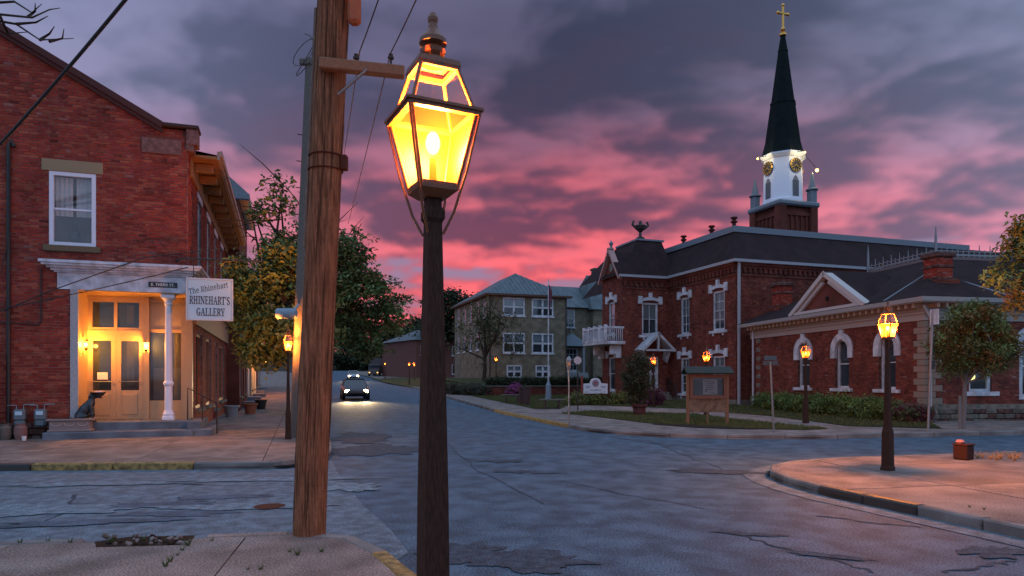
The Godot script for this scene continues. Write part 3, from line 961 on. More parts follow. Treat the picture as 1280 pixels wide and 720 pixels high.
	wall(s, 0.3, 1.1, 4.3, 8.15, [])
	part(b, "side_wall", s, M.mortar)
	bricks(b, side, 0.0, L, 4.3, 8.1, sh_, BRICK_RED, null, 0, 0.6)
	bricks(b, side, 1.35, L, 0.0, 4.3, sh_, BRICK_RED, null, 0, 0.6)
	for x in wx:
		window(b, side, x, 4.9, 0.95, 2.35, {"head": "flat", "blind": 0.5, "fw": 0.08, "head_mat": M.white, "sill_mat": M.white, "rows": 2})
	for r in shops:
		window(b, side, r.position.x, r.position.y, r.size.x, r.size.y, {"called": "shop_window", "frame": mk(lin(0.35, 0.12, 0.06), 0.5), "rows": 1, "cols": 1, "fw": 0.1, "depth": 1.0, "room": mk(lin(0.16, 0.11, 0.07), 0.9)})
	s = sh()
	s.b2(Vector3(0, 3.3, -L), Vector3(0.09, 4.15, -1.2))
	s.b2(Vector3(0, 4.15, -L), Vector3(0.22, 4.3, -1.2))
	part(b, "shop_fascia", s, mk(lin(0.5, 0.3, 0.16), 0.6, "grain", Vector3.ONE))
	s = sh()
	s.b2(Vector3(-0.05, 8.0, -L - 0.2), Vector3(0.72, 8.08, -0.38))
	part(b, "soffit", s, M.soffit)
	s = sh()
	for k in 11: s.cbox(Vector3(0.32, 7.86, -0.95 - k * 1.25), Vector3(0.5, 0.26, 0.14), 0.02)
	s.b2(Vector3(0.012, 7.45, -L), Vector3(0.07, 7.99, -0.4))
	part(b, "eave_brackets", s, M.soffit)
	s = sh()
	s.b2(Vector3(0.72, 7.98, -L - 0.25), Vector3(0.8, 8.22, -0.36))
	s.b2(Vector3(0.8, 8.08, -L - 0.25), Vector3(0.86, 8.24, -0.36))
	part(b, "gutter", s, mk(lin(0.42, 0.3, 0.24), 0.6, "grain", Vector3.ONE))
	s = sh()
	s.quad(Vector3(-0.3, 8.25, -0.3), Vector3(-0.3, 8.25, -L), Vector3(-7, 12.05, -L), Vector3(-7, 12.05, -0.3))
	s.quad(Vector3(0.8, 8.1, -0.36), Vector3(0.8, 8.1, -L), Vector3(-0.3, 8.25, -L), Vector3(-0.3, 8.25, -0.36))
	s.quad(Vector3(-7, 12.05, -0.3), Vector3(-7, 12.05, -L), Vector3(-14, 8.2, -L), Vector3(-14, 8.2, -0.3))
	part(b, "roof", s, M.slate)
	s = sh()
	s.b2(Vector3(-14, 0, -L - 0.3), Vector3(0.0, 8.1, -L))
	s.b2(Vector3(-14, 0, -L), Vector3(-13.7, 8.1, -0.3))
	s.b2(Vector3(-13.7, 4.3, -L), Vector3(-0.3, 4.34, -1.15))
	s.b2(Vector3(-13.7, 0.0, -L), Vector3(-3.0, 4.3, -1.9))
	part(b, "rear_wall", s, M.far_brick)
	# ---- the corner porch
	s = sh()
	s.b2(Vector3(-2.74, 0.0, -L + 0.5), Vector3(-0.02, 0.52, -0.02))
	part(b, "porch_floor", s, M.step)
	s = sh()
	s.b2(Vector3(-2.74, 4.04, -1.2), Vector3(0.0, 4.1, 0.0))
	part(b, "porch_ceiling", s, M.cream)
	# white entablature on two sides
	s = sh()
	var prof := [[0.04, 4.06, 4.5], [0.10, 4.5, 4.54], [0.16, 4.54, 4.6], [0.24, 4.6, 4.66], [0.33, 4.66, 4.72], [0.38, 4.72, 4.79]]
	for p in prof:
		s.b2(Vector3(-3.1 - p[0], p[1], -0.02), Vector3(p[0], p[2], p[0]))
		s.b2(Vector3(-0.02, p[1], -1.9), Vector3(p[0], p[2], -0.02))
	part(b, "entablature", s, mk(lin(0.68, 0.74, 0.86), 0.5, "soft", Vector3.ONE))
	var plate := part(b, "street_name_plate", sh().cbox(Vector3(-0.62, 4.27, 0.052), Vector3(0.72, 0.145, 0.012), 0.004), mk(lin(0.025, 0.03, 0.035), 0.5))
	text(plate, "lettering", "E. THIRD ST.", 0.105, Transform3D(Basis(), Vector3(-0.62, 4.27, 0.06)), M.paper, false, false, 700)
	part(b, "house_number_plate", sh().cbox(Vector3(0.052, 4.27, -0.3), Vector3(0.012, 0.12, 0.22), 0.004), mk(lin(0.1, 0.1, 0.12), 0.5))
	# column
	s = sh(Transform3D(Basis(), Vector3(-0.52, 0.52, -0.22)))
	s.cbox(Vector3(0, 0.06, 0), Vector3(0.3, 0.12, 0.3), 0.02)
	s.lathe([Vector2(0.14, 0.12), Vector2(0.15, 0.18), Vector2(0.12, 0.24), Vector2(0.105, 0.3), Vector2(0.1, 0.95), Vector2(0.135, 1.0), Vector2(0.135, 1.05), Vector2(0.1, 1.1), Vector2(0.085, 3.2), Vector2(0.11, 3.24), Vector2(0.09, 3.28), Vector2(0.12, 3.34), Vector2(0.17, 3.4)], 20)
	s.cbox(Vector3(0, 3.46, 0), Vector3(0.36, 0.12, 0.36), 0.02)
	part(b, "porch_column", s, mk(lin(0.68, 0.72, 0.82), 0.5))
	# left jamb, pilasters and panels
	s = sh()
	s.b2(Vector3(-2.84, 0.5, -0.02), Vector3(-2.66, 4.06, 0.05))
	part(b, "porch_jamb", s, mk(lin(0.5, 0.52, 0.56), 0.6, "grain", Vector3.ONE))
	s = sh()
	s.b2(Vector3(-2.78, 0.52, -1.12), Vector3(-2.69, 4.04, -0.02))
	s.b2(Vector3(-2.69, 3.97, -1.1), Vector3(-1.2, 4.04, -1.0))
	s.b2(Vector3(-1.28, 0.52, -1.14), Vector3(-1.14, 4.04, -0.98))
	s.b2(Vector3(-2.69, 2.9, -1.13), Vector3(-1.28, 3.06, -1.02))
	s.b2(Vector3(-2.69, 3.06, -1.12), Vector3(-2.58, 3.97, -1.03)); s.b2(Vector3(-1.4, 3.06, -1.12), Vector3(-1.28, 3.97, -1.03))
	s.b2(Vector3(-2.04, 3.06, -1.12), Vector3(-1.96, 3.97, -1.03)); s.b2(Vector3(-2.58, 3.06, -1.12), Vector3(-1.4, 3.14, -1.04)); s.b2(Vector3(-2.58, 3.86, -1.12), Vector3(-1.4, 3.97, -1.04))
	s.b2(Vector3(-0.3, 0.52, -1.16), Vector3(0.0, 4.04, -0.96))
	s.b2(Vector3(-1.14, 0.52, -1.13), Vector3(-0.3, 1.05, -1.06)); s.b2(Vector3(-1.14, 3.9, -1.13), Vector3(-0.3, 4.04, -1.06))
	s.b2(Vector3(-1.14, 3.02, -1.13), Vector3(-0.3, 3.12, -1.06))
	part(b, "porch_joinery", s, M.cream)
	for tx in [[-2.58, -2.04], [-1.96, -1.4]]:
		part(b, "transom_pane", sh().b2(Vector3(tx[0], 3.14, -1.085), Vector3(tx[1], 3.86, -1.077)), M.glass)
	part(b, "shop_pane", sh().b2(Vector3(-1.14, 1.05, -1.1), Vector3(-0.3, 3.02, -1.09)), M.glass)
	part(b, "shop_pane", sh().b2(Vector3(-1.14, 3.12, -1.1), Vector3(-0.3, 3.9, -1.09)), mk(lin(0.30, 0.26, 0.22), 0.5))
	part(b, "shop_screen", sh().b2(Vector3(-1.1, 1.06, -1.5), Vector3(-0.3, 2.0, -1.48)), M.grey_panel)
	s = sh()
	s.b2(Vector3(-2.9, 0.5, -2.6), Vector3(-0.05, 4.2, -2.5))
	part(b, "shop_interior", s, mk(lin(0.07, 0.035, 0.025), 0.9))
	s = sh()
	for k in 6:
		s.b2(Vector3(-1.75 + k * 0.03, 1.5, -1.22 - 0.02 * (k % 2)), Vector3(-1.72 + k * 0.03, 3.8, -1.2))
	part(b, "door_curtain", s, M.drape)
	for k in 2:
		var x0 := -2.69 + k * 0.705
		var x1 := x0 + 0.70
		s = sh()
		s.b2(Vector3(x0, 0.53, -1.09), Vector3(x0 + 0.12, 2.9, -1.04)); s.b2(Vector3(x1 - 0.12, 0.53, -1.09), Vector3(x1, 2.9, -1.04))
		s.b2(Vector3(x0 + 0.12, 0.53, -1.088), Vector3(x1 - 0.12, 1.35, -1.05)); s.b2(Vector3(x0 + 0.12, 2.76, -1.088), Vector3(x1 - 0.12, 2.9, -1.042))
		s.cbox(Vector3((x0 + x1) / 2, 0.95, -1.05), Vector3(0.38, 0.6, 0.03), 0.01)
		var dr := part(b, "door", s, M.cream)
		part(dr, "pane", sh().b2(Vector3(x0 + 0.12, 1.35, -1.072), Vector3(x1 - 0.12, 2.76, -1.064)), M.glass)
		part(dr, "push_bar", sh().tube([Vector3(x0 + 0.06, 1.6, -1.0), Vector3(x1 - 0.06, 1.6, -1.0)], 0.014, 8), M.steel)
	part(b, "door_card", sh().b2(Vector3(-2.46, 1.66, -1.06), Vector3(-2.2, 1.86, -1.052)), M.paper)
	# steps
	s = sh()
	s.cbox(Vector3(-1.35, 0.40, 0.08), Vector3(2.9, 0.25, 0.34), 0.02)
	part(b, "step", s, M.step)
	s = sh()
	s.cbox(Vector3(-1.55, 0.2, 0.34), Vector3(3.5, 0.21, 0.72), 0.025)
	part(b, "step", s, M.step)
	s = sh()
	s.cbox(Vector3(0.42, 0.2, -0.5), Vector3(0.5, 0.22, 2.2), 0.03)
	s.cbox(Vector3(0.2, 0.4, -0.5), Vector3(0.36, 0.24, 1.9), 0.03)
	part(b, "step", s, M.step)
	s = sh()
	s.tube([Vector3(-0.02, 0.5, -0.1), Vector3(-0.02, 1.42, -0.1), Vector3(0.74, 0.98, -0.1), Vector3(0.74, 0.13, -0.1)], 0.022, 8)
	s.tube([Vector3(0.36, 0.35, -0.1), Vector3(0.36, 1.2, -0.1)], 0.018, 8)
	part(b, "handrail", s, M.iron)
	# rubble base below the brick, left of the steps
	var r2 := RandomNumberGenerator.new()
	r2.seed = 3
	for row in 3:
		var x := -6.2 + r2.randf() * 0.2
		while x < -3.4:
			var w := r2.randf_range(0.22, 0.5)
			part(b, "base_stone", sh().cbox(Vector3(x + w / 2, 0.12 + row * 0.17, 0.05), Vector3(w - 0.02, 0.155, 0.2), 0.025), [M.stone_b, M.soil, M.mortar_dark][r2.randi() % 3])
			x += w
	# wall pipe and cables on the front
	s = sh()
	s.tube([Vector3(-4.22, 0.2, 0.07), Vector3(-4.22, 7.7, 0.07), Vector3(-4.16, 7.85, 0.07), Vector3(-4.1, 7.7, 0.07)], 0.05, 8)
	part(b, "wall_conduit", s, M.iron)
	s = sh()
	s.tube([Vector3(-4.6, 3.15, 0.06), Vector3(-3.55, 3.1, 0.04), Vector3(-3.5, 3.2, 0.04), Vector3(-3.5, 4.6, 0.04)], 0.018, 6)
	s.tube([Vector3(-4.9, 3.2, 0.06), Vector3(-4.3, 3.45, 0.1), Vector3(-3.2, 3.95, 0.42), Vector3(-1.0, 4.95, 0.4), Vector3(0.9, 5.3, 0.4)], 0.015, 6)
	s.tube([Vector3(-4.18, 7.6, 0.12), Vector3(-4.2, 5.2, 0.12), Vector3(-4.5, 3.9, 0.1)], 0.012, 6)
	part(b, "service_cable", s, M.wire)
	# porch lanterns
	for p in [Vector3(-2.62, 2.62, -0.55), Vector3(-1.21, 2.62, -0.92)]:
		var sc := part(b, "porch_lantern", sh(Transform3D(Basis(), p)).lathe([Vector2(0.02, -0.16), Vector2(0.05, -0.12), Vector2(0.05, -0.1)], 8).box(Vector3(0, 0.12, 0), Vector3(0.11, 0.03, 0.11)), M.iron)
		part(sc, "bulb", sh().ball(p, Vector3(0.045, 0.06, 0.045)), M.bulb_small)
		var l := OmniLight3D.new()
		l.name = "porch_light"
		l.light_color = Color(1.0, 0.6, 0.2)
		l.light_energy = 3.6
		l.light_size = 0.05
		l.omni_range = 30.0
		l.omni_attenuation = 2.0
		l.shadow_enabled = true
		l.position = p
		b.add_child(l, true)
	# hanging sign on its iron bracket, in front of the porch corner
	var sg := thing("hanging_sign", "pale blue hanging board reading RHINEHART'S GALLERY on an iron bracket", "sign", Vector3(-9.056, 0, -19.07), TURN)
	var zs := 0.5
	s = sh()
	s.cbox(Vector3(0.61, 3.86, zs), Vector3(1.1, 1.08, 0.05), 0.01)
	part(sg, "board", s, M.sign_blue)
	s = sh()
	for e in [[Vector3(0.61, 4.42, zs), Vector3(1.19, 0.045, 0.08)], [Vector3(0.61, 3.3, zs), Vector3(1.19, 0.045, 0.08)], [Vector3(0.035, 3.86, zs), Vector3(0.045, 1.07, 0.08)], [Vector3(1.185, 3.86, zs), Vector3(0.045, 1.07, 0.08)]]:
		s.cbox(e[0], e[1], 0.008)
	part(sg, "board_frame", s, mk(lin(0.5, 0.55, 0.6), 0.5))
	s = sh()
	s.tube([Vector3(-0.3, 4.95, -0.02), Vector3(-0.1, 4.95, zs), Vector3(2.0, 4.99, zs)], 0.025, 8)
	for x in [0.2, 1.05]: s.tube([Vector3(x, 4.43, zs), Vector3(x, 4.97, zs)], 0.01, 6)
	part(sg, "bracket", s, M.iron)
	text(sg, "script_lettering", "The Rhinehart", 0.195, Transform3D(Basis(Vector3(0, 0, 1), 0.16).scaled(Vector3(0.75, 1.1, 1)), Vector3(0.58, 4.17, zs + 0.027)), M.ink, true, true, 400)
	text(sg, "lettering", "RHINEHART'S", 0.24, Transform3D(Basis().scaled(Vector3(0.6, 1.3, 1)), Vector3(0.61, 3.83, zs + 0.027)), M.ink, true, false, 700)
	text(sg, "lettering", "GALLERY", 0.24, Transform3D(Basis().scaled(Vector3(0.62, 1.25, 1)), Vector3(0.63, 3.51, zs + 0.027)), M.ink, true, false, 700)

# ---------------------------------------------------------------- the row of houses up the side street
func build_row() -> void:
	var O := Vector3(-9.056, 0, -19.07)
	var U := Vector3(-0.317, 0, -0.948)
	var V := Vector3(0.948, 0, -0.317)
	var side := Transform3D(Basis(Vector3.UP, PI / 2), Vector3.ZERO)
	var specs := [
		[13.7, 7.0, 10.2, "brick_row_house", "tall dark brick row house with a slate coloured parapet beyond the gallery", M.far_brick, 0.55],
		[20.8, 6.5, 7.6, "blue_row_house", "pale blue painted row house behind the street tree", M.blue_paint, 0.4],
		[27.4, 8.0, 8.2, "cream_row_house", "cream painted row house with lit doorway farther up the pavement", M.cream, 0.5],
		[35.5, 9.0, 7.4, "red_row_house", "low red brick row house at the end of the pavement", M.far_brick, 0.3],
		[44.6, 12.0, 8.0, "grey_row_house", "grey row house far up the side street", M.grey_panel, 0.2],
	]
	for sp in specs:
		var p: Vector3 = O + U * sp[0] + V * sp[6]
		p.y = rise(-p.z) * 0.6
		var b := thing(sp[3], sp[4], "building", p, TURN)
		var L: float = sp[1]
		var H: float = sp[2]
		var holes := []
		var n := floori(L / 2.2)
		for i in n:
			holes.append(Rect2(0.6 + i * 2.2, 4.3, 0.95, 2.0))
		for i in n:
			holes.append(Rect2(0.5 + i * 2.2, 0.5 if i % 2 else 0.8, 1.2, 2.7 if i % 2 else 2.2))
		var s := sh(side)
		wall(s, 0, L, -1.0, H, holes)
		s.xf = Transform3D.IDENTITY
		s.b2(Vector3(-9, -1, -0.3), Vector3(-0.3, H, 0.0)); s.b2(Vector3(-9, -1, -L), Vector3(-0.3, H, -L + 0.3))
		part(b, "wall", s, sp[5])
		for i in n:
			window(b, side, holes[i].position.x, 4.3, 0.95, 2.0, {"head": "flat", "blind": 0.45, "head_mat": M.white, "sill_mat": M.white})
			var r: Rect2 = holes[n + i]
			if i % 2:
				window(b, side, r.position.x, r.position.y, r.size.x, r.size.y, {"called": "door", "rows": 2, "cols": 1, "frame": [M.blue_paint, M.red_paint, M.white][i % 3], "fw": 0.16, "sill": false})
				part(b, "stoop", sh(side).cbox(Vector3(r.position.x + 0.6, 0.25, 0.4), Vector3(1.5, 0.5, 0.8), 0.03), M.step)
			else:
				window(b, side, r.position.x, r.position.y, r.size.x, r.size.y, {"called": "shop_window", "rows": 1, "cols": 2, "frame": M.white, "fw": 0.1})
		s = sh()
		s.cbox(Vector3(0.1, H + 0.1, -L / 2), Vector3(0.7, 0.34, L + 0.1), 0.05)
		s.b2(Vector3(0.0, 3.5, -L), Vector3(0.14, 3.9, 0.0))
		part(b, "cornice", s, M.white if sp[3] != "brick_row_house" else M.coping)
		s = sh()
		if sp[3] == "brick_row_house":
			s.quad(Vector3(0.4, H + 0.25, 0.02), Vector3(0.4, H + 0.25, -L), Vector3(-1.6, H + 2.0, -L), Vector3(-1.6, H + 2.0, 0.02))
			s.quad(Vector3(-1.6, H + 2.0, 0.02), Vector3(-1.6, H + 2.0, -L), Vector3(-9, H + 2.0, -L), Vector3(-9, H + 2.0, 0.02))
			s.quad(Vector3(-9, H, 0.0), Vector3(0.4, H + 0.25, 0.02), Vector3(-1.6, H + 2.0, 0.02), Vector3(-9, H + 2.0, 0.0))
			part(b, "roof", s, M.coping)
		else:
			s.b2(Vector3(-9, H - 0.1, -L), Vector3(-0.2, H + 0.05, 0.0))
			part(b, "roof", s, M.slate)
	# lit wall lamps in the cream house's doorway
	var k := 0
	for sp in [[322.5, 452.0, 47.0], [330.5, 451.5, 53.0]]:
		var c := at(sp[0], sp[1], sp[2])
		var o := thing("wall_lantern", ["lit wall lantern by the blue house's door, up the left pavement", "lit wall lantern by the cream house's door, up the side street"][k], "lantern", c, TURN)
		o.set_meta("label", ["lit wall lantern on the pale blue row house", "lit wall lantern on the cream row house"][k])
		k += 1
		part(o, "cage", sh().lathe([Vector2(0.05, -0.22), Vector2(0.12, -0.16)], 6).lathe([Vector2(0.16, 0.16), Vector2(0.03, 0.28), Vector2(0.0, 0.3)], 6).box(Vector3(-0.2, -0.2, 0), Vector3(0.5, 0.04, 0.04)), M.iron)
		part(o, "globe", sh().ball(Vector3.ZERO, Vector3(0.12, 0.15, 0.12)), M.bulb_small)
		lamp_light(o, Vector3(0.0, 0, 0), 9.0)
func lamp_light(parent: Node3D, p: Vector3, energy: float, size := 0.08) -> void:
	var l := OmniLight3D.new()
	l.name = "lamp_light"
	l.light_color = Color(1.0, 0.55, 0.19)
	l.light_energy = energy
	l.light_size = size
	l.omni_range = 60.0
	l.omni_attenuation = 2.0
	l.shadow_enabled = true
	l.position = p
	parent.add_child(l, true)

# ---------------------------------------------------------------- the stone school
func build_school() -> void:
	var b := thing("stone_school", "three storey buff stone school with a blue green hipped metal roof", "building", at(611, 473, 76.0) * Vector3(1, 0, 1), TURN)
	var front := Transform3D.IDENTITY
	var lside := Transform3D(Basis(Vector3.UP, -PI / 2), Vector3(0, 0, -16))   # faces -x; x runs towards the camera
	var holes := []
	for r in [[8.75, 2.05], [4.54, 2.3]]:
		holes.append(Rect2(1.65, r[0], 2.6, r[1])); holes.append(Rect2(5.1, r[0], 2.65, r[1]))
	holes.append(Rect2(2.1, 1.75, 1.8, 1.45)); holes.append(Rect2(5.55, 1.75, 1.8, 1.45))
	var lh := []
	for z in [1.5, 4.6, 7.7, 10.8, 13.6]:
		for r in [[8.6, 2.1], [5.0, 2.0]]: lh.append(Rect2(z, r[0], 1.1, r[1]))
	var s := sh()
	wall(s, 0, 9.4, 0, 11.2, holes, 0.4)
	s.xf = lside
	wall(s, 0, 15.6, 0, 11.2, lh, 0.4)
	s.xf = Transform3D.IDENTITY
	s.b2(Vector3(9.0, 0, -16), Vector3(9.4, 11.2, -0.4)); s.b2(Vector3(0.4, 0, -16), Vector3(9, 11.2, -15.6))
	part(b, "wall", s, M.sandstone_wall)
	for h in holes:
		window(b, front, h.position.x, h.position.y, h.size.x, h.size.y, {"cols": 2, "rows": 2, "fw": 0.16, "bar": 0.22, "blind": 0.45, "blind_mat": mk(lin(0.5, 0.66, 0.74), 0.7), "sill_mat": M.white, "sill_t": 0.14, "deep": 0.06})
	for h in lh:
		window(b, lside, h.position.x, h.position.y, h.size.x, h.size.y, {"rows": 2, "fw": 0.12, "blind": 0.4, "sill_mat": M.white})
	s = sh()
	var e := 0.5
	var A := Vector3(-e, 11.15, e); var B := Vector3(9.4 + e, 11.15, e); var C := Vector3(9.4 + e, 11.15, -16 - e); var D := Vector3(-e, 11.15, -16 - e)
	var P := Vector3(4.7, 14.3, -4.7); var Q := Vector3(4.7, 14.3, -11.3)
	s.tri(A, B, P); s.quad(B, C, Q, P); s.tri(C, D, Q); s.quad(D, A, P, Q)
	var roof := part(b, "roof", s, M.metal_roof)
	s = sh()
	for i in range(-9, 10):
		var t := i / 10.0
		var a := Vector3(4.7 + t * 5.2, 11.19, e)
		s.tube([a, Vector3(4.7 + t * 0.01, 11.19 + 3.15 * (1.0 - absf(t)), e - 5.2 * (1.0 - absf(t))).lerp(a, 0.0) * Vector3(0, 1, 1) + Vector3(a.x, 0, 0)], 0.035, 4)
	part(roof, "standing_seam", s, M.coping)
	s = sh()
	s.b2(Vector3(-e, 10.95, -16.5), Vector3(-e + 0.12, 11.16, e)); s.b2(Vector3(-e, 10.95, e - 0.12), Vector3(9.9, 11.16, e + 0.02)); s.b2(Vector3(-e, 10.93, -0.0), Vector3(9.9, 10.96, e)); s.b2(Vector3(-e, 10.93, -16), Vector3(0, 10.96, 0))
	part(b, "eave_board", s, mk(lin(0.10, 0.055, 0.04), 0.8))
	s = sh()
	s.tube([Vector3(0.12, 0, 0.1), Vector3(0.12, 11, 0.1)], 0.07, 6)
	s.tube([Vector3(9.3, 0, 0.1), Vector3(9.3, 11, 0.1)], 0.07, 6)
	part(b, "downpipe", s, M.iron)
	# set-back wing with the pedimented entrance
	var wx := Transform3D(Basis(), Vector3(9.4, 0, -4.0))
	var wh := [Rect2(0.5, 7.9, 2.3, 2.2), Rect2(1.5, 2.6, 1.7, 2.8)]
	s = sh(wx)
	wall(s, 0, 8.0, 0, 10.4, wh, 0.4)
	part(b, "wing_wall", s, M.sandstone_wall)
	window(b, wx, 0.5, 7.9, 2.3, 2.2, {"cols": 3, "rows": 2, "fw": 0.14, "blind": 0.5, "sill_mat": M.white})
	window(b, wx, 1.5, 2.6, 1.7, 2.8, {"cols": 3, "rows": 4, "fw": 0.14, "sill_mat": M.white, "sill_t": 0.2})
	s = sh(wx)
	s.quad(Vector3(-0.2, 10.35, 0.5), Vector3(8.4, 10.35, 0.5), Vector3(8.4, 13.6, -5), Vector3(-0.2, 13.6, -5))
	s.quad(Vector3(8.4, 10.35, -10.5), Vector3(-0.2, 10.35, -10.5), Vector3(-0.2, 13.6, -5), Vector3(8.4, 13.6, -5))
	part(b, "wing_roof", s, M.metal_roof)
	s = sh(wx)
	s.prism(PackedVector2Array([Vector2(0.2, 5.9), Vector2(3.8, 5.9), Vector2(2.0, 7.1)]), 0.0, 1.2)
	s.b2(Vector3(0.1, 5.6, 0), Vector3(3.9, 5.9, 1.25))
	s.tube([Vector3(2.0, 7.1, 0.6), Vector3(2.0, 8.3, 0.6)], 0.06, 6); s.box(Vector3(2.0, 7.95, 0.6), Vector3(0.6, 0.1, 0.1))
	part(b, "entrance_pediment", s, M.blue_paint)
	s = sh(wx)
	for x in [0.5, 3.5]: s.b2(Vector3(x - 0.15, 1.5, 0.8), Vector3(x + 0.15, 5.6, 1.1))
	for k in 3: s.b2(Vector3(0.2, 0.0, 1.2 + k * 0.4), Vector3(3.8, 2.4 - k * 0.35, 1.6 + k * 0.4))
	part(b, "entrance_posts", s, M.grey_panel)
	# steep gabled block with a chimney
	s = sh(Transform3D(Basis(), Vector3(14.2, 0, -3.0)))
	s.b2(Vector3(0, 0, -8), Vector3(5, 10.3, 0))
	part(b, "gable_block", s, M.sandstone_wall)
	s = sh(Transform3D(Basis(), Vector3(14.2, 0, -3.0)))
	s.quad(Vector3(-0.4, 10.1, 0.4), Vector3(5.4, 10.1, 0.4), Vector3(3.9, 14.9, -4), Vector3(0.9, 14.9, -4))
	s.tri(Vector3(-0.4, 10.1, -8.4), Vector3(-0.4, 10.1, 0.4), Vector3(0.9, 14.9, -4)); s.tri(Vector3(5.4, 10.1, 0.4), Vector3(5.4, 10.1, -8.4), Vector3(3.9, 14.9, -4))
	s.quad(Vector3(5.4, 10.1, -8.4), Vector3(-0.4, 10.1, -8.4), Vector3(0.9, 14.9, -4), Vector3(3.9, 14.9, -4))
	var gr := part(b, "gable_roof", s, M.metal_roof)
	s = sh(Transform3D(Basis(), Vector3(15.6, 14.0, -7.0)))
	s.cbox(Vector3(0.9, 0.8, 0), Vector3(1.0, 1.6, 1.0), 0.05); s.cbox(Vector3(0.9, 1.7, 0), Vector3(1.25, 0.25, 1.25), 0.05)
	part(gr, "chimney", s, M.stone_b)

# ---------------------------------------------------------------- the brick church with the spire
func cornice(s: Shape, x0: float, x1: float, y: float) -> void:     # corbelled brick eave along a wall that faces +z
	s.b2(Vector3(x0, y - 0.85, 0.0), Vector3(x1, y - 0.75, 0.07))
	s.b2(Vector3(x0, y - 0.42, 0.0), Vector3(x1, y - 0.3, 0.12))
	s.b2(Vector3(x0, y - 0.3, 0.0), Vector3(x1, y - 0.14, 0.2))
	var n := floori((x1 - x0) / 0.34)
	for i in n:
		var x := x0 + (i + 0.5) * (x1 - x0) / n
		s.b2(Vector3(x - 0.09, y - 0.68, 0.0), Vector3(x + 0.09, y - 0.42, 0.13))
func build_church() -> void:
	var b := thing("brick_church", "large dark red brick church with mansard roof and white window hoods", "church", Vector3(12.44, 0, -37.9), TURN)
	var H := 8.27
	var front := Transform3D.IDENTITY
	var L := 7.0
	var lw := Transform3D(Basis(Vector3.UP, -PI / 2), Vector3(0, 0, -L))              # left wall: x from 0 (bay) to 7 (corner)
	var bay := Transform3D(Basis(), Vector3(-3.4, 0, -L))                              # bay face towards the street corner, x 0..3.4
	var bl := Transform3D(Basis(Vector3.UP, -PI / 2), Vector3(-3.4, 0, -L - 2.8))      # gabled face of the bay, x 0..2.8
	var hl := [Rect2(4.84, 4.46, 1.14, 2.3), Rect2(1.45, 4.46, 0.95, 2.3), Rect2(4.84, 0.75, 1.14, 2.25), Rect2(1.45, 0.75, 0.95, 2.25)]
	var hb := [Rect2(1.45, 4.48, 1.15, 2.1), Rect2(1.55, 0.9, 1.1, 2.2)]
	var hg := [Rect2(0.95, 4.6, 0.9, 2.1), Rect2(0.95, 0.9, 0.9, 2.2)]
	var s := sh()
	wall(s, 0.3, 24, 0, H, [])
	part(b, "front_wall", s, M.mortar_dark)
	s = sh(lw)
	wall(s, 0, L, 0, H, hl)
	part(b, "side_wall", s, M.mortar_dark)
	s = sh(bay)
	wall(s, 0, 3.4, 0, H, hb)
	part(b, "bay_wall", s, M.mortar_dark)
	s = sh(bl)
	wall(s, 0, 2.5, 0, H, hg)
	s.prism(PackedVector2Array([Vector2(0, H), Vector2(2.8, H), Vector2(1.4, 10.0)]), -0.3, 0)
	part(b, "gable_wall", s, M.mortar_dark)
	bricks(b, front, 0, 24, 0.5, H - 0.8, [], BRICK_DULL)
	bricks(b, lw, 0, L, 0.5, H - 0.8, hl, BRICK_DULL)
	bricks(b, bay, 0, 3.4, 0.5, H - 0.8, hb, BRICK_DULL)
	bricks(b, bl, 0, 2.8, 0.5, 9.9, hg, BRICK_DULL, func(x): return H + 1.7 * (1.0 - absf(x - 1.4) / 1.4))
	s = sh()
	s.b2(Vector3(-0.04, 0, -L), Vector3(24, 0.5, 0.05)); s.b2(Vector3(-3.45, 0, -L - 2.8), Vector3(0, 0.5, -L + 0.05))
	part(b, "plinth", s, M.stone)
	s = sh(front); cornice(s, 0, 24, H)
	s.xf = lw; cornice(s, 0, L, H)
	s.xf = bay; cornice(s, 0, 3.4, H)
	part(b, "corbel_table", s, M.far_brick)
	for h in hl: window(b, lw, h.position.x, h.position.y, h.size.x, h.size.y, {"head": "hood", "blind": 0.52, "sill_mat": M.white, "sill_t": 0.16, "sill_w": 0.5, "fw": 0.12, "rows": 4, "cols": 2, "bar": 0.035})
	window(b, bay, hb[0].position.x, hb[0].position.y, hb[0].size.x, hb[0].size.y, {"head": "hood", "blind": 0.5, "sill_mat": M.white, "sill_t": 0.16, "sill_w": 0.5, "fw": 0.12, "rows": 2, "cols": 2, "bar": 0.04})
	window(b, bay, hb[1].position.x, hb[1].position.y, hb[1].size.x, hb[1].size.y, {"called": "door", "rows": 2, "cols": 2, "frame": M.white, "fw": 0.2, "bar": 0.16, "sill": false})
	for h in hg: window(b, bl, h.position.x, h.position.y, h.size.x, h.size.y, {"head": "hood", "blind": 0.4, "sill_mat": M.white, "sill_t": 0.14, "fw": 0.1, "rows": 2})
	# door hood and steps
	s = sh(bay)
	for sx in [[1.0, 3.5, 2.1, 4.5], [3.2, 3.5, 2.1, 4.5]]:
		var a := Vector3(sx[0], sx[1], 0.5); var c := Vector3(sx[2], sx[3], 0.5)
		s.box((a + c) / 2, Vector3(a.distance_to(c) + 0.2, 0.16, 1.1), Basis(Vector3(0, 0, 1), atan2(c.y - a.y, c.x - a.x)))
		s.box(Vector3(sx[0] + (0.2 if sx[0] < 2 else -0.2), 3.15, 0.35), Vector3(0.12, 0.7, 0.6), Basis(Vector3(1, 0, 0), 0.5))
	s.b2(Vector3(1.0, 3.42, 0.85), Vector3(3.2, 3.54, 0.98)); s.b2(Vector3(2.04, 3.5, 0.86), Vector3(2.16, 4.4, 0.96))
	part(b, "door_hood", s, M.white)
	s = sh(bay)
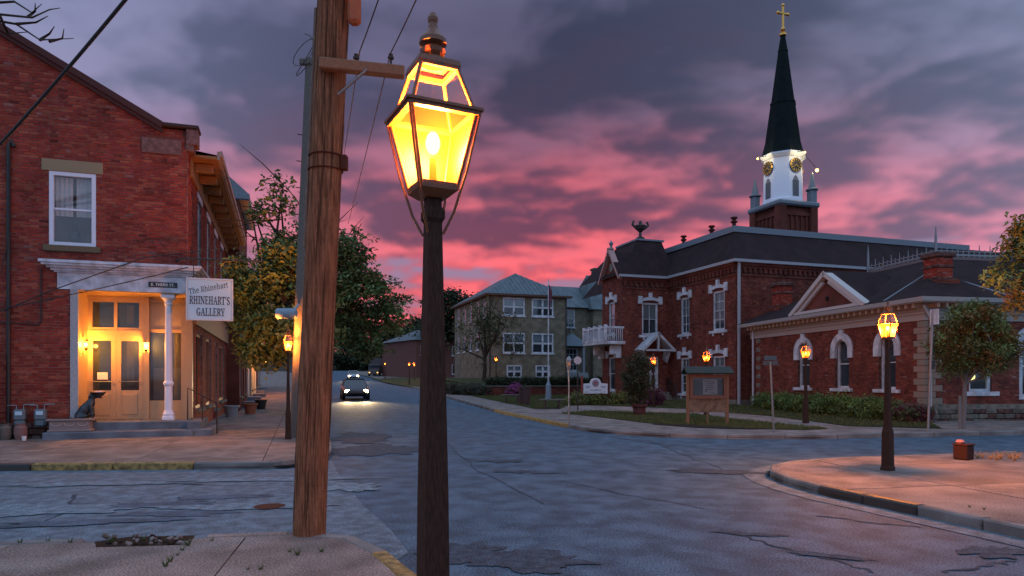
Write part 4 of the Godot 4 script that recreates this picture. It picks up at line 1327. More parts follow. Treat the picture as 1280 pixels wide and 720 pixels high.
	for k in 4: s.cbox(Vector3(2.15, 0.1 + 0.2 * k, 0.95 - 0.25 * k), Vector3(2.0, 0.22, 0.7), 0.02)
	part(b, "door_step", s, M.stone)
	s = sh(bay)
	for x in [1.1, 3.2]:
		s.tube([Vector3(x, 0.1, 1.3), Vector3(x, 1.1, 1.3), Vector3(x, 1.75, 0.2), Vector3(x, 0.7, 0.2)], 0.03, 6)
		for k in 5: s.tube([Vector3(x, 0.2 + k * 0.1, 1.1 - k * 0.2), Vector3(x, 1.2 + k * 0.12, 1.1 - k * 0.2)], 0.015, 5)
	part(b, "stair_railing", s, M.iron)
	# balcony on the gabled face
	s = sh(bl)
	s.cbox(Vector3(1.4, 3.95, 0.6), Vector3(3.4, 0.22, 1.4), 0.03)
	s.b2(Vector3(-0.3, 4.06, 1.2), Vector3(3.1, 4.16, 1.3)); s.b2(Vector3(-0.3, 4.85, 1.18), Vector3(3.1, 4.98, 1.32))
	for sx in [-0.25, 3.05]: s.b2(Vector3(sx - 0.05, 4.85, 0), Vector3(sx + 0.05, 4.98, 1.2)); 
	for k in 5: s.cbox(Vector3(-0.22 + k * 0.81, 4.55, 1.25), Vector3(0.18, 1.05, 0.18), 0.02)
	for sx in [0.2, 2.6]:
		s.prism(PackedVector2Array([Vector2(sx - 0.14, 3.84), Vector2(sx + 0.14, 3.84), Vector2(sx + 0.14, 3.0), Vector2(sx - 0.14, 3.0)]), 0.0, 0.35)
		s.cbox(Vector3(sx, 3.5, 0.5), Vector3(0.24, 0.6, 0.5), 0.06)
	var bal := part(b, "balcony", s, M.white)
	s = sh(bl)
	for k in 24: s.tube([Vector3(-0.15 + k * 0.135, 4.1, 1.25), Vector3(-0.15 + k * 0.135, 4.9, 1.25)], 0.03, 5, false)
	for k in 8:
		for sx in [-0.25, 3.05]: s.tube([Vector3(sx, 4.1, 0.1 + k * 0.135), Vector3(sx, 4.9, 0.1 + k * 0.135)], 0.03, 5, false)
	part(bal, "baluster_rail", s, M.white)
	# roofs
	s = sh()
	var i := 2.4
	var R := 10.5
	s.quad(Vector3(-0.3, H, 0.3), Vector3(24, H, 0.3), Vector3(24, R, -i), Vector3(i * 0.7, R, -i))
	s.quad(Vector3(-0.3, H, -20), Vector3(-0.3, H, 0.3), Vector3(i * 0.7, R, -i), Vector3(i * 0.7, R, -20))
	s.quad(Vector3(i * 0.7, R, -i), Vector3(24, R, -i), Vector3(24, R, -20), Vector3(i * 0.7, R, -20))
	s.b2(Vector3(23.7, 0, -20), Vector3(24, R, -0.3))
	part(b, "mansard_roof", s, M.slate)
	s = sh()
	s.b2(Vector3(i * 0.7 - 0.2, R - 0.1, -i - 0.3), Vector3(20.5, R + 0.26, -i + 0.2)); s.b2(Vector3(i * 0.7 - 0.2, R - 0.1, -20), Vector3(i * 0.7 + 0.25, R + 0.26, -i - 0.3))
	part(b, "ridge_coping", s, M.coping)
	s = sh()
	s.b2(Vector3(-0.36, H - 0.14, 0.2), Vector3(24, H + 0.02, 0.36)); s.b2(Vector3(-0.36, H - 0.14, -L + 0.2), Vector3(-0.2, H + 0.02, 0.2))
	s.b2(Vector3(-3.7, H - 0.14, -L + 0.2), Vector3(-0.36, H + 0.02, -L + 0.36))
	s.tube([Vector3(0.08, 0.2, 0.16), Vector3(0.08, H, 0.16)], 0.09, 8)
	part(b, "gutter", s, mk(lin(0.42, 0.45, 0.5), 0.5, "grain", Vector3.ONE))
	# bay roof: a truncated hip with an urn on top, and a small gable roof
	s = sh()
	var T0 := Vector3(-1.25, 11.0, -L - 1.9); var T1 := Vector3(0.6, 11.0, -L - 1.9)
	s.quad(Vector3(-3.7, H, -L + 0.3), Vector3(0.4, H, -L + 0.3), T1, T0)
	s.quad(Vector3(0.4, H, -L + 0.3), Vector3(1.9, H + 2.2, -L - 6), T1 + Vector3(0, 0, -3.0), T1)
	s.quad(T0, T1, T1 + Vector3(0, 0, -3), T0 + Vector3(0, 0, -3))
	s.quad(Vector3(-3.7, H, -L - 6.0), Vector3(-3.7, H, -L + 0.3), T0, T0 + Vector3(0, 0, -3))
	var g0 := Vector3(-3.65, 10.05, -L - 1.4)
	s.quad(Vector3(-3.7, H, -L + 0.15), Vector3(-2.2, H + 0.2, -L + 0.15), g0 + Vector3(2.4, 0, 0), g0)
	s.quad(Vector3(-2.2, H + 0.2, -L - 2.95), Vector3(-3.7, H, -L - 2.95), g0, g0 + Vector3(2.4, 0, 0))
	var br := part(b, "bay_roof", s, M.slate)
	s = sh()
	s.b2(T0 + Vector3(-0.1, -0.02, -3), T1 + Vector3(0.15, 0.1, 0.12))
	part(br, "roof_coping", s, M.coping)
	s = sh(bl)
	for sx in [[0.0, H - 0.1, 1.4, 10.1], [2.8, H - 0.1, 1.4, 10.1]]:
		var a := Vector3(sx[0], sx[1], 0.1); var c := Vector3(sx[2], sx[3], 0.1)
		s.box((a + c) / 2, Vector3(a.distance_to(c) + 0.3, 0.14, 0.4), Basis(Vector3(0, 0, 1), atan2(c.y - a.y, c.x - a.x)))
	part(b, "gable_board", s, mk(lin(0.38, 0.22, 0.2), 0.7))
	s = sh(bl)
	s.lathe([Vector2(0.0, 0), Vector2(0.28, 0), Vector2(0.28, 0.06), Vector2(0, 0.06)], 14)
	var ro := part(b, "gable_roundel", s, M.stone)
	ro.transform = bl * Transform3D(Basis(Vector3(1, 0, 0), PI / 2), Vector3(1.4, 8.95, 0.0)) * bl.affine_inverse()
	s = sh()
	var up := Vector3(-0.85, 11.1, -L - 2.2)
	s.lathe([Vector2(0.0, 0), Vector2(0.3, 0), Vector2(0.3, 0.12), Vector2(0.1, 0.25), Vector2(0.09, 0.5), Vector2(0.32, 0.72), Vector2(0.4, 0.95), Vector2(0.3, 1.0), Vector2(0.12, 1.05), Vector2(0.1, 1.25), Vector2(0.0, 1.35)], 12, up)
	for sx in [-1, 1]: s.tube([up + Vector3(sx * 0.3, 0.75, 0), up + Vector3(sx * 0.6, 1.0, 0), up + Vector3(sx * 0.5, 1.25, 0)], 0.08, 6)
	part(br, "urn_finial", s, M.iron)
	s = sh()
	s.lathe([Vector2(0.1, 0), Vector2(0.14, 0.1), Vector2(0.08, 0.3), Vector2(0.16, 0.5), Vector2(0.0, 0.7)], 8, g0 + Vector3(0.2, 0, 0))
	part(br, "gable_finial", s, M.coping)
	for p in [Vector3(1.9, R + 0.2, -8.2), Vector3(1.9, R + 0.2, -5.0), Vector3(1.9, R + 0.2, -11.5), Vector3(1.8, R + 0.2, -2.6)]:
		s = sh()
		s.lathe([Vector2(0.11, 0), Vector2(0.11, 0.3), Vector2(0.2, 0.34), Vector2(0.2, 0.42), Vector2(0.11, 0.44), Vector2(0.11, 0.56), Vector2(0.21, 0.58), Vector2(0.2, 0.66), Vector2(0, 0.7)], 12, p)
		part(b, "roof_vent", s, M.rust)
	# ---- tower
	var w := 3.15
	var tp := Vector3(14.4, 0, -13.6)      # nearest corner of the tower inside the church plan
	var tx := Transform3D(Basis(), tp)
	s = sh(tx)
	s.b2(Vector3(0, R - 0.5, -w), Vector3(w, 15.7, 0))
	var tw := part(b, "tower", s, M.far_brick)
	s = sh(tx)
	for c in [Vector3(0, 0, 0), Vector3(w, 0, 0), Vector3(0, 0, -w), Vector3(w, 0, -w)]:
		s.cbox(c + Vector3(0, 13.2, 0), Vector3(0.7, 5.4, 0.7), 0.05)
	for k in 5:
		s.b2(Vector3(0.45 + k * 0.5, 12.4, 0), Vector3(0.6 + k * 0.5, 15.0, 0.12)); s.b2(Vector3(-0.12, 12.4, -0.6 - k * 0.5), Vector3(0, 15.0, -0.45 - k * 0.5))
	s.b2(Vector3(0, 15.0, 0), Vector3(w, 15.3, 0.16)); s.b2(Vector3(-0.16, 15.0, -w), Vector3(0, 15.3, 0.0))
	s.b2(Vector3(0, 12.2, 0), Vector3(w, 12.4, 0.14)); s.b2(Vector3(-0.14, 12.2, -w), Vector3(0, 12.4, 0.0))
	for k in 6:
		s.b2(Vector3(0.45 + k * 0.38, 11.3, 0), Vector3(0.58 + k * 0.38, 12.1, 0.08)); s.b2(Vector3(-0.08, 11.3, -0.58 - k * 0.38), Vector3(0, 12.1, -0.45 - k * 0.38))
	part(tw, "buttress", s, M.far_brick)
	s = sh(tx)
	s.cbox(Vector3(w / 2, 15.95, -w / 2), Vector3(w + 0.95, 0.45, w + 0.95), 0.12)
	part(tw, "tower_cornice", s, M.coping)
	for c in [Vector3(0, 0, 0.0), Vector3(w, 0, 0), Vector3(0, 0, -w), Vector3(w, 0, -w)]:
		if c == Vector3(0, 0, 0.0): continue
		s = sh(tx)
		s.cbox(c + Vector3(0, 16.6, 0), Vector3(0.6, 1.2, 0.6), 0.06)
		s.lathe([Vector2(0.5, 17.2), Vector2(0.5, 17.3), Vector2(0.3, 17.4), Vector2(0.06, 18.7), Vector2(0.0, 18.8)], 8, c, true)
		part(tw, "pinnacle", s, M.coping)
	# octagonal belfry
	var O := tp + Vector3(w / 2, 16.2, -w / 2)
	var rr := 1.68
	var a0 := PI / 8
	var oct := Transform3D(Basis(Vector3.UP, a0), O)
	s = sh(oct)
	s.lathe([Vector2(rr * 1.02, 0.0), Vector2(rr * 1.02, 0.3), Vector2(rr * 0.97, 0.34), Vector2(rr * 0.93, 3.7), Vector2(rr * 1.0, 3.76), Vector2(rr * 1.12, 4.0), Vector2(rr * 1.12, 4.1), Vector2(0, 4.1)], 8, Vector3(), true)
	var bf := part(b, "belfry", s, mk(lin(0.72, 0.76, 0.86), 0.6))
	var ap := rr * 0.95 * cos(PI / 8)
	for k in 8:
		var f := Transform3D(Basis(Vector3.UP, k * PI / 4), O) * Transform3D(Basis(), Vector3(0, 0, ap))
		if k % 2 == 0:
			s = sh(f)
			var lv := PackedVector2Array([Vector2(-0.3, 0.45), Vector2(0.3, 0.45), Vector2(0.3, 1.7), Vector2(0.16, 2.0), Vector2(0.0, 2.18), Vector2(-0.16, 2.0), Vector2(-0.3, 1.7)])
			s.prism(lv, -0.05, 0.06)
			part(bf, "louvre", s, mk(lin(0.2, 0.2, 0.22), 0.8))
			s = sh(f)
			for q in 9: s.box(Vector3(0, 0.6 + q * 0.14, 0.075), Vector3(0.54, 0.03, 0.05))
			part(bf, "louvre_slats", s, M.grey_panel)
			var cl := sh()
			cl.lathe([Vector2(0.0, 0.0), Vector2(0.58, 0.0), Vector2(0.58, 0.08), Vector2(0.0, 0.08)], 24)
			var face := part(bf, "clock_face", cl, mk(lin(0.03, 0.022, 0.015), 0.5))
			face.transform = f * Transform3D(Basis(Vector3(1, 0, 0), PI / 2), Vector3(0, 3.0, 0.0))
			s = sh()
			for q in 12:
				var an := TAU * q / 12
				s.box(Vector3(sin(an) * 0.46, 0.1, -cos(an) * 0.46), Vector3(0.075, 0.03, 0.2), Basis(Vector3.UP, -an))
			s.box(Vector3(0.1, 0.12, 0.09), Vector3(0.06, 0.02, 0.3), Basis(Vector3.UP, 0.8)); s.box(Vector3(-0.15, 0.13, 0.1), Vector3(0.045, 0.02, 0.42), Basis(Vector3.UP, -1.0))
			for q in 24:
				var an := TAU * q / 24
				s.box(Vector3(sin(an) * 0.55, 0.1, -cos(an) * 0.55), Vector3(0.16, 0.04, 0.03), Basis(Vector3.UP, -an))
			part(face, "numerals_and_hands", s, M.gold)
	s = sh(oct)
	s.lathe([Vector2(rr * 1.1, 4.1), Vector2(rr * 1.02, 4.3), Vector2(rr * 0.88, 5.2), Vector2(rr * 0.62, 8.4), Vector2(rr * 0.64, 8.45), Vector2(rr * 0.63, 8.6), Vector2(rr * 0.58, 8.65), Vector2(rr * 0.24, 12.9), Vector2(rr * 0.26, 12.95), Vector2(rr * 0.23, 13.1), Vector2(rr * 0.1, 14.4), Vector2(0.0, 14.5)], 8, Vector3(), true)
	var spire := part(b, "spire", s, M.copper)
	s = sh(Transform3D(Basis(), O))
	s.lathe([Vector2(0.28, 14.3), Vector2(0.3, 14.45), Vector2(0.12, 14.6), Vector2(0.22, 14.8), Vector2(0.1, 15.0)], 10)
	s.cbox(Vector3(0, 15.8, 0), Vector3(0.16, 2.0, 0.16), 0.03); s.cbox(Vector3(0, 16.15, 0), Vector3(1.0, 0.16, 0.16), 0.03)
	for e in [Vector3(0.5, 16.15, 0), Vector3(-0.5, 16.15, 0), Vector3(0, 16.85, 0)]: s.ball(e, Vector3.ONE * 0.15, 5, 8)
	part(spire, "cross", s, M.gold)
	# small flood lamps that light the clock faces
	for k in [0, 6, 1, 7]:
		var dirn := Vector3(0, 0, 1).rotated(Vector3.UP, k * PI / 4)
		var c := O + dirn * 2.55 + Vector3(0, 3.7, 0)
		if k == 1: c = O + dirn * 2.35 + Vector3(0.35, 2.7, 0)
		if k == 7: continue
		var fl := part(bf, "flood_lamp", sh().tube([O + dirn * 1.7 + Vector3(0, 4.0, 0), c + Vector3(0, 0.12, 0)], 0.03, 5), M.iron)
		part(fl, "bulb", sh().ball(c, Vector3.ONE * (0.13 if k == 1 else 0.07), 6, 8), M.bulb_small)
		var l := OmniLight3D.new()
		l.name = "flood_light"
		l.light_color = Color(1.0, 0.92, 0.7)
		l.light_energy = 1.1
		l.light_size = 0.1
		l.omni_range = 20.0
		l.omni_attenuation = 2.0
		l.shadow_enabled = true
		l.position = c
		b.add_child(l, true)

# ---------------------------------------------------------------- the low brick hall beside the church
func build_annex() -> void:
	var b := thing("brick_hall", "low brick hall with round arched white windows, pale quoins and a gabled pediment", "building", Vector3(15.06, 0, -24.9), 0.1687)
	var L := 12.3
	var H := 4.2
	var front := Transform3D.IDENTITY
	var lw := Transform3D(Basis(Vector3.UP, -PI / 2), Vector3(0, 0, -L))
	var hl := []
	for c in [7.5, 4.67, 1.92]: hl.append(Rect2(L - c - 0.46, 1.26, 0.92, 2.12))
	var hf := [Rect2(1.85, 1.2, 0.95, 2.1), Rect2(4.0, 0.9, 1.1, 2.5), Rect2(7.2, 1.2, 0.95, 2.1)]
	var s := sh(lw)
	wall(s, 0, L, 0.7, H, hl)
	part(b, "side_wall", s, M.mortar_dark)
	s = sh()
	wall(s, 0.3, 14, 0.7, H, hf)
	part(b, "front_wall", s, M.mortar_dark)
	bricks(b, lw, 0, L, 0.72, H - 0.3, hl, BRICK_DULL)
	bricks(b, front, 0, 14, 0.72, H - 0.3, hf, BRICK_DULL)
	for h in hl: window(b, lw, h.position.x, h.position.y, h.size.x, h.size.y, {"head": "arch", "sill_mat": M.white, "sill_t": 0.14, "sill_w": 0.5, "fw": 0.1, "rows": 2, "cols": 1, "deep": 0.16})
	window(b, front, 1.85, 1.2, 0.95, 2.1, {"head": "arch", "sill_mat": M.white, "sill_t": 0.16, "sill_w": 0.5, "fw": 0.1})
	window(b, front, 4.0, 0.9, 1.1, 2.5, {"called": "door", "frame": M.white, "fw": 0.2, "rows": 2, "sill": false, "head": "arch"})
	window(b, front, 7.2, 1.2, 0.95, 2.1, {"head": "arch", "sill_mat": M.white})
	# small lit lamp in the front window
	var lp := part(b, "window_lamp", sh().ball(Vector3(2.3, 1.75, -0.35), Vector3(0.12, 0.14, 0.1)), glow(Color(1.0, 0.95, 0.6), 2.5))
	# stone base course by course, and the water table
	part(b, "base_core", sh().b2(Vector3(0, 0, -L), Vector3(14, 0.56, -0.06)), M.soil)
	var r2 := RandomNumberGenerator.new()
	r2.seed = 8
	for row in 3:
		var x := -0.02
		while x < 8.5:
			var w := r2.randf_range(0.3, 0.75)
			part(b, "base_stone", sh().cbox(Vector3(x + w / 2, 0.1 + row * 0.185, -0.02 + r2.randf() * 0.02), Vector3(w - 0.02, 0.17, 0.2), 0.025), [M.stone_b, M.stone, M.mortar_dark][r2.randi() % 3])
			x += w
		x = 0.0
		while x < L - 0.3:
			var w2 := r2.randf_range(0.4, 0.9)
			part(b, "base_stone", sh(lw).cbox(Vector3(x + w2 / 2, 0.1 + row * 0.185, -0.02 + r2.randf() * 0.02), Vector3(w2 - 0.02, 0.17, 0.2), 0.025), [M.stone_b, M.stone, M.mortar_dark][r2.randi() % 3])
			x += w2
	s = sh()
	s.b2(Vector3(-0.05, 0.56, -L), Vector3(14, 0.74, 0.06))
	part(b, "water_table", s, M.stone)
	# quoins
	for k in 14:
		var y := 0.86 + k * 0.235
		var big := k % 2 == 0
		part(b, "quoin", sh().b2(Vector3(-0.04, y - 0.108, -0.32 if big else -0.5), Vector3(0.7 if big else 0.42, y + 0.108, 0.04)), mk(lin(0.33 + 0.03 * (k % 3), 0.28, 0.22), 0.9, "grain", Vector3.ONE * 2.0))
	for k in 14:
		if k % 2 == 0: part(b, "quoin", sh(lw).cbox(Vector3(0.75, 0.86 + k * 0.235, 0.0), Vector3(0.4, 0.21, 0.08), 0.01), M.stone)
	# entablature and eaves
	s = sh()
	s.b2(Vector3(-0.06, 3.82, -L), Vector3(14, 4.05, 0.06))
	s.b2(Vector3(-0.12, 4.05, -L), Vector3(14, 4.12, 0.12))
	part(b, "frieze", s, mk(lin(0.48, 0.42, 0.38), 0.6, "grain", Vector3.ONE))
	s = sh()
	for k in 34: s.b2(Vector3(-0.42, 4.26, -0.15 - k * 0.36), Vector3(-0.06, 4.42, -0.03 - k * 0.36))
	for k in 24: s.b2(Vector3(0.15 + k * 0.36, 4.26, 0.06), Vector3(0.27 + k * 0.36, 4.42, 0.42))
	part(b, "eave_dentils", s, mk(lin(0.32, 0.22, 0.15), 0.7)).set_meta("kind", "stuff")
	s = sh()
	s.b2(Vector3(-0.5, 4.42, -L - 0.3), Vector3(14, 4.48, 0.5))
	s.b2(Vector3(-0.56, 4.46, -L - 0.3), Vector3(14, 4.62, 0.56))
	s.b2(Vector3(-0.04, 4.1, -L), Vector3(14, 4.42, 0.04))
	part(b, "eave", s, mk(lin(0.40, 0.38, 0.36), 0.6, "grain", Vector3.ONE))
	# hipped roof with a railed flat on top
	s = sh()
	var e := 0.55
	var D := 6.9
	var A := Vector3(-e, 4.63, e); var B := Vector3(14, 4.63, e); var C := Vector3(14, 4.63, -L - e); var E := Vector3(-e, 4.63, -L - e)
	var a := Vector3(4, D, -4); var bb := Vector3(14, D, -4); var c := Vector3(14, D, -8.3); var ee := Vector3(4, D, -8.3)
	s.quad(A, B, bb, a); s.quad(E, A, a, ee); s.quad(C, E, ee, c); s.quad(a, bb, c, ee)
	part(b, "roof", s, M.slate)
	s = sh()
	s.b2(Vector3(3.85, D - 0.14, -8.45), Vector3(14, D + 0.05, -3.85))
	part(b, "roof_deck_edge", s, mk(lin(0.22, 0.16, 0.16), 0.6, "grain", Vector3.ONE))
	s = sh()
	var n := 0
	for k in 17:
		var p := Vector3(4, D, -4 - k * 0.27)
		s.tube([p, p + Vector3(0, 0.62 if k % 2 == 0 else 0.42, 0)], [0.045, 0.012], 5)
	for k in 36:
		var p := Vector3(4 + k * 0.27, D, -4)
		s.tube([p, p + Vector3(0, 0.62 if k % 2 == 0 else 0.42, 0)], [0.045, 0.012], 5)
	s.b2(Vector3(3.97, D + 0.12, -8.3), Vector3(4.03, D + 0.2, -4)); s.b2(Vector3(3.97, D + 0.12, -4.03), Vector3(14, D + 0.2, -3.97))
	s.b2(Vector3(3.98, D + 0.3, -8.3), Vector3(4.02, D + 0.34, -4)); s.b2(Vector3(3.97, D + 0.3, -4.02), Vector3(14, D + 0.34, -3.98))
	for p in [Vector3(4, D, -4), Vector3(4, D, -8.3), Vector3(8.2, D, -4), Vector3(12.5, D, -4)]: s.tube([p, p + Vector3(0, 0.9, 0), p + Vector3(0, 1.4, 0)], [0.07, 0.05, 0.01], 6)
	part(b, "iron_cresting", s, M.steel)
	# pediments over the eaves: one on the side, one on the front
	for q in [[lw, L - 5.25, 2.35, 1.5], [front, 6.4, 2.6, 1.75]]:
		var x: float = q[1]
		var hw: float = q[2]
		var ht: float = q[3]
		s = sh(q[0])
		s.prism(PackedVector2Array([Vector2(x - hw, 4.62), Vector2(x + hw, 4.62), Vector2(x, 4.62 + ht)]), -2.5, 0.3)
		var pd := part(b, "pediment", s, M.far_brick)
		s = sh(q[0])
		for sg in [-1, 1]:
			var p0 := Vector3(x + sg * (hw + 0.25), 4.66, 0.36)
			var p1 := Vector3(x, 4.66 + ht + 0.14, 0.36)
			var ang := atan2(p1.y - p0.y, p1.x - p0.x)
			s.box((p0 + p1) / 2, Vector3(p0.distance_to(p1) + 0.1, 0.2, 0.34), Basis(Vector3(0, 0, 1), ang))
			s.box((p0 + p1) / 2 + Vector3(0, -0.24, -0.03), Vector3(p0.distance_to(p1) - 0.5, 0.16, 0.2), Basis(Vector3(0, 0, 1), ang))
		s.b2(Vector3(x - hw, 4.62, 0.3), Vector3(x + hw, 4.78, 0.5))
		part(pd, "raking_moulding", s, mk(lin(0.46, 0.42, 0.40), 0.7))
		s = sh(q[0])
		for sg in [-1, 1]:
			s.quad(Vector3(x + sg * (hw + 0.3), 4.72, 0.52), Vector3(x, 4.72 + ht + 0.2, 0.52), Vector3(x, 4.72 + ht + 0.2, -2.5), Vector3(x + sg * (hw + 0.3), 4.72, -2.5))
		part(pd, "pediment_roof", s, M.slate)
		var ro := part(pd, "roundel", sh().lathe([Vector2(0, 0), Vector2(0.1, 0), Vector2(0.1, 0.05), Vector2(0, 0.05)], 10), M.dark)
		ro.transform = (q[0] as Transform3D) * Transform3D(Basis(Vector3(1, 0, 0), PI / 2), Vector3(x, 5.2, 0.3))
	# valley flashing lines
	s = sh()
	s.tube([Vector3(-0.5, 4.66, -1.5), Vector3(2.0, 5.9, -2.2)], 0.04, 5); s.tube([Vector3(3.2, 4.7, 0.4), Vector3(2.2, 6.0, -2.4)], 0.06, 5)
	part(b, "valley_flashing", s, M.coping)
	# chimneys
	for q in [[Vector3(1.75, 4.9, -1.35), 0.68, 6.55, 1.0], [Vector3(1.2, 4.8, -11.3), 0.72, 6.75, 0.95]]:
		var p: Vector3 = q[0]
		s = sh()
		s.b2(Vector3(p.x - q[3] / 2, 4.6, p.z - q[3] / 2), Vector3(p.x + q[3] / 2, 5.55, p.z + q[3] / 2))
		s.b2(Vector3(p.x - q[1] / 2, 5.5, p.z - q[1] / 2), Vector3(p.x + q[1] / 2, q[2] - 0.2, p.z + q[1] / 2))
		var ch := part(b, "chimney", s, M.mortar_dark)
		for f in 4:
			var t := Transform3D(Basis(Vector3.UP, f * PI / 2), Vector3(p.x, 0, p.z))
			bricks(ch, t * Transform3D(Basis(), Vector3(0, 0, q[1] / 2)), -q[1] / 2, q[1] / 2, 5.55, q[2] - 0.2, [], BRICK_RED)
			bricks(ch, t * Transform3D(Basis(), Vector3(0, 0, q[3] / 2)), -q[3] / 2, q[3] / 2, 4.7, 5.52, [], BRICK_DULL)
		s = sh()
		s.cbox(Vector3(p.x, q[2] - 0.1, p.z), Vector3(q[1] + 0.2, 0.2, q[1] + 0.2), 0.04)
		s.cbox(Vector3(p.x, q[2] - 0.55, p.z), Vector3(q[1] + 0.12, 0.1, q[1] + 0.12), 0.02)
		part(ch, "chimney_cap", s, M.mortar_dark)
	s = sh(lw)
	s.tube([Vector3(0.35, 0.3, 0.1), Vector3(0.35, 4.4, 0.1)], 0.06, 6)
	part(b, "downpipe", s, mk(lin(0.42, 0.45, 0.5), 0.5))
	s = sh()
	s.tube([Vector3(0.16, 0.6, 0.1), Vector3(0.16, 3.9, 0.1), Vector3(-0.3, 4.3, 0.3)], 0.045, 6)
	part(b, "downpipe", s, mk(lin(0.42, 0.40, 0.38), 0.5))

# ---------------------------------------------------------------- far buildings and hill
func simple_house(called: String, label: String, pos: Vector3, turn: float, w: float, l: float, h: float, rh: float, m: Material, rm: Material, rows: int, cols: int) -> Node3D:
	var b := thing(called, label, "building", pos, turn)
	var holes := []
	for r in rows:
		for c in cols: holes.append(Rect2(0.8 + c * (w - 1.0) / cols, 1.0 + r * 3.0, 1.1, 1.6))
	var s := sh()
	wall(s, 0, w, -2, h, holes)
	s.b2(Vector3(0, -2, -l), Vector3(w, h, -0.9)) if rows == 0 else s.b2(Vector3(0, -2, -l), Vector3(0.3, h, -0.3))
	s.b2(Vector3(w - 0.3, -2, -l), Vector3(w, h, -0.3)); s.b2(Vector3(0.3, -2, -l), Vector3(w - 0.3, h, -l + 0.3))
	part(b, "wall", s, m)
	for q in holes: window(b, Transform3D.IDENTITY, q.position.x, q.position.y, q.size.x, q.size.y, {"fw": 0.12, "blind": 0.4, "sill_mat": M.white})
	s = sh()
	var A := Vector3(-0.5, h, 0.5); var B := Vector3(w + 0.5, h, 0.5); var C := Vector3(w + 0.5, h, -l - 0.5); var D := Vector3(-0.5, h, -l - 0.5)
	var P := Vector3(w * 0.3, h + rh, -l / 2); var Q := Vector3(w * 0.7, h + rh, -l / 2)
	s.quad(A, B, Q, P); s.tri(B, C, Q); s.quad(C, D, P, Q); s.tri(D, A, P)
	s.quad(A, D, C, B)
	part(b, "roof", s, rm)
	return b
func build_far() -> void:
	simple_house("long_brick_house", "long dull red two storey house with a low grey roof beyond the school", at(520, 473, 108) * Vector3(1, 0, 1) + Vector3(0, 1.4, 0), TURN + 0.25, 15, 14, 6.4, 2.4, mk(lin(0.20, 0.09, 0.075), 0.9, "grain", Vector3(1, 4, 1)), M.metal_roof, 2, 5)
	simple_house("plain_house", "small brown gabled house by the pair of lit lamps up the street", at(500, 473, 128) * Vector3(1, 0, 1) + Vector3(0, 1.9, 0), TURN, 8, 9, 5.6, 2.6, mk(lin(0.23, 0.13, 0.11), 0.9, "grain", Vector3.ONE), M.coping, 2, 3)
	simple_house("pale_garage", "low pale blue garage at the top of the street", at(425, 473, 190) * Vector3(1, 0, 1) + Vector3(0, 3.6, 0), 0.1, 22, 12, 3.6, 1.8, mk(lin(0.30, 0.36, 0.40), 0.8, "grain", Vector3.ONE), M.coping, 1, 5)
	# terrace of the school behind its brick wall
	var s := sh()
	s.quad(Vector3(-3.5, 0.4, -58), Vector3(-1.85, 1.05, -50.3), Vector3(-1.85, 1.05, -50.3), Vector3(-8.5, 1.7, -76))
	s.quad(Vector3(-1.85, 1.05, -50.3), Vector3(7.6, 1.05, -52.9), Vector3(16, 1.75, -76), Vector3(-7.5, 1.75, -76))
	s.quad(Vector3(-7.5, 1.75, -76), Vector3(16, 1.75, -76), Vector3(12, 1.8, -110), Vector3(-19, 1.8, -110))
	s.quad(Vector3(-9.6, 0.6, -70), Vector3(-2.2, 0.3, -50.3), Vector3(-1.85, 1.05, -50.3), Vector3(-7.5, 1.75, -76))
	s.quad(Vector3(-23, 1.6, -110), Vector3(-9.6, 0.6, -70), Vector3(-7.5, 1.75, -76), Vector3(-19, 1.8, -110))
	structure("terrace", s, M.lawn)
	s = sh()      # a low hill closes the street
	for i in 24:
		var x0 := -260.0 + i * 22.0
		var h0 := 9.0 + 5.0 * sin(i * 0.5) + (8.0 if i < 9 else 0.0)
		var h1 := 9.0 + 5.0 * sin((i + 1) * 0.5) + (8.0 if i + 1 < 9 else 0.0)
		s.quad(Vector3(x0, 3.0, -215), Vector3(x0 + 22, 3.0, -215), Vector3(x0 + 22, h1, -290), Vector3(x0, h0, -290))
	structure("hill", s, M.ground)
	# brick retaining wall in front of the school
	var w := thing("brick_garden_wall", "low red brick garden wall with stone coping before the stone school", "wall", Vector3(-1.95, 0.2, -50.0), 0.2707)
	part(w, "core", sh().b2(Vector3(0, -0.3, -0.35), Vector3(9.6, 0.85, 0)), M.mortar_dark)
	bricks(w, Transform3D.IDENTITY, 0, 9.6, -0.05, 0.85, [], BRICK_DULL)
	part(w, "coping", sh().cbox(Vector3(4.8, 0.9, -0.17), Vector3(9.75, 0.1, 0.5), 0.02), M.stone_b)

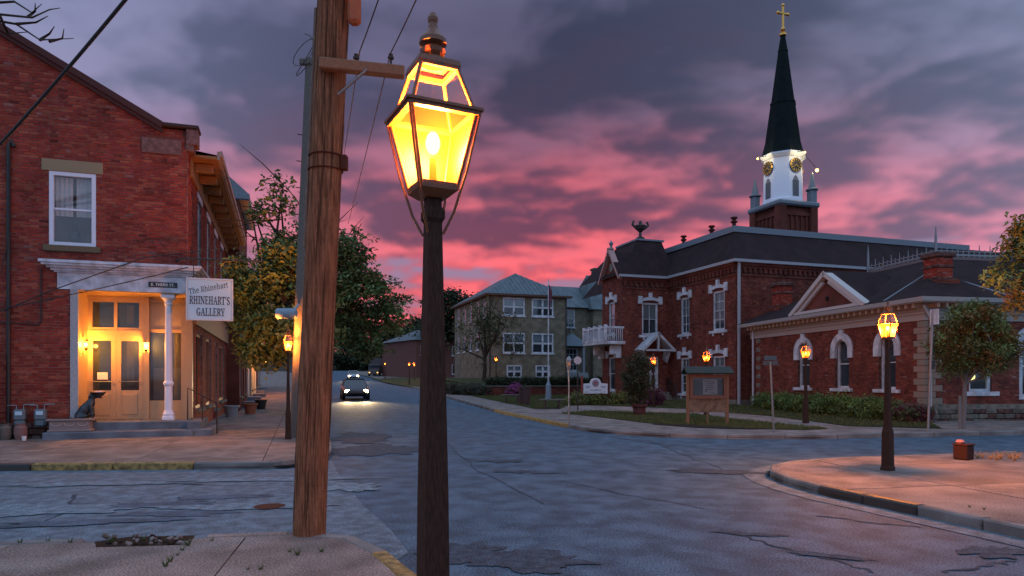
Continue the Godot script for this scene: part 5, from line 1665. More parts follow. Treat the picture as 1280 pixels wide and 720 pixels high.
# ---------------------------------------------------------------- street lamps
func four(s: Shape, prof: Array, o := Vector3()) -> void:      # square section: prof = Vector2(half width, height)
	var q := []
	for p in prof: q.append(Vector2(p.x * sqrt(2.0), p.y))
	var keep := s.xf
	s.xf = s.xf * Transform3D(Basis(Vector3.UP, PI / 4), o)
	s.lathe(q, 4, Vector3(), true)
	s.xf = keep
func make_lamp(called: String, label: String, pos: Vector3, turn: float, energy: float) -> Node3D:
	var t := thing(called, label, "street lamp", pos, turn, "lantern posts round the street corner")
	var s := sh()
	four(s, [Vector2(0.0, 0.0), Vector2(0.082, 0.0), Vector2(0.082, 0.06), Vector2(0.072, 0.09), Vector2(0.066, 0.66), Vector2(0.046, 0.77), Vector2(0.042, 1.2), Vector2(0.025, 2.14), Vector2(0.033, 2.155), Vector2(0.033, 2.18), Vector2(0.024, 2.195), Vector2(0.024, 2.24), Vector2(0.0, 2.24)])
	part(t, "post", s, M.post)
	var lx := Transform3D(Basis().scaled(Vector3.ONE * 0.8), Vector3(0, 2.42 - 2.69 * 0.8, 0))
	s = sh(lx)
	var y0 := 2.475
	var y1 := 2.785
	var b0 := 0.078
	var b1 := 0.142
	four(s, [Vector2(0.0, y0 - 0.03), Vector2(0.05, y0 - 0.03), Vector2(b0 + 0.008, y0), Vector2(b0 + 0.008, y0 + 0.02), Vector2(0.0, y0 + 0.02)])
	for k in 4:
		var r := Basis(Vector3.UP, k * PI / 2)
		s.tube([r * Vector3(b0, y0, b0), r * Vector3(b1, y1, b1)], 0.0095, 6)
		s.tube([r * Vector3(b1 - 0.004, y1 + 0.02, b1 - 0.004), r * Vector3(0.082, 3.0, 0.082)], 0.009, 6)
		# rim
		s.box(r * Vector3(0, y1 + 0.008, b1 + 0.004), Vector3(2 * b1 + 0.026, 0.018, 0.03), r)
		s.box(r * Vector3(0, y1 + 0.022, b1 + 0.013), Vector3(2 * b1 + 0.046, 0.012, 0.03), r)
		s.box(r * Vector3(0, 3.0, 0.082), Vector3(0.185, 0.02, 0.02), r)
		s.box(r * Vector3(0, y0 + 0.02, b0 + 0.002), Vector3(2 * b0, 0.018, 0.014), r)
		# stays down to the post
		s.tube([r * Vector3(b1 + 0.015, y1 + 0.01, b1 + 0.015), r * Vector3(0.112, 2.55, 0.112), r * Vector3(0.07, 2.38, 0.07), r * Vector3(0.034, 2.29, 0.034)], 0.006, 6)
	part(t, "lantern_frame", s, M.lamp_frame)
	s = sh(lx)
	four(s, [Vector2(0.095, 3.005), Vector2(0.09, 3.03), Vector2(0.045, 3.05)])
	s.lathe([Vector2(0.0516, 3.03), Vector2(0.0473, 3.055), Vector2(0.0430, 3.06), Vector2(0.0533, 3.075), Vector2(0.0568, 3.092), Vector2(0.0430, 3.102), Vector2(0.0387, 3.11), Vector2(0.0602, 3.12), Vector2(0.0585, 3.14), Vector2(0.0344, 3.17), Vector2(0.0241, 3.185), Vector2(0.0189, 3.21), Vector2(0.0224, 3.222), Vector2(0.0232, 3.235), Vector2(0.0138, 3.255), Vector2(0.0000, 3.258)], 18)
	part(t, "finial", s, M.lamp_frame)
	for k in 4:
		var r := Basis(Vector3.UP, k * PI / 2)
		s = sh(lx)
		var p := [r * Vector3(-b0, y0 + 0.02, b0), r * Vector3(b0, y0 + 0.02, b0), r * Vector3(b1, y1, b1 - 0.003), r * Vector3(-b1, y1, b1 - 0.003)]
		s.quad(p[0], p[1], p[2], p[3])
		part(t, "pane", s, M.lamp_amber)
		s = sh(lx)
		s.quad(r * Vector3(-b1 + 0.01, y1 + 0.025, b1 - 0.01), r * Vector3(b1 - 0.01, y1 + 0.025, b1 - 0.01), r * Vector3(0.08, 2.995, 0.08), r * Vector3(-0.08, 2.995, 0.08))
		part(t, "roof_pane", s, M.lamp_clear)
	s = sh(lx)
	s.lathe([Vector2(0.0, y0 + 0.02), Vector2(0.02, y0 + 0.02), Vector2(0.014, y0 + 0.15), Vector2(0.0, y0 + 0.16)], 10)
	part(t, "burner", s, mk(lin(0.015, 0.006, 0.003), 0.8))
	part(t, "lamp_mantle", sh(lx).ball(Vector3(0, 2.69, 0), Vector3(0.032, 0.05, 0.032), 10, 16), M.bulb)
	lamp_light(t, Vector3(0, 2.42, 0), energy, 0.05)
	return t
func build_lamps() -> void:
	var lt := 0.4636
	var a := make_lamp("street_lamp", "tall lit lantern post beside the leaning wooden utility pole", Vector3(-0.276, 0.09, -2.38), lt, 21.0)
	var rest := [
		[Vector3(6.37, 0.12, -11.57), 0.55, "lit lantern post alone on the bare paved corner island"],
		[Vector3(10.2, 0.14, -23.7), 0.2, "lit lantern post on the path before the hall's arched windows"],
		[Vector3(7.34, 0.14, -35.4), 0.1, "lit lantern post by the church's gabled side door"],
		[Vector3(8.12, 0.14, -28.5), 0.3, "lit lantern post behind the wooden notice board"],
		[Vector3(-1.64, 1.2, -70.0), 0.3, "lit lantern post on the terrace before the stone school"],
		[Vector3(-1.5, 0.95, -79.0), 0.3, "lit lantern post against the side of the stone school"],
		[Vector3(-11.9, 0.88, -79.0), 0.3, "lit lantern post of a close pair on the kerb up the street"],
		[Vector3(-12.05, 0.95, -84.0), 0.3, "lit lantern post of a close pair on the kerb up the street"],
		[Vector3(-18.6, 1.4, -100.0), 0.3, "lit lantern post farthest up the street, by the truck"],
		[Vector3(-5.74, 0.13, -17.5), 0.3, "lit lantern post under the leafy street tree on the gallery pavement"],
	]
	for r in rest:
		var o := copy_thing(a, r[0], r[1], r[2])
		if r[0].z < -20.0: (o.get_node("lamp_light") as OmniLight3D).light_energy = 7.0

# ---------------------------------------------------------------- utility poles and wires
func sag(s: Shape, a: Vector3, b: Vector3, drop: float, r: float, n := 14) -> void:
	var p := []
	for i in n + 1:
		var t := float(i) / n
		p.append(a.lerp(b, t) - Vector3(0, drop * 4.0 * t * (1.0 - t), 0))
	s.tube(p, r, 6)
func build_poles() -> void:
	var b := Vector3(-2.05, 0.12, -6.87)
	var top := Vector3(-1.62, 9.2, -6.87)
	var t := thing("utility_pole", "thick weathered brown wooden utility pole leaning on the near corner", "utility pole", b)
	var dir := (top - b)
	var s := sh()
	var pts := []
	var rr := []
	for i in 15:
		pts.append(dir * (i / 14.0) + Vector3(0, -0.25 if i == 0 else 0.0, 0)); rr.append(0.162 - 0.008 * i / 14.0)
	s.tube(pts, rr, 28)
	part(t, "shaft", s, M.wood_pole)
	# raised splits and ridges along the grain
	s = sh()
	var r2 := RandomNumberGenerator.new()
	r2.seed = 4
	for i in 80:
		var a := r2.randf() * TAU
		var h0 := r2.randf_range(0.0, 0.62)
		var h1 := h0 + r2.randf_range(0.04, 0.16)
		var R := 0.1615 - 0.008 * h0
		var o := Vector3(cos(a), 0, sin(a))
		s.tube([dir * h0 + o * (R - 0.003), dir * ((h0 + h1) / 2) + o * (R - 0.001), dir * h1 + o * (R - 0.006)], [0.002, 0.0075, 0.002], 4)
	part(t, "grain_splits", s, mk(lin(0.05, 0.028, 0.018), 0.95))
	var on := func(h: float) -> Vector3: return dir * ((h - 0.12) / 9.08)
	s = sh()
	for h in [3.78, 3.92]:
		var c: Vector3 = on.call(h)
		var ring := []
		for k in 21: ring.append(c + Vector3(cos(TAU * k / 20) * 0.168, 0, sin(TAU * k / 20) * 0.168))
		s.tube(ring, 0.008, 5, false)
	s.cbox(on.call(3.85) + Vector3(0.19, 0.0, 0.03), Vector3(0.07, 0.15, 0.08), 0.01)
	part(t, "band_and_bracket", s, M.rust)
	s = sh()
	var x1: Vector3 = on.call(4.74)
	s.cbox(x1 + Vector3(0.36, 0.0, 0.16), Vector3(0.82, 0.11, 0.1), 0.012, Basis(Vector3.UP, 0.12) * Basis(Vector3(0, 0, 1), -0.05))
	part(t, "crossarm", s, M.wood)
	s = sh()
	s.tube([x1 + Vector3(0.12, -0.26, 0.16), x1 + Vector3(0.42, -0.04, 0.22)], 0.014, 6)
	part(t, "arm_brace", s, M.steel)
	for q in [0.3, 0.64]:
		s = sh()
		s.lathe([Vector2(0.012, 0.04), Vector2(0.012, 0.075), Vector2(0.03, 0.08), Vector2(0.032, 0.1), Vector2(0.018, 0.105), Vector2(0.024, 0.125), Vector2(0.0, 0.14)], 10, x1 + Vector3(q, 0.01, 0.16))
		part(t, "insulator", s, M.iron)
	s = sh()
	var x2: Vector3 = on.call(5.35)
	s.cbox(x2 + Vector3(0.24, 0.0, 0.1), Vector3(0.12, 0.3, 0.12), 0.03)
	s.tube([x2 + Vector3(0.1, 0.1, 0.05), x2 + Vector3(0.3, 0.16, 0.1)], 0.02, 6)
	part(t, "cutout_box", s, M.terracotta)  # orange lamplight on the bracket, given as its own colour
	s = sh()
	for e in [[-0.165, 0.03, 0.018, 5.4], [-0.17, -0.02, 0.014, 5.0]]:
		s.tube([on.call(3.0) + Vector3(e[0], 0, e[1]), on.call(4.0) + Vector3(e[0], 0, e[1]), on.call(e[3]) + Vector3(e[0], 0, e[1])], e[2], 7)
	part(t, "conduit", s, M.wood_old)
	s = sh()
	var lp := []
	for k in 24:
		var q := float(k) / 23
		lp.append(on.call(5.2) + Vector3(-0.28 + 0.1 * sin(q * 13.0), -0.2 + 0.16 * cos(q * 11.0) - q * 0.1, 0.05 * sin(q * 5)))
	s.tube(lp, 0.004, 4)
	part(t, "loose_wire_coil", s, M.wire)
	s = sh()
	for k in 12: s.cbox(on.call(2.2 + k * 0.0) + Vector3(0.0, 0, 0), Vector3(0.01, 0.01, 0.01), 0.002) if k == 0 else null
	# second, grey pole across the street
	var c := Vector3(-5.7, 0.12, -18.0)
	var t2 := thing("utility_pole", "slim grey utility pole standing beside the gallery pavement lantern", "utility pole", c)
	var d2 := at(388, 74, 18.0) - c
	s = sh()
	s.tube([Vector3(0, -0.2, 0), d2 * 0.5, d2], [0.17, 0.15, 0.12], 14)
	part(t2, "shaft", s, M.wood_old)
	s = sh()
	s.cbox(d2 + Vector3(0.0, -0.12, 0.1), Vector3(0.5, 0.16, 0.12), 0.02)
	part(t2, "crossarm", s, M.wood_old)
	for k in 6: part(t2, "step_bolt", sh().tube([d2 * (0.45 + k * 0.07) + Vector3(-0.12, 0, 0), d2 * (0.45 + k * 0.07) + Vector3(-0.26, 0.02, 0)], 0.014, 5), M.iron)
	# roadside street light head on the grey pole
	s = sh()
	var hp := at(358, 392, 17.6) - c
	s.tube([hp - Vector3(0.26, 0, 0), hp - Vector3(0.24, 0, 0), hp + Vector3(0.24, 0, 0), hp + Vector3(0.26, 0, 0)], [0.1, 0.14, 0.14, 0.1], 14)
	s.tube([hp + Vector3(0.2, 0.1, 0), Vector3(d2.x * 0.34, hp.y + 0.35, 0)], 0.035, 7)
	part(t2, "cable_box", s, M.blue_paint)
	# wires
	var wires := [
		[Vector3(-1.197, 4.89, -6.72), at(435, 280, 20.0), at(560, -90, 4.4), 0.006, "thin power line over the outer insulator of the brown pole"],
		[Vector3(-1.5, 4.91, -6.72), at(428, 205, 16.0), at(496, -70, 4.9), 0.006, "thin power line over the inner insulator of the brown pole"],
	]
	for w in wires:
		s = sh()
		sag(s, w[2], w[0], 0.02, w[3])
		sag(s, w[0], w[1], 0.03, w[3])
		single("power_line", w[4], "cable", s, M.wire)
	s = sh()
	sag(s, at(205, -60, 8.0), at(-80, 262, 12.0), 0.12, 0.026, 24)
	for k in 40:
		pass
	single("overhead_cable", "thick black cable slanting across the gallery's brick gable", "cable", s, M.wire)
	s = sh()
	sag(s, d2 * 0.62 + c, at(285, 262, 30.0), 0.1, 0.012)
	single("service_line", "thin black service line from the grey pole to the row houses", "cable", s, M.wire)
	s = sh()
	sag(s, at(235, 334, 18.4), at(-30, 392, 17.2), 0.05, 0.014)
	single("service_line", "thin black service line sagging across the gallery's front to the porch", "cable", s, M.wire)

# ---------------------------------------------------------------- trees, hedges, plants
func clump(n: int, spread: float, leaf: float, sd: int) -> ArrayMesh:
	var r := RandomNumberGenerator.new()
	r.seed = sd
	var s := sh()
	for i in n:
		var c := Vector3(r.randfn(), r.randfn(), r.randfn()) * spread * 0.5
		var b := Basis.from_euler(Vector3(r.randf_range(-0.9, 0.9), r.randf() * TAU, r.randf_range(-0.7, 0.7)))
		var l := leaf * r.randf_range(0.7, 1.25)
		var a := c + b * Vector3(0, 0, -l); var e := c + b * Vector3(0, -l * 0.25, l)
		var p := c + b * Vector3(l * 0.55, l * 0.14, -l * 0.1); var q := c + b * Vector3(-l * 0.55, l * 0.14, -l * 0.1)
		s.tri(a, e, p); s.tri(a, q, e)
	return s.mesh()
func leaf_mass(parent: Node, called: String, blobs: Array, clusters: int, per: int, mesh: Mesh, cols: Array, sd: int, spread: float, hollow := 0.35) -> void:
	# blobs: [centre, radii]; leaf clumps gather round twig ends spread through each blob
	var r := RandomNumberGenerator.new()
	r.seed = sd
	var xs := []
	var cs := []
	var vol := 0.0
	for b in blobs: vol += b[1].x * b[1].y * b[1].z
	for b in blobs:
		var n := ceili(clusters * b[1].x * b[1].y * b[1].z / vol)
		for i in n:
			var d := Vector3(r.randfn(), r.randfn(), r.randfn()).normalized()
			var k := pow(r.randf_range(hollow, 1.0), 0.6) * r.randf_range(0.86, 1.12)
			var c: Vector3 = b[0] + d * k * b[1]
			var tone: Color = cols[r.randi() % cols.size()]
			for j in per:
				var p := c + Vector3(r.randfn(), r.randfn() * 0.7, r.randfn()) * spread
				var sc := r.randf_range(0.7, 1.3)
				xs.append(Transform3D(Basis.from_euler(Vector3(r.randf_range(-0.5, 0.5), r.randf() * TAU, r.randf_range(-0.5, 0.5))).scaled(Vector3.ONE * sc), p))
				var v := r.randf_range(0.7, 1.3)
				cs.append(Color(tone.r * v, tone.g * v, tone.b * v))
	multi(parent, called, mesh, M.leaf, xs, cs)
func limbs(s: Shape, from: Vector3, targets: Array, r0: float, sd: int, twigs := 3) -> void:
	var r := RandomNumberGenerator.new()
	r.seed = sd
	for t in targets:
		var a: Vector3 = from + Vector3(0, r.randf_range(-0.5, 0.1) * r0 * 6, 0)
		var m: Vector3 = a.lerp(t, 0.5) + Vector3(r.randfn(), absf(r.randfn()), r.randfn()) * a.distance_to(t) * 0.08
		s.tube([a, a.lerp(m, 0.5), m, t], [r0, r0 * 0.8, r0 * 0.55, r0 * 0.18], 7)
		for k in twigs:
			var p: Vector3 = m.lerp(t, r.randf())
			var e: Vector3 = p + Vector3(r.randfn(), r.randfn() * 0.6 + 0.3, r.randfn()) * a.distance_to(t) * 0.22
			s.tube([p, p.lerp(e, 0.5) + Vector3(0, 0.05, 0), e], [r0 * 0.3, r0 * 0.2, r0 * 0.06], 5)
func tree(called: String, label: String, base: Vector3, trunk_r: float, fork: Vector3, blobs: Array, clusters: int, per: int, mesh: Mesh, cols: Array, sd: int, spread: float, bark: Material, group := "", twigs := 3, hollow := 0.35) -> Node3D:
	var t := thing(called, label, "tree", base, 0.0, group)
	var s := sh()
	var f := fork - base
	s.tube([Vector3(0, -0.2, 0), Vector3(0, 0.1, 0), f * 0.5 + Vector3(trunk_r * 0.3, 0, 0), f], [trunk_r * 1.5, trunk_r * 1.1, trunk_r * 0.9, trunk_r * 0.75], 10)
	var targets := []
	var r := RandomNumberGenerator.new()
	r.seed = sd + 100
	var bl := []
	for b in blobs:
		bl.append([b[0] - base, b[1]])
		for k in 3: targets.append(b[0] - base + Vector3(r.randfn(), r.randfn() + 0.4, r.randfn()).normalized() * b[1] * 0.8)
	limbs(s, f, targets, trunk_r * 0.55, sd, twigs)
	part(t, "trunk", s, bark)
	leaf_mass(t, "crown", bl, clusters, per, mesh, cols, sd, spread, hollow)
	return t
func build_greenery() -> void:
	var big := clump(9, 0.26, 0.1, 1)
	var mid := clump(9, 0.15, 0.055, 2)
	var far := clump(9, 0.9, 0.38, 3)
	var G := [Color(0.09, 0.15, 0.045), Color(0.12, 0.18, 0.055), Color(0.08, 0.125, 0.045), Color(0.16, 0.18, 0.055)]
	var GO := [Color(0.11, 0.11, 0.03), Color(0.15, 0.12, 0.03), Color(0.09, 0.10, 0.03), Color(0.18, 0.10, 0.03)]
	# street trees up the gallery pavement
	tree("street_tree", "tall loose leafed street tree behind the gallery's hanging sign", g3(Vector2(-6.3, 20.0), 0.12), 0.13, at(368, 400, 20.0), [
		[at(338, 395, 20.3), Vector3(1.02, 1.26, 0.9)], [at(318, 350, 20.0), Vector3(0.71, 0.76, 0.76)], [at(355, 330, 20.0), Vector3(0.80, 1.09, 0.76)], [at(352, 262, 20.0), Vector3(0.30, 1.13, 0.34)], [at(334, 440, 20.3), Vector3(0.9, 0.42, 0.8)], [at(385, 400, 20.0), Vector3(0.76, 1.09, 0.84)], [at(322, 270, 20.0), Vector3(0.25, 0.46, 0.25)], [at(372, 310, 20.0), Vector3(0.42, 0.76, 0.42)], [at(308, 400, 21.0), Vector3(0.35, 0.5, 0.4)]],
		150, 11, clump(9, 0.22, 0.085, 11), G, 41, 0.18, M.bark, "street trees")
	tree("street_tree", "broad dark leafed street tree over the roadway behind the brown pole", g3(Vector2(-9.4, 32.0), 0.12), 0.16, at(394, 420, 32.0), [
		[at(425, 345, 32.0), Vector3(1.3, 1.7, 1.4)], [at(440, 310, 32.0), Vector3(0.8, 0.9, 0.9)], [at(462, 372, 32.0), Vector3(1.3, 1.3, 1.4)], [at(490, 395, 32.0), Vector3(0.85, 0.6, 0.9)], [at(440, 420, 32.0), Vector3(1.9, 1.15, 1.6)], [at(395, 390, 32.0), Vector3(1.4, 1.8, 1.5)], [at(502, 368, 32.0), Vector3(0.4, 0.25, 0.4)], [at(452, 290, 32.0), Vector3(0.3, 0.5, 0.3)], [at(418, 300, 32.0), Vector3(0.4, 0.7, 0.4)]],
		190, 11, big, G, 42, 0.26, M.bark, "street trees")
	tree("pavement_tree", "small round street tree with a pale trunk and orange green leaves by the brick hall", g3(Vector2(14.0, 21.2), 0.12), 0.075, at(1206, 478, 21.2), [
		[at(1215, 428, 21.2), Vector3(1.1, 1.05, 1.05)], [at(1190, 440, 21.2), Vector3(0.6, 0.75, 0.7)], [at(1240, 440, 21.2), Vector3(0.65, 0.7, 0.7)], [at(1215, 398, 21.2), Vector3(0.75, 0.5, 0.7)]],
		150, 14, mid, GO + G.slice(0, 2), 43, 0.13, M.bark_pale)
	tree("corner_tree", "leafy branch of an orange tinged tree reaching over the hall's roof", g3(Vector2(11.2, 13.3), 0.13), 0.11, at(1345, 395, 13.3), [
		[at(1290, 345, 13.3), Vector3(0.7, 0.32, 0.6)], [at(1258, 352, 13.3), Vector3(0.35, 0.16, 0.4)], [at(1312, 300, 13.3), Vector3(0.8, 0.6, 0.8)], [at(1335, 360, 13.3), Vector3(0.9, 0.5, 0.9)], [at(1282, 312, 13.3), Vector3(0.35, 0.16, 0.4)]],
		60, 12, mid, G + G + GO, 44, 0.12, M.bark)
	tree("school_tree", "thin nearly bare tree before the stone school", Vector3(-2.7, 1.45, -66), 0.2, at(606, 445, 66), [
		[at(590, 420, 66), Vector3(2.4, 2.6, 2.0)], [at(628, 425, 66), Vector3(2.2, 2.4, 2.0)], [at(606, 395, 66), Vector3(2.0, 2.0, 2.0)]],
		46, 7, clump(7, 0.4, 0.13, 7), [Color(0.06, 0.075, 0.03), Color(0.08, 0.075, 0.03)], 45, 0.45, M.bark, "", 9)
	# wooded skyline beyond the school and at the head of the street
	var fl := ["dark tree standing behind the stone school's roof", "dark tree behind the long brick house", "dark wooded tree at the head of the street", "dark wooded tree at the head of the street", "dark wooded tree at the head of the street", "dark wooded tree at the head of the street", "dark wooded tree at the head of the street"]
	var fp := [[566, 392, 112, 4.0], [545, 410, 140, 4.5], [525, 428, 170, 6.5], [505, 425, 165, 6.0], [484, 430, 180, 7.0], [460, 432, 175, 6.5], [436, 440, 170, 6.0]]
	for i in fp.size():
		var q: Array = fp[i]
		var c := at(q[0], q[1], q[2])
		var R: float = q[3]
		tree("hillside_tree", fl[i], g3(Vector2(c.x, q[2])), 0.35, c - Vector3(0, R, 0), [[c, Vector3(R, R, R)], [c + Vector3(R * 0.6, -R * 0.5, 0), Vector3(R * 0.7, R * 0.7, R * 0.7)], [c - Vector3(R * 0.6, R * 0.5, 0), Vector3(R * 0.7, R * 0.7, R * 0.7)]], 60, 9, far, [Color(0.02, 0.035, 0.014), Color(0.03, 0.045, 0.018)], 60 + i, 0.9, M.bark, "dark trees along the skyline", 1)
	# bare branches over the gallery roof
	var t := thing("bare_tree", "bare branched tree reaching over the gallery's gable", "tree", Vector3(-13.5, 0.0, -13.0))
	var s := sh()
	s.tube([Vector3(0, -0.2, 0), Vector3(0.2, 4, 0), Vector3(0.6, 7.0, 0)], [0.24, 0.19, 0.12], 10)
	part(t, "trunk", s, M.bark)
	s = sh()
	var o := t.position
	for e in [[[-40, 20], [20, 30], [50, 50], [92, 48]], [[-40, 40], [0, 18], [40, 22], [62, 12], [75, 10]], [[-30, 5], [18, 2], [40, 16], [52, 5]], [[0, 20], [10, 42], [35, 40]], [[20, 30], [45, 28], [60, 20]], [[50, 50], [62, 42], [68, 33]], [[62, 52], [78, 48], [80, 36]], [[35, 21], [44, 14], [44, 4]]]:
		var p := []
		var rr := []
		for k in e.size():
			p.append(at(e[k][0], e[k][1], 12.4 + 0.3 * sin(k * 2.0)) - o); rr.append(0.028 - 0.022 * k / (e.size() - 1))
		if e[0][0] <= -30:
			p.push_front(Vector3(0.6, 7.0, 0)); rr.push_front(0.06)
		s.tube(p, rr, 6)
	part(t, "branches", s, M.bark)
	# hedges and beds
	var hm := clump(10, 0.16, 0.05, 9)
	var bed := func(called: String, label: String, cat: String, spots: Array, cols: Array, per: int, sd: int, group := "") -> void:
		for q in spots:
			var p: Vector3 = q[0]
			var th := thing(called, label if spots.size() == 1 else label, cat, p, 0.0, group)
			var st := sh()
			for k in 5: st.tube([Vector3(0.03 * k, 0, 0), Vector3((k - 2) * 0.12 * q[1].x, q[1].y * 0.9, 0.06 * (k % 3 - 1))], [0.012, 0.005], 5)
			part(th, "stems", st, M.bark)
			leaf_mass(th, "foliage", [[Vector3(0, q[1].y, 0), q[1]]], per, 10, hm, cols, sd, 0.1, 0.2)
			sd += 1
	var hd := []
	for i in 15:
		var f := i / 14.0
		hd.append([Vector3(lerpf(12.9, 13.9, f), 0.13, -lerpf(35.0, 25.4, f)), Vector3(0.5, rng.randf_range(0.3, 0.42), 0.55)])
	bed.call("hedge_bush", "rounded green bush of the hedge row below the hall's arched windows", "bush", hd, [Color(0.12, 0.19, 0.045), Color(0.15, 0.21, 0.05), Color(0.08, 0.14, 0.045)], 34, 71, "hedge row along the brick hall")
	var hb := []
	for p in [[3.6, 37.6], [4.5, 38.0], [5.5, 38.4], [6.3, 38.8], [7.1, 39.2]]: hb.append([Vector3(p[0], 0.2, -p[1]), Vector3(0.6, 0.33, 0.5)])
	bed.call("bed_bush", "low yellow green bush in the bed round the white arched sign", "bush", hb, [Color(0.17, 0.19, 0.05), Color(0.12, 0.15, 0.05)], 30, 91, "bushes round the arched sign")
	bed.call("flowering_bush", "purple leaved bush beside the potted shrub", "bush", [[Vector3(7.5, 0.15, -37.2), Vector3(0.75, 0.5, 0.7)]], [Color(0.12, 0.03, 0.07), Color(0.09, 0.03, 0.05)], 46, 95)
	bed.call("flowering_bush", "pink flowering bush against the brick garden wall", "bush", [[Vector3(0.4, 0.3, -48.8), Vector3(0.75, 0.5, 0.6)]], [Color(0.30, 0.06, 0.22), Color(0.06, 0.06, 0.03)], 40, 96)
	bed.call("wall_bush", "dark bush at the foot of the hall's stone corner", "bush", [[g3(Vector2(14.4, 24.3), 0.13), Vector3(0.6, 0.3, 0.35)]], [Color(0.08, 0.09, 0.03), Color(0.12, 0.04, 0.05)], 34, 97)
	var pb := []
	for p in [[-5.3, 53.5], [-4.2, 52.0], [-3.2, 51.2], [-2.4, 50.2]]: pb.append([g3(Vector2(p[0], p[1]), 0.1), Vector3(0.8, 0.45, 0.6)])
	bed.call("bank_bush", "grey green bush on the bank left of the brick garden wall", "bush", pb, [Color(0.07, 0.075, 0.05), Color(0.05, 0.06, 0.04)], 36, 98, "bushes on the school bank")
	for p in pb: pass
	var th := thing("clipped_hedge", "long dark clipped hedge above the brick garden wall", "hedge", Vector3(-1.6, 1.05, -51.2), 0.2707)
	var blobs := []
	for k in 14: blobs.append([Vector3(k * 0.68, 0.36, 0), Vector3(0.5, 0.36, 0.4)])
	leaf_mass(th, "foliage", blobs, 420, 10, hm, [Color(0.03, 0.05, 0.02), Color(0.04, 0.055, 0.025)], 130, 0.1, 0.2)
	# shrub in its pot
	var pp := Vector3(5.35, 0.142, -28.7)
	var pot := single("plant_pot", "wide dark red plant pot on the lawn edge", "pot", sh().lathe([Vector2(0, 0), Vector2(0.22, 0), Vector2(0.25, 0.1), Vector2(0.27, 0.32), Vector2(0.34, 0.36), Vector2(0.36, 0.46), Vector2(0.31, 0.46), Vector2(0.28, 0.4), Vector2(0, 0.38)], 20), mk(lin(0.12, 0.035, 0.035), 0.7, "grain", Vector3.ONE * 3.0), pp)
	tree("potted_shrub", "slender dark leafed shrub growing from the red pot", pp + Vector3(0, 0.38, 0), 0.03, pp + Vector3(0, 1.0, 0), [[pp + Vector3(-0.1, 1.6, 0), Vector3(0.6, 0.85, 0.6)], [pp + Vector3(-0.1, 2.35, 0), Vector3(0.3, 0.4, 0.3)]], 85, 8, hm, [Color(0.045, 0.06, 0.025), Color(0.07, 0.06, 0.03)], 140, 0.12, M.bark)
	# weeds
	var tuft := sh()
	var r3 := RandomNumberGenerator.new()
	r3.seed = 9
	for k in 16:
		var a := r3.randf() * TAU
		var l := r3.randf_range(0.04, 0.11)
		var d := Vector3(cos(a), 0, sin(a))
		tuft.tri(d * 0.006 + d.cross(Vector3.UP) * 0.006, d * 0.006 - d.cross(Vector3.UP) * 0.006, d * l * 0.6 + Vector3(0, l, 0))
	var tm := tuft.mesh()
	for q in [[207, 708, 0], [213, 702, 0], [222, 694, 0], [265, 676, 0], [228, 688, 0], [180, 675, 0], [88, 678, 0], [25, 679, 0], [326, 712, 0], [1212, 634, 0], [1230, 637, 0], [362, 690, 0], [402, 690, 0], [372, 694, 0], [140, 677, 0], [60, 677, 0], [235, 682, 0], [310, 712, 0]]:
		var c := gp(q[0], q[1], 0.13)
		var o2 := part(self, numbered("weed"), tm, mk(lin(0.045, 0.075, 0.02), 0.9), g3(c, 0.12))
		o2.scale = Vector3.ONE * r3.randf_range(0.5, 1.0)
		tag(o2, "small green weed tuft in the pavement joints" if q[0] < 600 else "small green weed tuft behind the island's kerb", "weed", "weeds in the pavement")
	for q in [[1222, 573], [1228, 572], [1238, 574], [1250, 574], [1262, 573], [1272, 573], [1245, 575], [1268, 576]]:
		var c := gp(q[0], q[1], 0.13)
		var o2 := part(self, numbered("dry_weed"), tm, mk(lin(0.30, 0.20, 0.10), 0.9), g3(c, 0.12))
		o2.scale = Vector3.ONE * r3.randf_range(1.2, 2.4)
		tag(o2, "dry straw coloured weed tuft on the island's back edge", "weed", "dry weeds on the island")

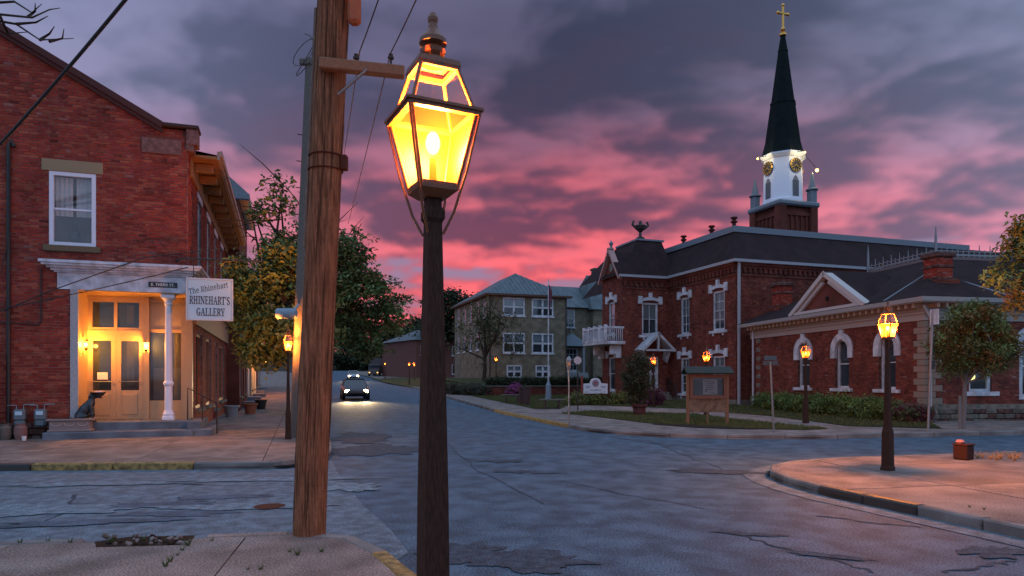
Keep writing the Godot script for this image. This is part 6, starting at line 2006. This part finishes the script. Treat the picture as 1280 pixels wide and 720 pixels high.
# ---------------------------------------------------------------- small things
func nets(bones: Array, cell: float, k: float) -> Shape:     # smooth body from tapered capsules [a, b, ra, rb], meshed as surface nets
	var lo := Vector3.ONE * 1e9
	var hi := -lo
	for b in bones:
		var r := maxf(b[2], b[3]) + k + cell * 2
		for p in [b[0], b[1]]:
			lo = lo.min(p - Vector3.ONE * r); hi = hi.max(p + Vector3.ONE * r)
	var n := Vector3i(((hi - lo) / cell).ceil()) + Vector3i.ONE
	var val := PackedFloat32Array()
	val.resize(n.x * n.y * n.z)
	for z in n.z:
		for y in n.y:
			for x in n.x:
				var p := lo + Vector3(x, y, z) * cell
				var d := 10.0
				for b in bones:
					var ab: Vector3 = b[1] - b[0]
					var t := clampf((p - b[0]).dot(ab) / maxf(ab.length_squared(), 1e-6), 0, 1)
					var e: float = p.distance_to(b[0] + ab * t) - lerpf(b[2], b[3], t)
					var h := clampf(0.5 + 0.5 * (d - e) / k, 0, 1)
					d = lerpf(d, e, h) - k * h * (1 - h)
				val[x + n.x * (y + n.y * z)] = d
	var vert := {}
	var g := func(x: int, y: int, z: int) -> float: return val[x + n.x * (y + n.y * z)]
	for z in n.z - 1:
		for y in n.y - 1:
			for x in n.x - 1:
				var sum := Vector3()
				var c := 0
				for e in [[0, 0, 0, 1, 0, 0], [0, 1, 0, 1, 1, 0], [0, 0, 1, 1, 0, 1], [0, 1, 1, 1, 1, 1], [0, 0, 0, 0, 1, 0], [1, 0, 0, 1, 1, 0], [0, 0, 1, 0, 1, 1], [1, 0, 1, 1, 1, 1], [0, 0, 0, 0, 0, 1], [1, 0, 0, 1, 0, 1], [0, 1, 0, 0, 1, 1], [1, 1, 0, 1, 1, 1]]:
					var a: float = g.call(x + e[0], y + e[1], z + e[2])
					var b: float = g.call(x + e[3], y + e[4], z + e[5])
					if (a < 0) != (b < 0):
						sum += Vector3(x + e[0], y + e[1], z + e[2]).lerp(Vector3(x + e[3], y + e[4], z + e[5]), a / (a - b)); c += 1
				if c: vert[Vector3i(x, y, z)] = lo + sum / c * cell
	var nrm := {}
	for key in vert:
		var q := Vector3i(key)
		nrm[key] = Vector3(g.call(q.x + 1, q.y, q.z) - g.call(q.x, q.y, q.z), g.call(q.x, q.y + 1, q.z) - g.call(q.x, q.y, q.z), g.call(q.x, q.y, q.z + 1) - g.call(q.x, q.y, q.z)).normalized()
	var s := sh()
	var ax := [Vector3i(1, 0, 0), Vector3i(0, 1, 0), Vector3i(0, 0, 1)]
	for z in range(1, n.z - 1):
		for y in range(1, n.y - 1):
			for x in range(1, n.x - 1):
				var a: float = g.call(x, y, z)
				for i in 3:
					var q := Vector3i(x, y, z) + (ax[i] as Vector3i)
					var b: float = g.call(q.x, q.y, q.z)
					if (a < 0) == (b < 0): continue
					var u: Vector3i = ax[(i + 1) % 3]
					var v: Vector3i = ax[(i + 2) % 3]
					var o := Vector3i(x, y, z)
					var k4 := [o - u - v, o - v, o, o - u]
					if a >= 0: k4.reverse()
					if vert.has(k4[0]) and vert.has(k4[1]) and vert.has(k4[2]) and vert.has(k4[3]):
						s.t3(vert[k4[0]], vert[k4[1]], vert[k4[2]], nrm[k4[0]], nrm[k4[1]], nrm[k4[2]])
						s.t3(vert[k4[0]], vert[k4[2]], vert[k4[3]], nrm[k4[0]], nrm[k4[2]], nrm[k4[3]])
	return s
func make_car(called: String, label: String, pos: Vector3, turn: float, paint: Material, lit: bool) -> Node3D:
	# front towards +z
	var t := thing(called, label, "car", pos, turn)
	var s := sh()
	var prof := [[-2.2, 0.72, 0.35, 0.78], [-2.05, 0.82, 0.25, 0.92], [-1.2, 0.88, 0.22, 0.96], [0.0, 0.89, 0.22, 0.96], [0.9, 0.88, 0.22, 0.93], [1.7, 0.84, 0.24, 0.84], [2.05, 0.76, 0.28, 0.74], [2.2, 0.62, 0.35, 0.62]]
	var ring := func(q: Array) -> Array:
		var w: float = q[1]; var a: float = q[2]; var b: float = q[3]; var z: float = q[0]
		return [Vector3(-w * 0.92, a, z), Vector3(w * 0.92, a, z), Vector3(w, a + 0.2, z), Vector3(w, b - 0.16, z), Vector3(w * 0.9, b, z), Vector3(-w * 0.9, b, z), Vector3(-w, b - 0.16, z), Vector3(-w, a + 0.2, z)]
	for i in prof.size() - 1:
		var A: Array = ring.call(prof[i])
		var B: Array = ring.call(prof[i + 1])
		for k in 8: s.quad(A[(k + 1) % 8], A[k], B[k], B[(k + 1) % 8])
	var e0: Array = ring.call(prof[0]); var e1: Array = ring.call(prof[-1])
	for k in range(1, 7): s.tri(e1[0], e1[k], e1[k + 1]); s.tri(e0[0], e0[k + 1], e0[k])
	part(t, "body", s, paint)
	s = sh()
	var c0 := [Vector3(-0.8, 0.93, -1.75), Vector3(0.8, 0.93, -1.75), Vector3(0.8, 0.93, 0.95), Vector3(-0.8, 0.93, 0.95)]
	var c1 := [Vector3(-0.62, 1.4, -1.1), Vector3(0.62, 1.4, -1.1), Vector3(0.62, 1.4, 0.15), Vector3(-0.62, 1.4, 0.15)]
	for k in 4: s.quad(c0[(k + 1) % 4], c0[k], c1[k], c1[(k + 1) % 4])
	part(t, "window_glass", s, mk(lin(0.02, 0.025, 0.03), 0.08))
	s = sh()
	s.cbox(Vector3(0, 1.42, -0.47), Vector3(1.28, 0.08, 1.34), 0.03)
	for k in 4: s.tube([c0[k], c1[k]], 0.035, 5)
	part(t, "roof", s, paint)
	for q in [Vector3(-0.8, 0.32, -1.35), Vector3(0.8, 0.32, -1.35), Vector3(-0.8, 0.32, 1.35), Vector3(0.8, 0.32, 1.35)]:
		var wh := part(t, "wheel", sh().tube([q - Vector3(0.1, 0, 0), q + Vector3(0.1, 0, 0)], 0.32, 18), M.dark)
		part(wh, "rim", sh().tube([q - Vector3(0.108, 0, 0), q + Vector3(0.108, 0, 0)], 0.18, 12), M.steel)
	s = sh()
	s.cbox(Vector3(0, 0.42, 2.17), Vector3(1.3, 0.14, 0.16), 0.04); s.cbox(Vector3(0, 0.45, -2.2), Vector3(1.4, 0.16, 0.16), 0.04)
	part(t, "bumper", s, M.dark)
	for x in [-0.58, 0.58]:
		part(t, "headlight", sh().ball(Vector3(x, 0.6, 2.1), Vector3(0.18, 0.12, 0.1), 6, 10), M.head_glow if lit else M.steel)
		if lit:
			var l := SpotLight3D.new()
			l.name = "headlight_beam"
			l.light_color = Color(1.0, 0.85, 0.62)
			l.light_energy = 26.0
			l.spot_range = 60.0
			l.spot_attenuation = 2.0
			l.spot_angle = 32.0
			l.light_size = 0.08
			l.shadow_enabled = true
			t.add_child(l, true)
			l.position = Vector3(x, 0.6, 2.24)
			l.rotation = Vector3(-0.06, PI, 0)
	return t
func post_sign(called: String, label: String, foot: Vector3, top: Vector3, r: float, m: Material) -> Node3D:
	var t := thing(called, label, "sign post", foot)
	part(t, "post", sh().tube([Vector3(0, -0.1, 0), top - foot], r, 8), m)
	return t
func build_small() -> void:
	var shopT := Transform3D(Basis(Vector3.UP, TURN), Vector3(-9.056, 0, -19.07))
	# planter trough on the lower step, dog statue on the porch floor
	var pl := thing("stone_planter", "carved pale stone planter trough on the gallery's lower step", "planter", shopT * Vector3(-2.72, 0.305, 0.42), TURN)
	var s := sh()
	s.cbox(Vector3(0, 0.16, 0), Vector3(0.92, 0.3, 0.34), 0.02)
	s.cbox(Vector3(0, 0.31, 0), Vector3(1.06, 0.06, 0.42), 0.015); s.cbox(Vector3(0, 0.03, 0), Vector3(1.0, 0.06, 0.38), 0.015)
	part(pl, "trough", s, mk(lin(0.33, 0.27, 0.26), 0.9, "grain", Vector3.ONE * 3.0))
	s = sh()
	for k in 3:
		var arc := []
		for q in 9: arc.append(Vector3(-0.3 + k * 0.3 - 0.12 * cos(PI * q / 8), 0.24 - 0.09 * sin(PI * q / 8), 0.172))
		s.tube(arc, 0.015, 5)
	part(pl, "carved_swag", s, mk(lin(0.36, 0.30, 0.29), 0.9))
	part(pl, "soil", sh().b2(Vector3(-0.46, 0.3, -0.15), Vector3(0.46, 0.345, 0.15)), M.soil)
	var dg := thing("dog_statue", "dark bronze statue of a sitting dog on the gallery porch", "statue", shopT * Vector3(-2.45, 0.52, 0.06), TURN)
	var bones := [
		[Vector3(-0.14, 0.16, 0), Vector3(-0.05, 0.34, 0), 0.15, 0.135], [Vector3(-0.05, 0.34, 0), Vector3(0.08, 0.5, 0), 0.135, 0.115], [Vector3(0.08, 0.5, 0), Vector3(0.13, 0.66, 0), 0.095, 0.07],
		[Vector3(0.13, 0.7, 0), Vector3(0.16, 0.72, 0), 0.085, 0.08], [Vector3(0.18, 0.7, 0), Vector3(0.33, 0.67, 0), 0.06, 0.038],
		[Vector3(0.09, 0.46, 0.08), Vector3(0.13, 0.22, 0.085), 0.055, 0.036], [Vector3(0.13, 0.22, 0.085), Vector3(0.13, 0.04, 0.085), 0.036, 0.03], [Vector3(0.13, 0.03, 0.085), Vector3(0.19, 0.025, 0.085), 0.034, 0.028],
		[Vector3(0.09, 0.46, -0.08), Vector3(0.13, 0.22, -0.085), 0.055, 0.036], [Vector3(0.13, 0.22, -0.085), Vector3(0.13, 0.04, -0.085), 0.036, 0.03], [Vector3(0.13, 0.03, -0.085), Vector3(0.19, 0.025, -0.085), 0.034, 0.028],
		[Vector3(-0.17, 0.13, 0.11), Vector3(-0.01, 0.17, 0.14), 0.085, 0.06], [Vector3(-0.01, 0.17, 0.14), Vector3(-0.1, 0.04, 0.14), 0.045, 0.035], [Vector3(-0.1, 0.035, 0.14), Vector3(0.04, 0.028, 0.14), 0.036, 0.03],
		[Vector3(-0.17, 0.13, -0.11), Vector3(-0.01, 0.17, -0.14), 0.085, 0.06], [Vector3(-0.01, 0.17, -0.14), Vector3(-0.1, 0.04, -0.14), 0.045, 0.035], [Vector3(-0.1, 0.035, -0.14), Vector3(0.04, 0.028, -0.14), 0.036, 0.03],
		[Vector3(-0.27, 0.07, 0), Vector3(-0.42, 0.035, 0.06), 0.035, 0.018],
		[Vector3(0.11, 0.76, 0.06), Vector3(0.06, 0.66, 0.09), 0.03, 0.02], [Vector3(0.11, 0.76, -0.06), Vector3(0.06, 0.66, -0.09), 0.03, 0.02],
	]
	part(dg, "body", nets(bones, 0.02, 0.03), M.bronze)
	var bk := thing("dog_basket", "dark shallow basket with a pale rose carried on the dog statue's muzzle", "basket", dg.position + Vector3(0.26, 0.7, 0).rotated(Vector3.UP, TURN), TURN)
	part(bk, "bowl", sh().lathe([Vector2(0, 0.0), Vector2(0.12, 0.0), Vector2(0.19, 0.09), Vector2(0.2, 0.1), Vector2(0.17, 0.09), Vector2(0, 0.03)], 18), M.iron)
	part(bk, "blossom", sh().ball(Vector3(0.06, 0.09, 0.02), Vector3(0.08, 0.05, 0.07), 6, 10).ball(Vector3(-0.02, 0.09, 0.03), Vector3(0.06, 0.04, 0.06), 6, 10), mk(lin(0.6, 0.42, 0.42), 0.8))
	# gas meters on the wall, jars below
	for k in 2:
		var m := thing("gas_meter", ["grey blue gas meter on the gallery wall, nearer the black conduit", "grey blue gas meter on the gallery wall, nearer the porch steps"][k], "meter", shopT * Vector3(-3.92 + k * 0.46, 0.45, 0.16), TURN, "gas meters")
		s = sh()
		s.cbox(Vector3(0, 0.3, 0.06), Vector3(0.26, 0.28, 0.2), 0.03); s.cbox(Vector3(0, 0.08, 0.06), Vector3(0.24, 0.18, 0.18), 0.04)
		part(m, "case", s, mk(lin(0.16, 0.22, 0.26), 0.5, "grain", Vector3.ONE * 3.0))
		part(m, "dial", sh().cbox(Vector3(0, 0.34, 0.165), Vector3(0.16, 0.1, 0.02), 0.006), M.sign_blue)
		part(m, "pipe", sh().tube([Vector3(-0.08, 0.42, 0.05), Vector3(-0.08, 0.54, 0.05), Vector3(-0.3, 0.54, 0.0)], 0.02, 6).tube([Vector3(0.08, 0.42, 0.05), Vector3(0.08, 0.56, 0.05), Vector3(0.3, 0.56, 0.0)], 0.02, 6), M.steel)
	for k in 2:
		var p := shopT * Vector3(-4.18 + k * 0.34, 0.13, 0.42)
		single("stoneware_crock", ["dull pale stoneware crock at the foot of the black conduit", "reddish stoneware crock below the gas meters"][k], "crock", sh().lathe([Vector2(0, 0), Vector2(0.12, 0), Vector2(0.15, 0.12), Vector2(0.15, 0.3), Vector2(0.11, 0.36), Vector2(0.12, 0.4), Vector2(0.0, 0.4)], 16), [M.stone_b, mk(lin(0.2, 0.1, 0.09), 0.7)][k], p)
	single("paper_cup", "small crumpled pale cup on the pavement below the meters", "cup", sh().lathe([Vector2(0, 0), Vector2(0.04, 0), Vector2(0.055, 0.11), Vector2(0.05, 0.11), Vector2(0.035, 0.01)], 12), M.paper, shopT * Vector3(-3.62, 0.135, 0.9))
	var bin := thing("news_box", "red painted box at the gallery wall, beside the crocks", "box", shopT * Vector3(-4.86, 0.13, 0.4), TURN)
	part(bin, "case", sh().cbox(Vector3(0, 1.1, 0), Vector3(0.62, 2.2, 0.5), 0.03), M.red_paint)
	part(bin, "top", sh().cbox(Vector3(0, 2.22, 0), Vector3(0.72, 0.07, 0.6), 0.02), M.grey_panel)
	# tubs up the gallery pavement
	var tub := sh().lathe([Vector2(0, 0), Vector2(0.2, 0), Vector2(0.27, 0.38), Vector2(0.31, 0.4), Vector2(0.31, 0.47), Vector2(0.26, 0.47), Vector2(0.25, 0.4), Vector2(0, 0.4)], 18)
	single("flower_tub", "grey flower tub against the gallery's shop windows", "tub", tub, M.grey_panel, g3(Vector2(-11.35, 27.6), 0.13))
	single("flower_tub", "terracotta flower tub beside the grey one", "tub", tub, M.terracotta, g3(Vector2(-11.5, 30.0), 0.13))
	single("dark_planter", "dark round planter with no plant by the row house steps", "tub", tub, M.iron, g3(Vector2(-12.5, 34.0), 0.13))
	# vehicles up the street
	make_car("approaching_car", "dark car with lit headlights beside the brown pole, coming down the street", g3(Vector2(-10.85, 47.0), 0.0), 0.29, mk(lin(0.03, 0.035, 0.045), 0.25), true)
	make_car("pale_car", "pale blue car with lit headlights near the box truck", g3(Vector2(-24.2, 104.0), 0.0), 0.25, mk(lin(0.3, 0.36, 0.42), 0.3), true)
	var tr := thing("box_truck", "dark tall box truck facing down the far end of the street", "truck", g3(Vector2(-24.0, 120.0), 0.0), 0.0)
	s = sh()
	s.cbox(Vector3(0, 1.9, -2.6), Vector3(2.2, 2.6, 4.6), 0.06); s.cbox(Vector3(0, 1.25, 0.4), Vector3(2.0, 1.7, 1.5), 0.12); s.cbox(Vector3(0, 0.75, 1.4), Vector3(1.9, 0.8, 0.8), 0.12)
	part(tr, "body", s, mk(lin(0.06, 0.05, 0.05), 0.5))
	part(tr, "windscreen", sh().b2(Vector3(-0.85, 1.5, 1.12), Vector3(0.85, 2.0, 1.17)), mk(lin(0.02, 0.03, 0.035), 0.1))
	for x in [-0.7, 0.7]:
		part(tr, "headlight", sh().ball(Vector3(x, 0.7, 1.8), Vector3(0.14, 0.1, 0.06), 6, 10), glow(Color(1.0, 0.75, 0.4), 1.6))
		for z in [0.9, -3.6]: part(tr, "wheel", sh().tube([Vector3(x * 1.3 - 0.12, 0.42, z), Vector3(x * 1.3 + 0.12, 0.42, z)], 0.42, 16), M.dark)
	# notice board
	var nb := thing("notice_board", "wooden roofed notice board with a paper poster behind glass, on the lawn", "notice board", Vector3(6.7, 0.14, -23.4), 0.03)
	s = sh()
	for x in [-0.68, 0.68]: s.cbox(Vector3(x, 0.85, 0), Vector3(0.1, 1.7, 0.1), 0.01)
	s.cbox(Vector3(0.0, 0.3, 0), Vector3(0.05, 0.6, 0.05), 0.006)
	part(nb, "post", s, M.wood)
	part(nb, "lower_panel", sh().cbox(Vector3(0, 0.62, 0.02), Vector3(1.26, 0.46, 0.05), 0.006), M.ply)
	part(nb, "case_back", sh().b2(Vector3(-0.63, 0.9, -0.04), Vector3(0.63, 1.62, 0.0)), M.grey_panel)
	s = sh()
	s.b2(Vector3(-0.63, 0.86, 0.0), Vector3(0.63, 0.97, 0.12)); s.b2(Vector3(-0.63, 1.56, 0.0), Vector3(0.63, 1.68, 0.12)); s.b2(Vector3(-0.63, 0.97, 0.0), Vector3(-0.53, 1.56, 0.12)); s.b2(Vector3(0.53, 0.97, 0.0), Vector3(0.63, 1.56, 0.12))
	part(nb, "case_frame", s, mk(lin(0.22, 0.075, 0.035), 0.6, "grain", Vector3(0.5, 5, 5)))
	part(nb, "case_glass", sh().b2(Vector3(-0.53, 0.97, 0.07), Vector3(0.53, 1.56, 0.076)), M.glass)
	var ps := part(nb, "poster", sh().b2(Vector3(-0.16, 1.0, 0.004), Vector3(0.34, 1.52, 0.01)), M.paper)
	s = sh()
	for k in 5: s.box(Vector3(0.08 + 0.02 * (k % 2), 1.44 - k * 0.07, 0.012), Vector3(0.34 - 0.06 * (k % 3), 0.022, 0.002))
	s.box(Vector3(0.18, 1.06, 0.012), Vector3(0.2, 0.02, 0.002), Basis(Vector3(0, 0, 1), -0.3)); s.box(Vector3(-0.05, 1.12, 0.012), Vector3(0.05, 0.05, 0.002))
	part(ps, "print", s, mk(lin(0.2, 0.2, 0.26), 0.8))
	s = sh()
	for sg in [-1, 1]:
		s.box(Vector3(0, 1.83, sg * 0.17), Vector3(1.62, 0.05, 0.42), Basis(Vector3(1, 0, 0), sg * 0.55))
	part(nb, "roof", s, mk(lin(0.06, 0.075, 0.07), 0.85, "grain", Vector3.ONE * 4.0))
	for k in 8:
		part(nb, "roof_shingle", sh().cbox(Vector3(-0.7 + k * 0.2, 1.795, 0.25), Vector3(0.185, 0.03, 0.26), 0.006, Basis(Vector3(1, 0, 0), 0.55)), mk(lin(0.05 + 0.012 * (k % 3), 0.075, 0.065), 0.85, "grain", Vector3.ONE * 4.0))
	# white arched sign
	var ws := thing("arched_sign", "white arched sign board with a round emblem between two dark red posts", "sign", Vector3(4.62, 0.2, -37.8), 0.2)
	for x in [-0.78, 0.78]: part(ws, "post", sh().cbox(Vector3(x, 0.8, 0), Vector3(0.1, 1.7, 0.1), 0.015), M.red_paint if x < 0 else M.rust)
	s = sh()
	var pol := PackedVector2Array([Vector2(-0.7, 0.65), Vector2(0.7, 0.65), Vector2(0.7, 1.2), Vector2(0.36, 1.22)])
	for k in 9: pol.append(Vector2(cos(PI * k / 8) * 0.32, 1.24 + sin(PI * k / 8) * 0.28))
	pol.append(Vector2(-0.36, 1.22)); pol.append(Vector2(-0.7, 1.2))
	s.prism(pol, -0.03, 0.03)
	part(ws, "board", s, mk(lin(0.5, 0.58, 0.64), 0.6))
	part(ws, "lower_rail", sh().b2(Vector3(-0.73, 0.56, -0.03), Vector3(0.73, 0.63, 0.03)), M.rust)
	s = sh()
	s.lathe([Vector2(0, 0), Vector2(0.2, 0), Vector2(0.2, 0.012), Vector2(0, 0.012)], 20)
	var em := part(ws, "emblem", s, mk(lin(0.16, 0.18, 0.24), 0.6))
	em.transform = Transform3D(Basis(Vector3(1, 0, 0), PI / 2), Vector3(0, 1.22, 0.03))
	part(em, "emblem_heart", sh().lathe([Vector2(0, 0.012), Vector2(0.09, 0.012), Vector2(0.09, 0.018), Vector2(0, 0.018)], 16), mk(lin(0.3, 0.06, 0.08), 0.6))
	s = sh()
	for q in [[-0.45, 1.05, 0.3], [-0.45, 0.97, 0.22], [0.45, 1.05, 0.3], [0.45, 0.97, 0.22], [0, 0.84, 0.7], [-0.5, 0.74, 0.1], [0.5, 0.74, 0.1]]: s.box(Vector3(q[0], q[1], 0.033), Vector3(q[2], 0.04, 0.004))
	part(ws, "print", s, mk(lin(0.12, 0.2, 0.3), 0.7))
	# flagpole
	var fp := thing("flagpole", "white flagpole with a limp flag before the stone school", "flagpole", Vector3(2.4, 0.25, -45.0))
	part(fp, "pole", sh().tube([Vector3(0, 0, 0), Vector3(0, 8.0, 0)], [0.06, 0.03], 10), M.white)
	part(fp, "pole_base", sh().lathe([Vector2(0, 0), Vector2(0.3, 0), Vector2(0.28, 0.1), Vector2(0.2, 0.14), Vector2(0.17, 1.0), Vector2(0.1, 1.15), Vector2(0.06, 1.3)], 14), M.blue_paint)
	s = sh()
	for k in 10:
		var y0 := 7.6 - k * 0.16
		var w0 := 0.06 + 0.1 * sin(k * 0.5) + 0.03 * k * 0.4
		var w1 := 0.06 + 0.1 * sin((k + 1) * 0.5) + 0.03 * (k + 1) * 0.4
		s.quad(Vector3(0.03, y0 - 0.16, 0.03), Vector3(0.05 + w1, y0 - 0.18, 0.08 * sin(k * 1.3)), Vector3(0.05 + w0, y0 - 0.02, 0.08 * sin(k * 1.3 - 1.3)), Vector3(0.03, y0, 0.03))
		s.quad(Vector3(0.05 + w1, y0 - 0.18, 0.08 * sin(k * 1.3)), Vector3(0.02 + w1 * 0.4, y0 - 0.2, 0.12), Vector3(0.02 + w0 * 0.4, y0 - 0.03, 0.12), Vector3(0.05 + w0, y0 - 0.02, 0.08 * sin(k * 1.3 - 1.3)))
	part(fp, "flag", s, mk(lin(0.16, 0.05, 0.08), 0.9))
	# litter bin and benches
	var lb := thing("litter_bin", "dark brown round litter bin on the lawn edge", "bin", g3(Vector2(0.7, 38.2), 0.14))
	s = sh()
	for k in 22:
		var a := TAU * k / 22
		s.box(Vector3(cos(a) * 0.3, 0.45, sin(a) * 0.3), Vector3(0.03, 0.86, 0.07), Basis(Vector3.UP, -a))
	part(lb, "slatted_side", s, mk(lin(0.06, 0.03, 0.028), 0.7))
	part(lb, "rim", sh().lathe([Vector2(0.25, 0.86), Vector2(0.34, 0.86), Vector2(0.34, 0.94), Vector2(0.25, 0.94)], 22).lathe([Vector2(0.0, 0.02), Vector2(0.28, 0.02), Vector2(0.28, 0.86), Vector2(0, 0.84)], 18), M.iron)
	var bc := thing("park_bench", "low backless bench beside the flagpole, red kerb under it", "bench", g3(Vector2(2.0, 34.2), 0.135), 0.1, "benches on the lawn edge")
	part(bc, "seat", sh().cbox(Vector3(0, 0.45, 0), Vector3(1.3, 0.06, 0.42), 0.01), M.wood_old)
	for x in [-0.35, 0.35]: part(bc, "leg", sh().cbox(Vector3(x, 0.21, 0), Vector3(0.07, 0.42, 0.34), 0.008), M.iron)
	copy_thing(bc, g3(Vector2(0.0, 40.0), 0.14), 0.15, "low backless bench beside the brown litter bin")
	# sign posts
	var s1 := post_sign("street_sign", "leaning post with two crossed street name blades by the far kerb", g3(Vector2(7.45, 19.4), 0.13), at(963, 452, 19.3), 0.028, M.steel)
	var tp := at(963, 452, 19.3) - s1.position
	part(s1, "name_blade", sh().cbox(tp + Vector3(0, 0.1, 0), Vector3(0.5, 0.12, 0.012), 0.004, Basis(Vector3.UP, 0.5)), mk(lin(0.05, 0.07, 0.08), 0.5))
	part(s1, "name_blade", sh().cbox(tp + Vector3(0, -0.04, 0), Vector3(0.44, 0.12, 0.012), 0.004, Basis(Vector3.UP, -0.8)), mk(lin(0.05, 0.07, 0.08), 0.5))
	var s2 := post_sign("parking_sign", "pale metal sign post between the hall and the small street tree", g3(Vector2(12.25, 20.1), 0.13), at(1166, 388, 20.1), 0.035, M.steel)
	var t2 := at(1166, 388, 20.1) - s2.position
	part(s2, "plate", sh().cbox(t2 + Vector3(0.02, -0.2, 0.05), Vector3(0.04, 0.45, 0.32), 0.004, Basis(Vector3.UP, 0.12)), M.white)
	part(s2, "clamp_band", sh().cbox(t2 + Vector3(0, -1.6, 0), Vector3(0.09, 0.25, 0.09), 0.01), M.iron)
	single("short_post", "short pale wooden stake against the small street tree's trunk", "stake", sh().cbox(Vector3(0, 0.5, 0), Vector3(0.07, 1.05, 0.07), 0.01), M.bark_pale, g3(Vector2(13.85, 21.1), 0.12))
	var s3 := post_sign("slim_post", "slim grey post with a small square headed lantern cap at the street corner kerb", g3(Vector2(1.92, 23.0), 0.13), at(711, 462, 23.0), 0.026, M.steel)
	var t3 := at(711, 462, 23.0) - s3.position
	s = sh(Transform3D(Basis(), t3))
	four(s, [Vector2(0.0, 0.0), Vector2(0.045, 0.0), Vector2(0.06, 0.1), Vector2(0.075, 0.3), Vector2(0.09, 0.31), Vector2(0.05, 0.42), Vector2(0.0, 0.46)])
	part(s3, "cap", s, M.steel)
	part(s3, "painted_reflection", sh().ball(t3 + Vector3(0, 0.17, 0.07), Vector3(0.05, 0.06, 0.02), 6, 10), mk(lin(0.7, 0.32, 0.12), 0.3))  # orange ball painted in place of a lamplight reflection on the cap
	var s4 := post_sign("round_sign", "dark post carrying a small round white sign behind the slim post", g3(Vector2(3.2, 33.2), 0.13), at(722, 448, 33.2), 0.03, M.iron)
	var t4 := at(722, 448, 33.2) - s4.position
	var disc := part(s4, "plate", sh().lathe([Vector2(0, 0), Vector2(0.2, 0), Vector2(0.2, 0.02), Vector2(0, 0.02)], 8), mk(lin(0.5, 0.42, 0.42), 0.6))
	disc.transform = Transform3D(Basis(Vector3(1, 0, 0), PI / 2) * Basis(Vector3.UP, PI / 8), t4 + Vector3(0, -0.1, 0.03))
	# rusty block on the island
	var rb := thing("rusty_pit_box", "rusty dark metal box with a pink topped knob on the corner island", "box", g3(Vector2(8.7, 13.15), 0.13), 0.5)
	part(rb, "case", sh().cbox(Vector3(0, 0.14, 0), Vector3(0.26, 0.28, 0.26), 0.02), mk(lin(0.06, 0.022, 0.016), 0.8, "grain", Vector3.ONE * 5.0))
	part(rb, "lid", sh().cbox(Vector3(0, 0.29, 0), Vector3(0.285, 0.03, 0.285), 0.008), M.rust)
	part(rb, "knob", sh().lathe([Vector2(0, 0.3), Vector2(0.05, 0.3), Vector2(0.08, 0.34), Vector2(0.05, 0.38), Vector2(0, 0.39)], 12, Vector3(-0.06, 0, -0.03)), mk(lin(0.4, 0.17, 0.15), 0.6))
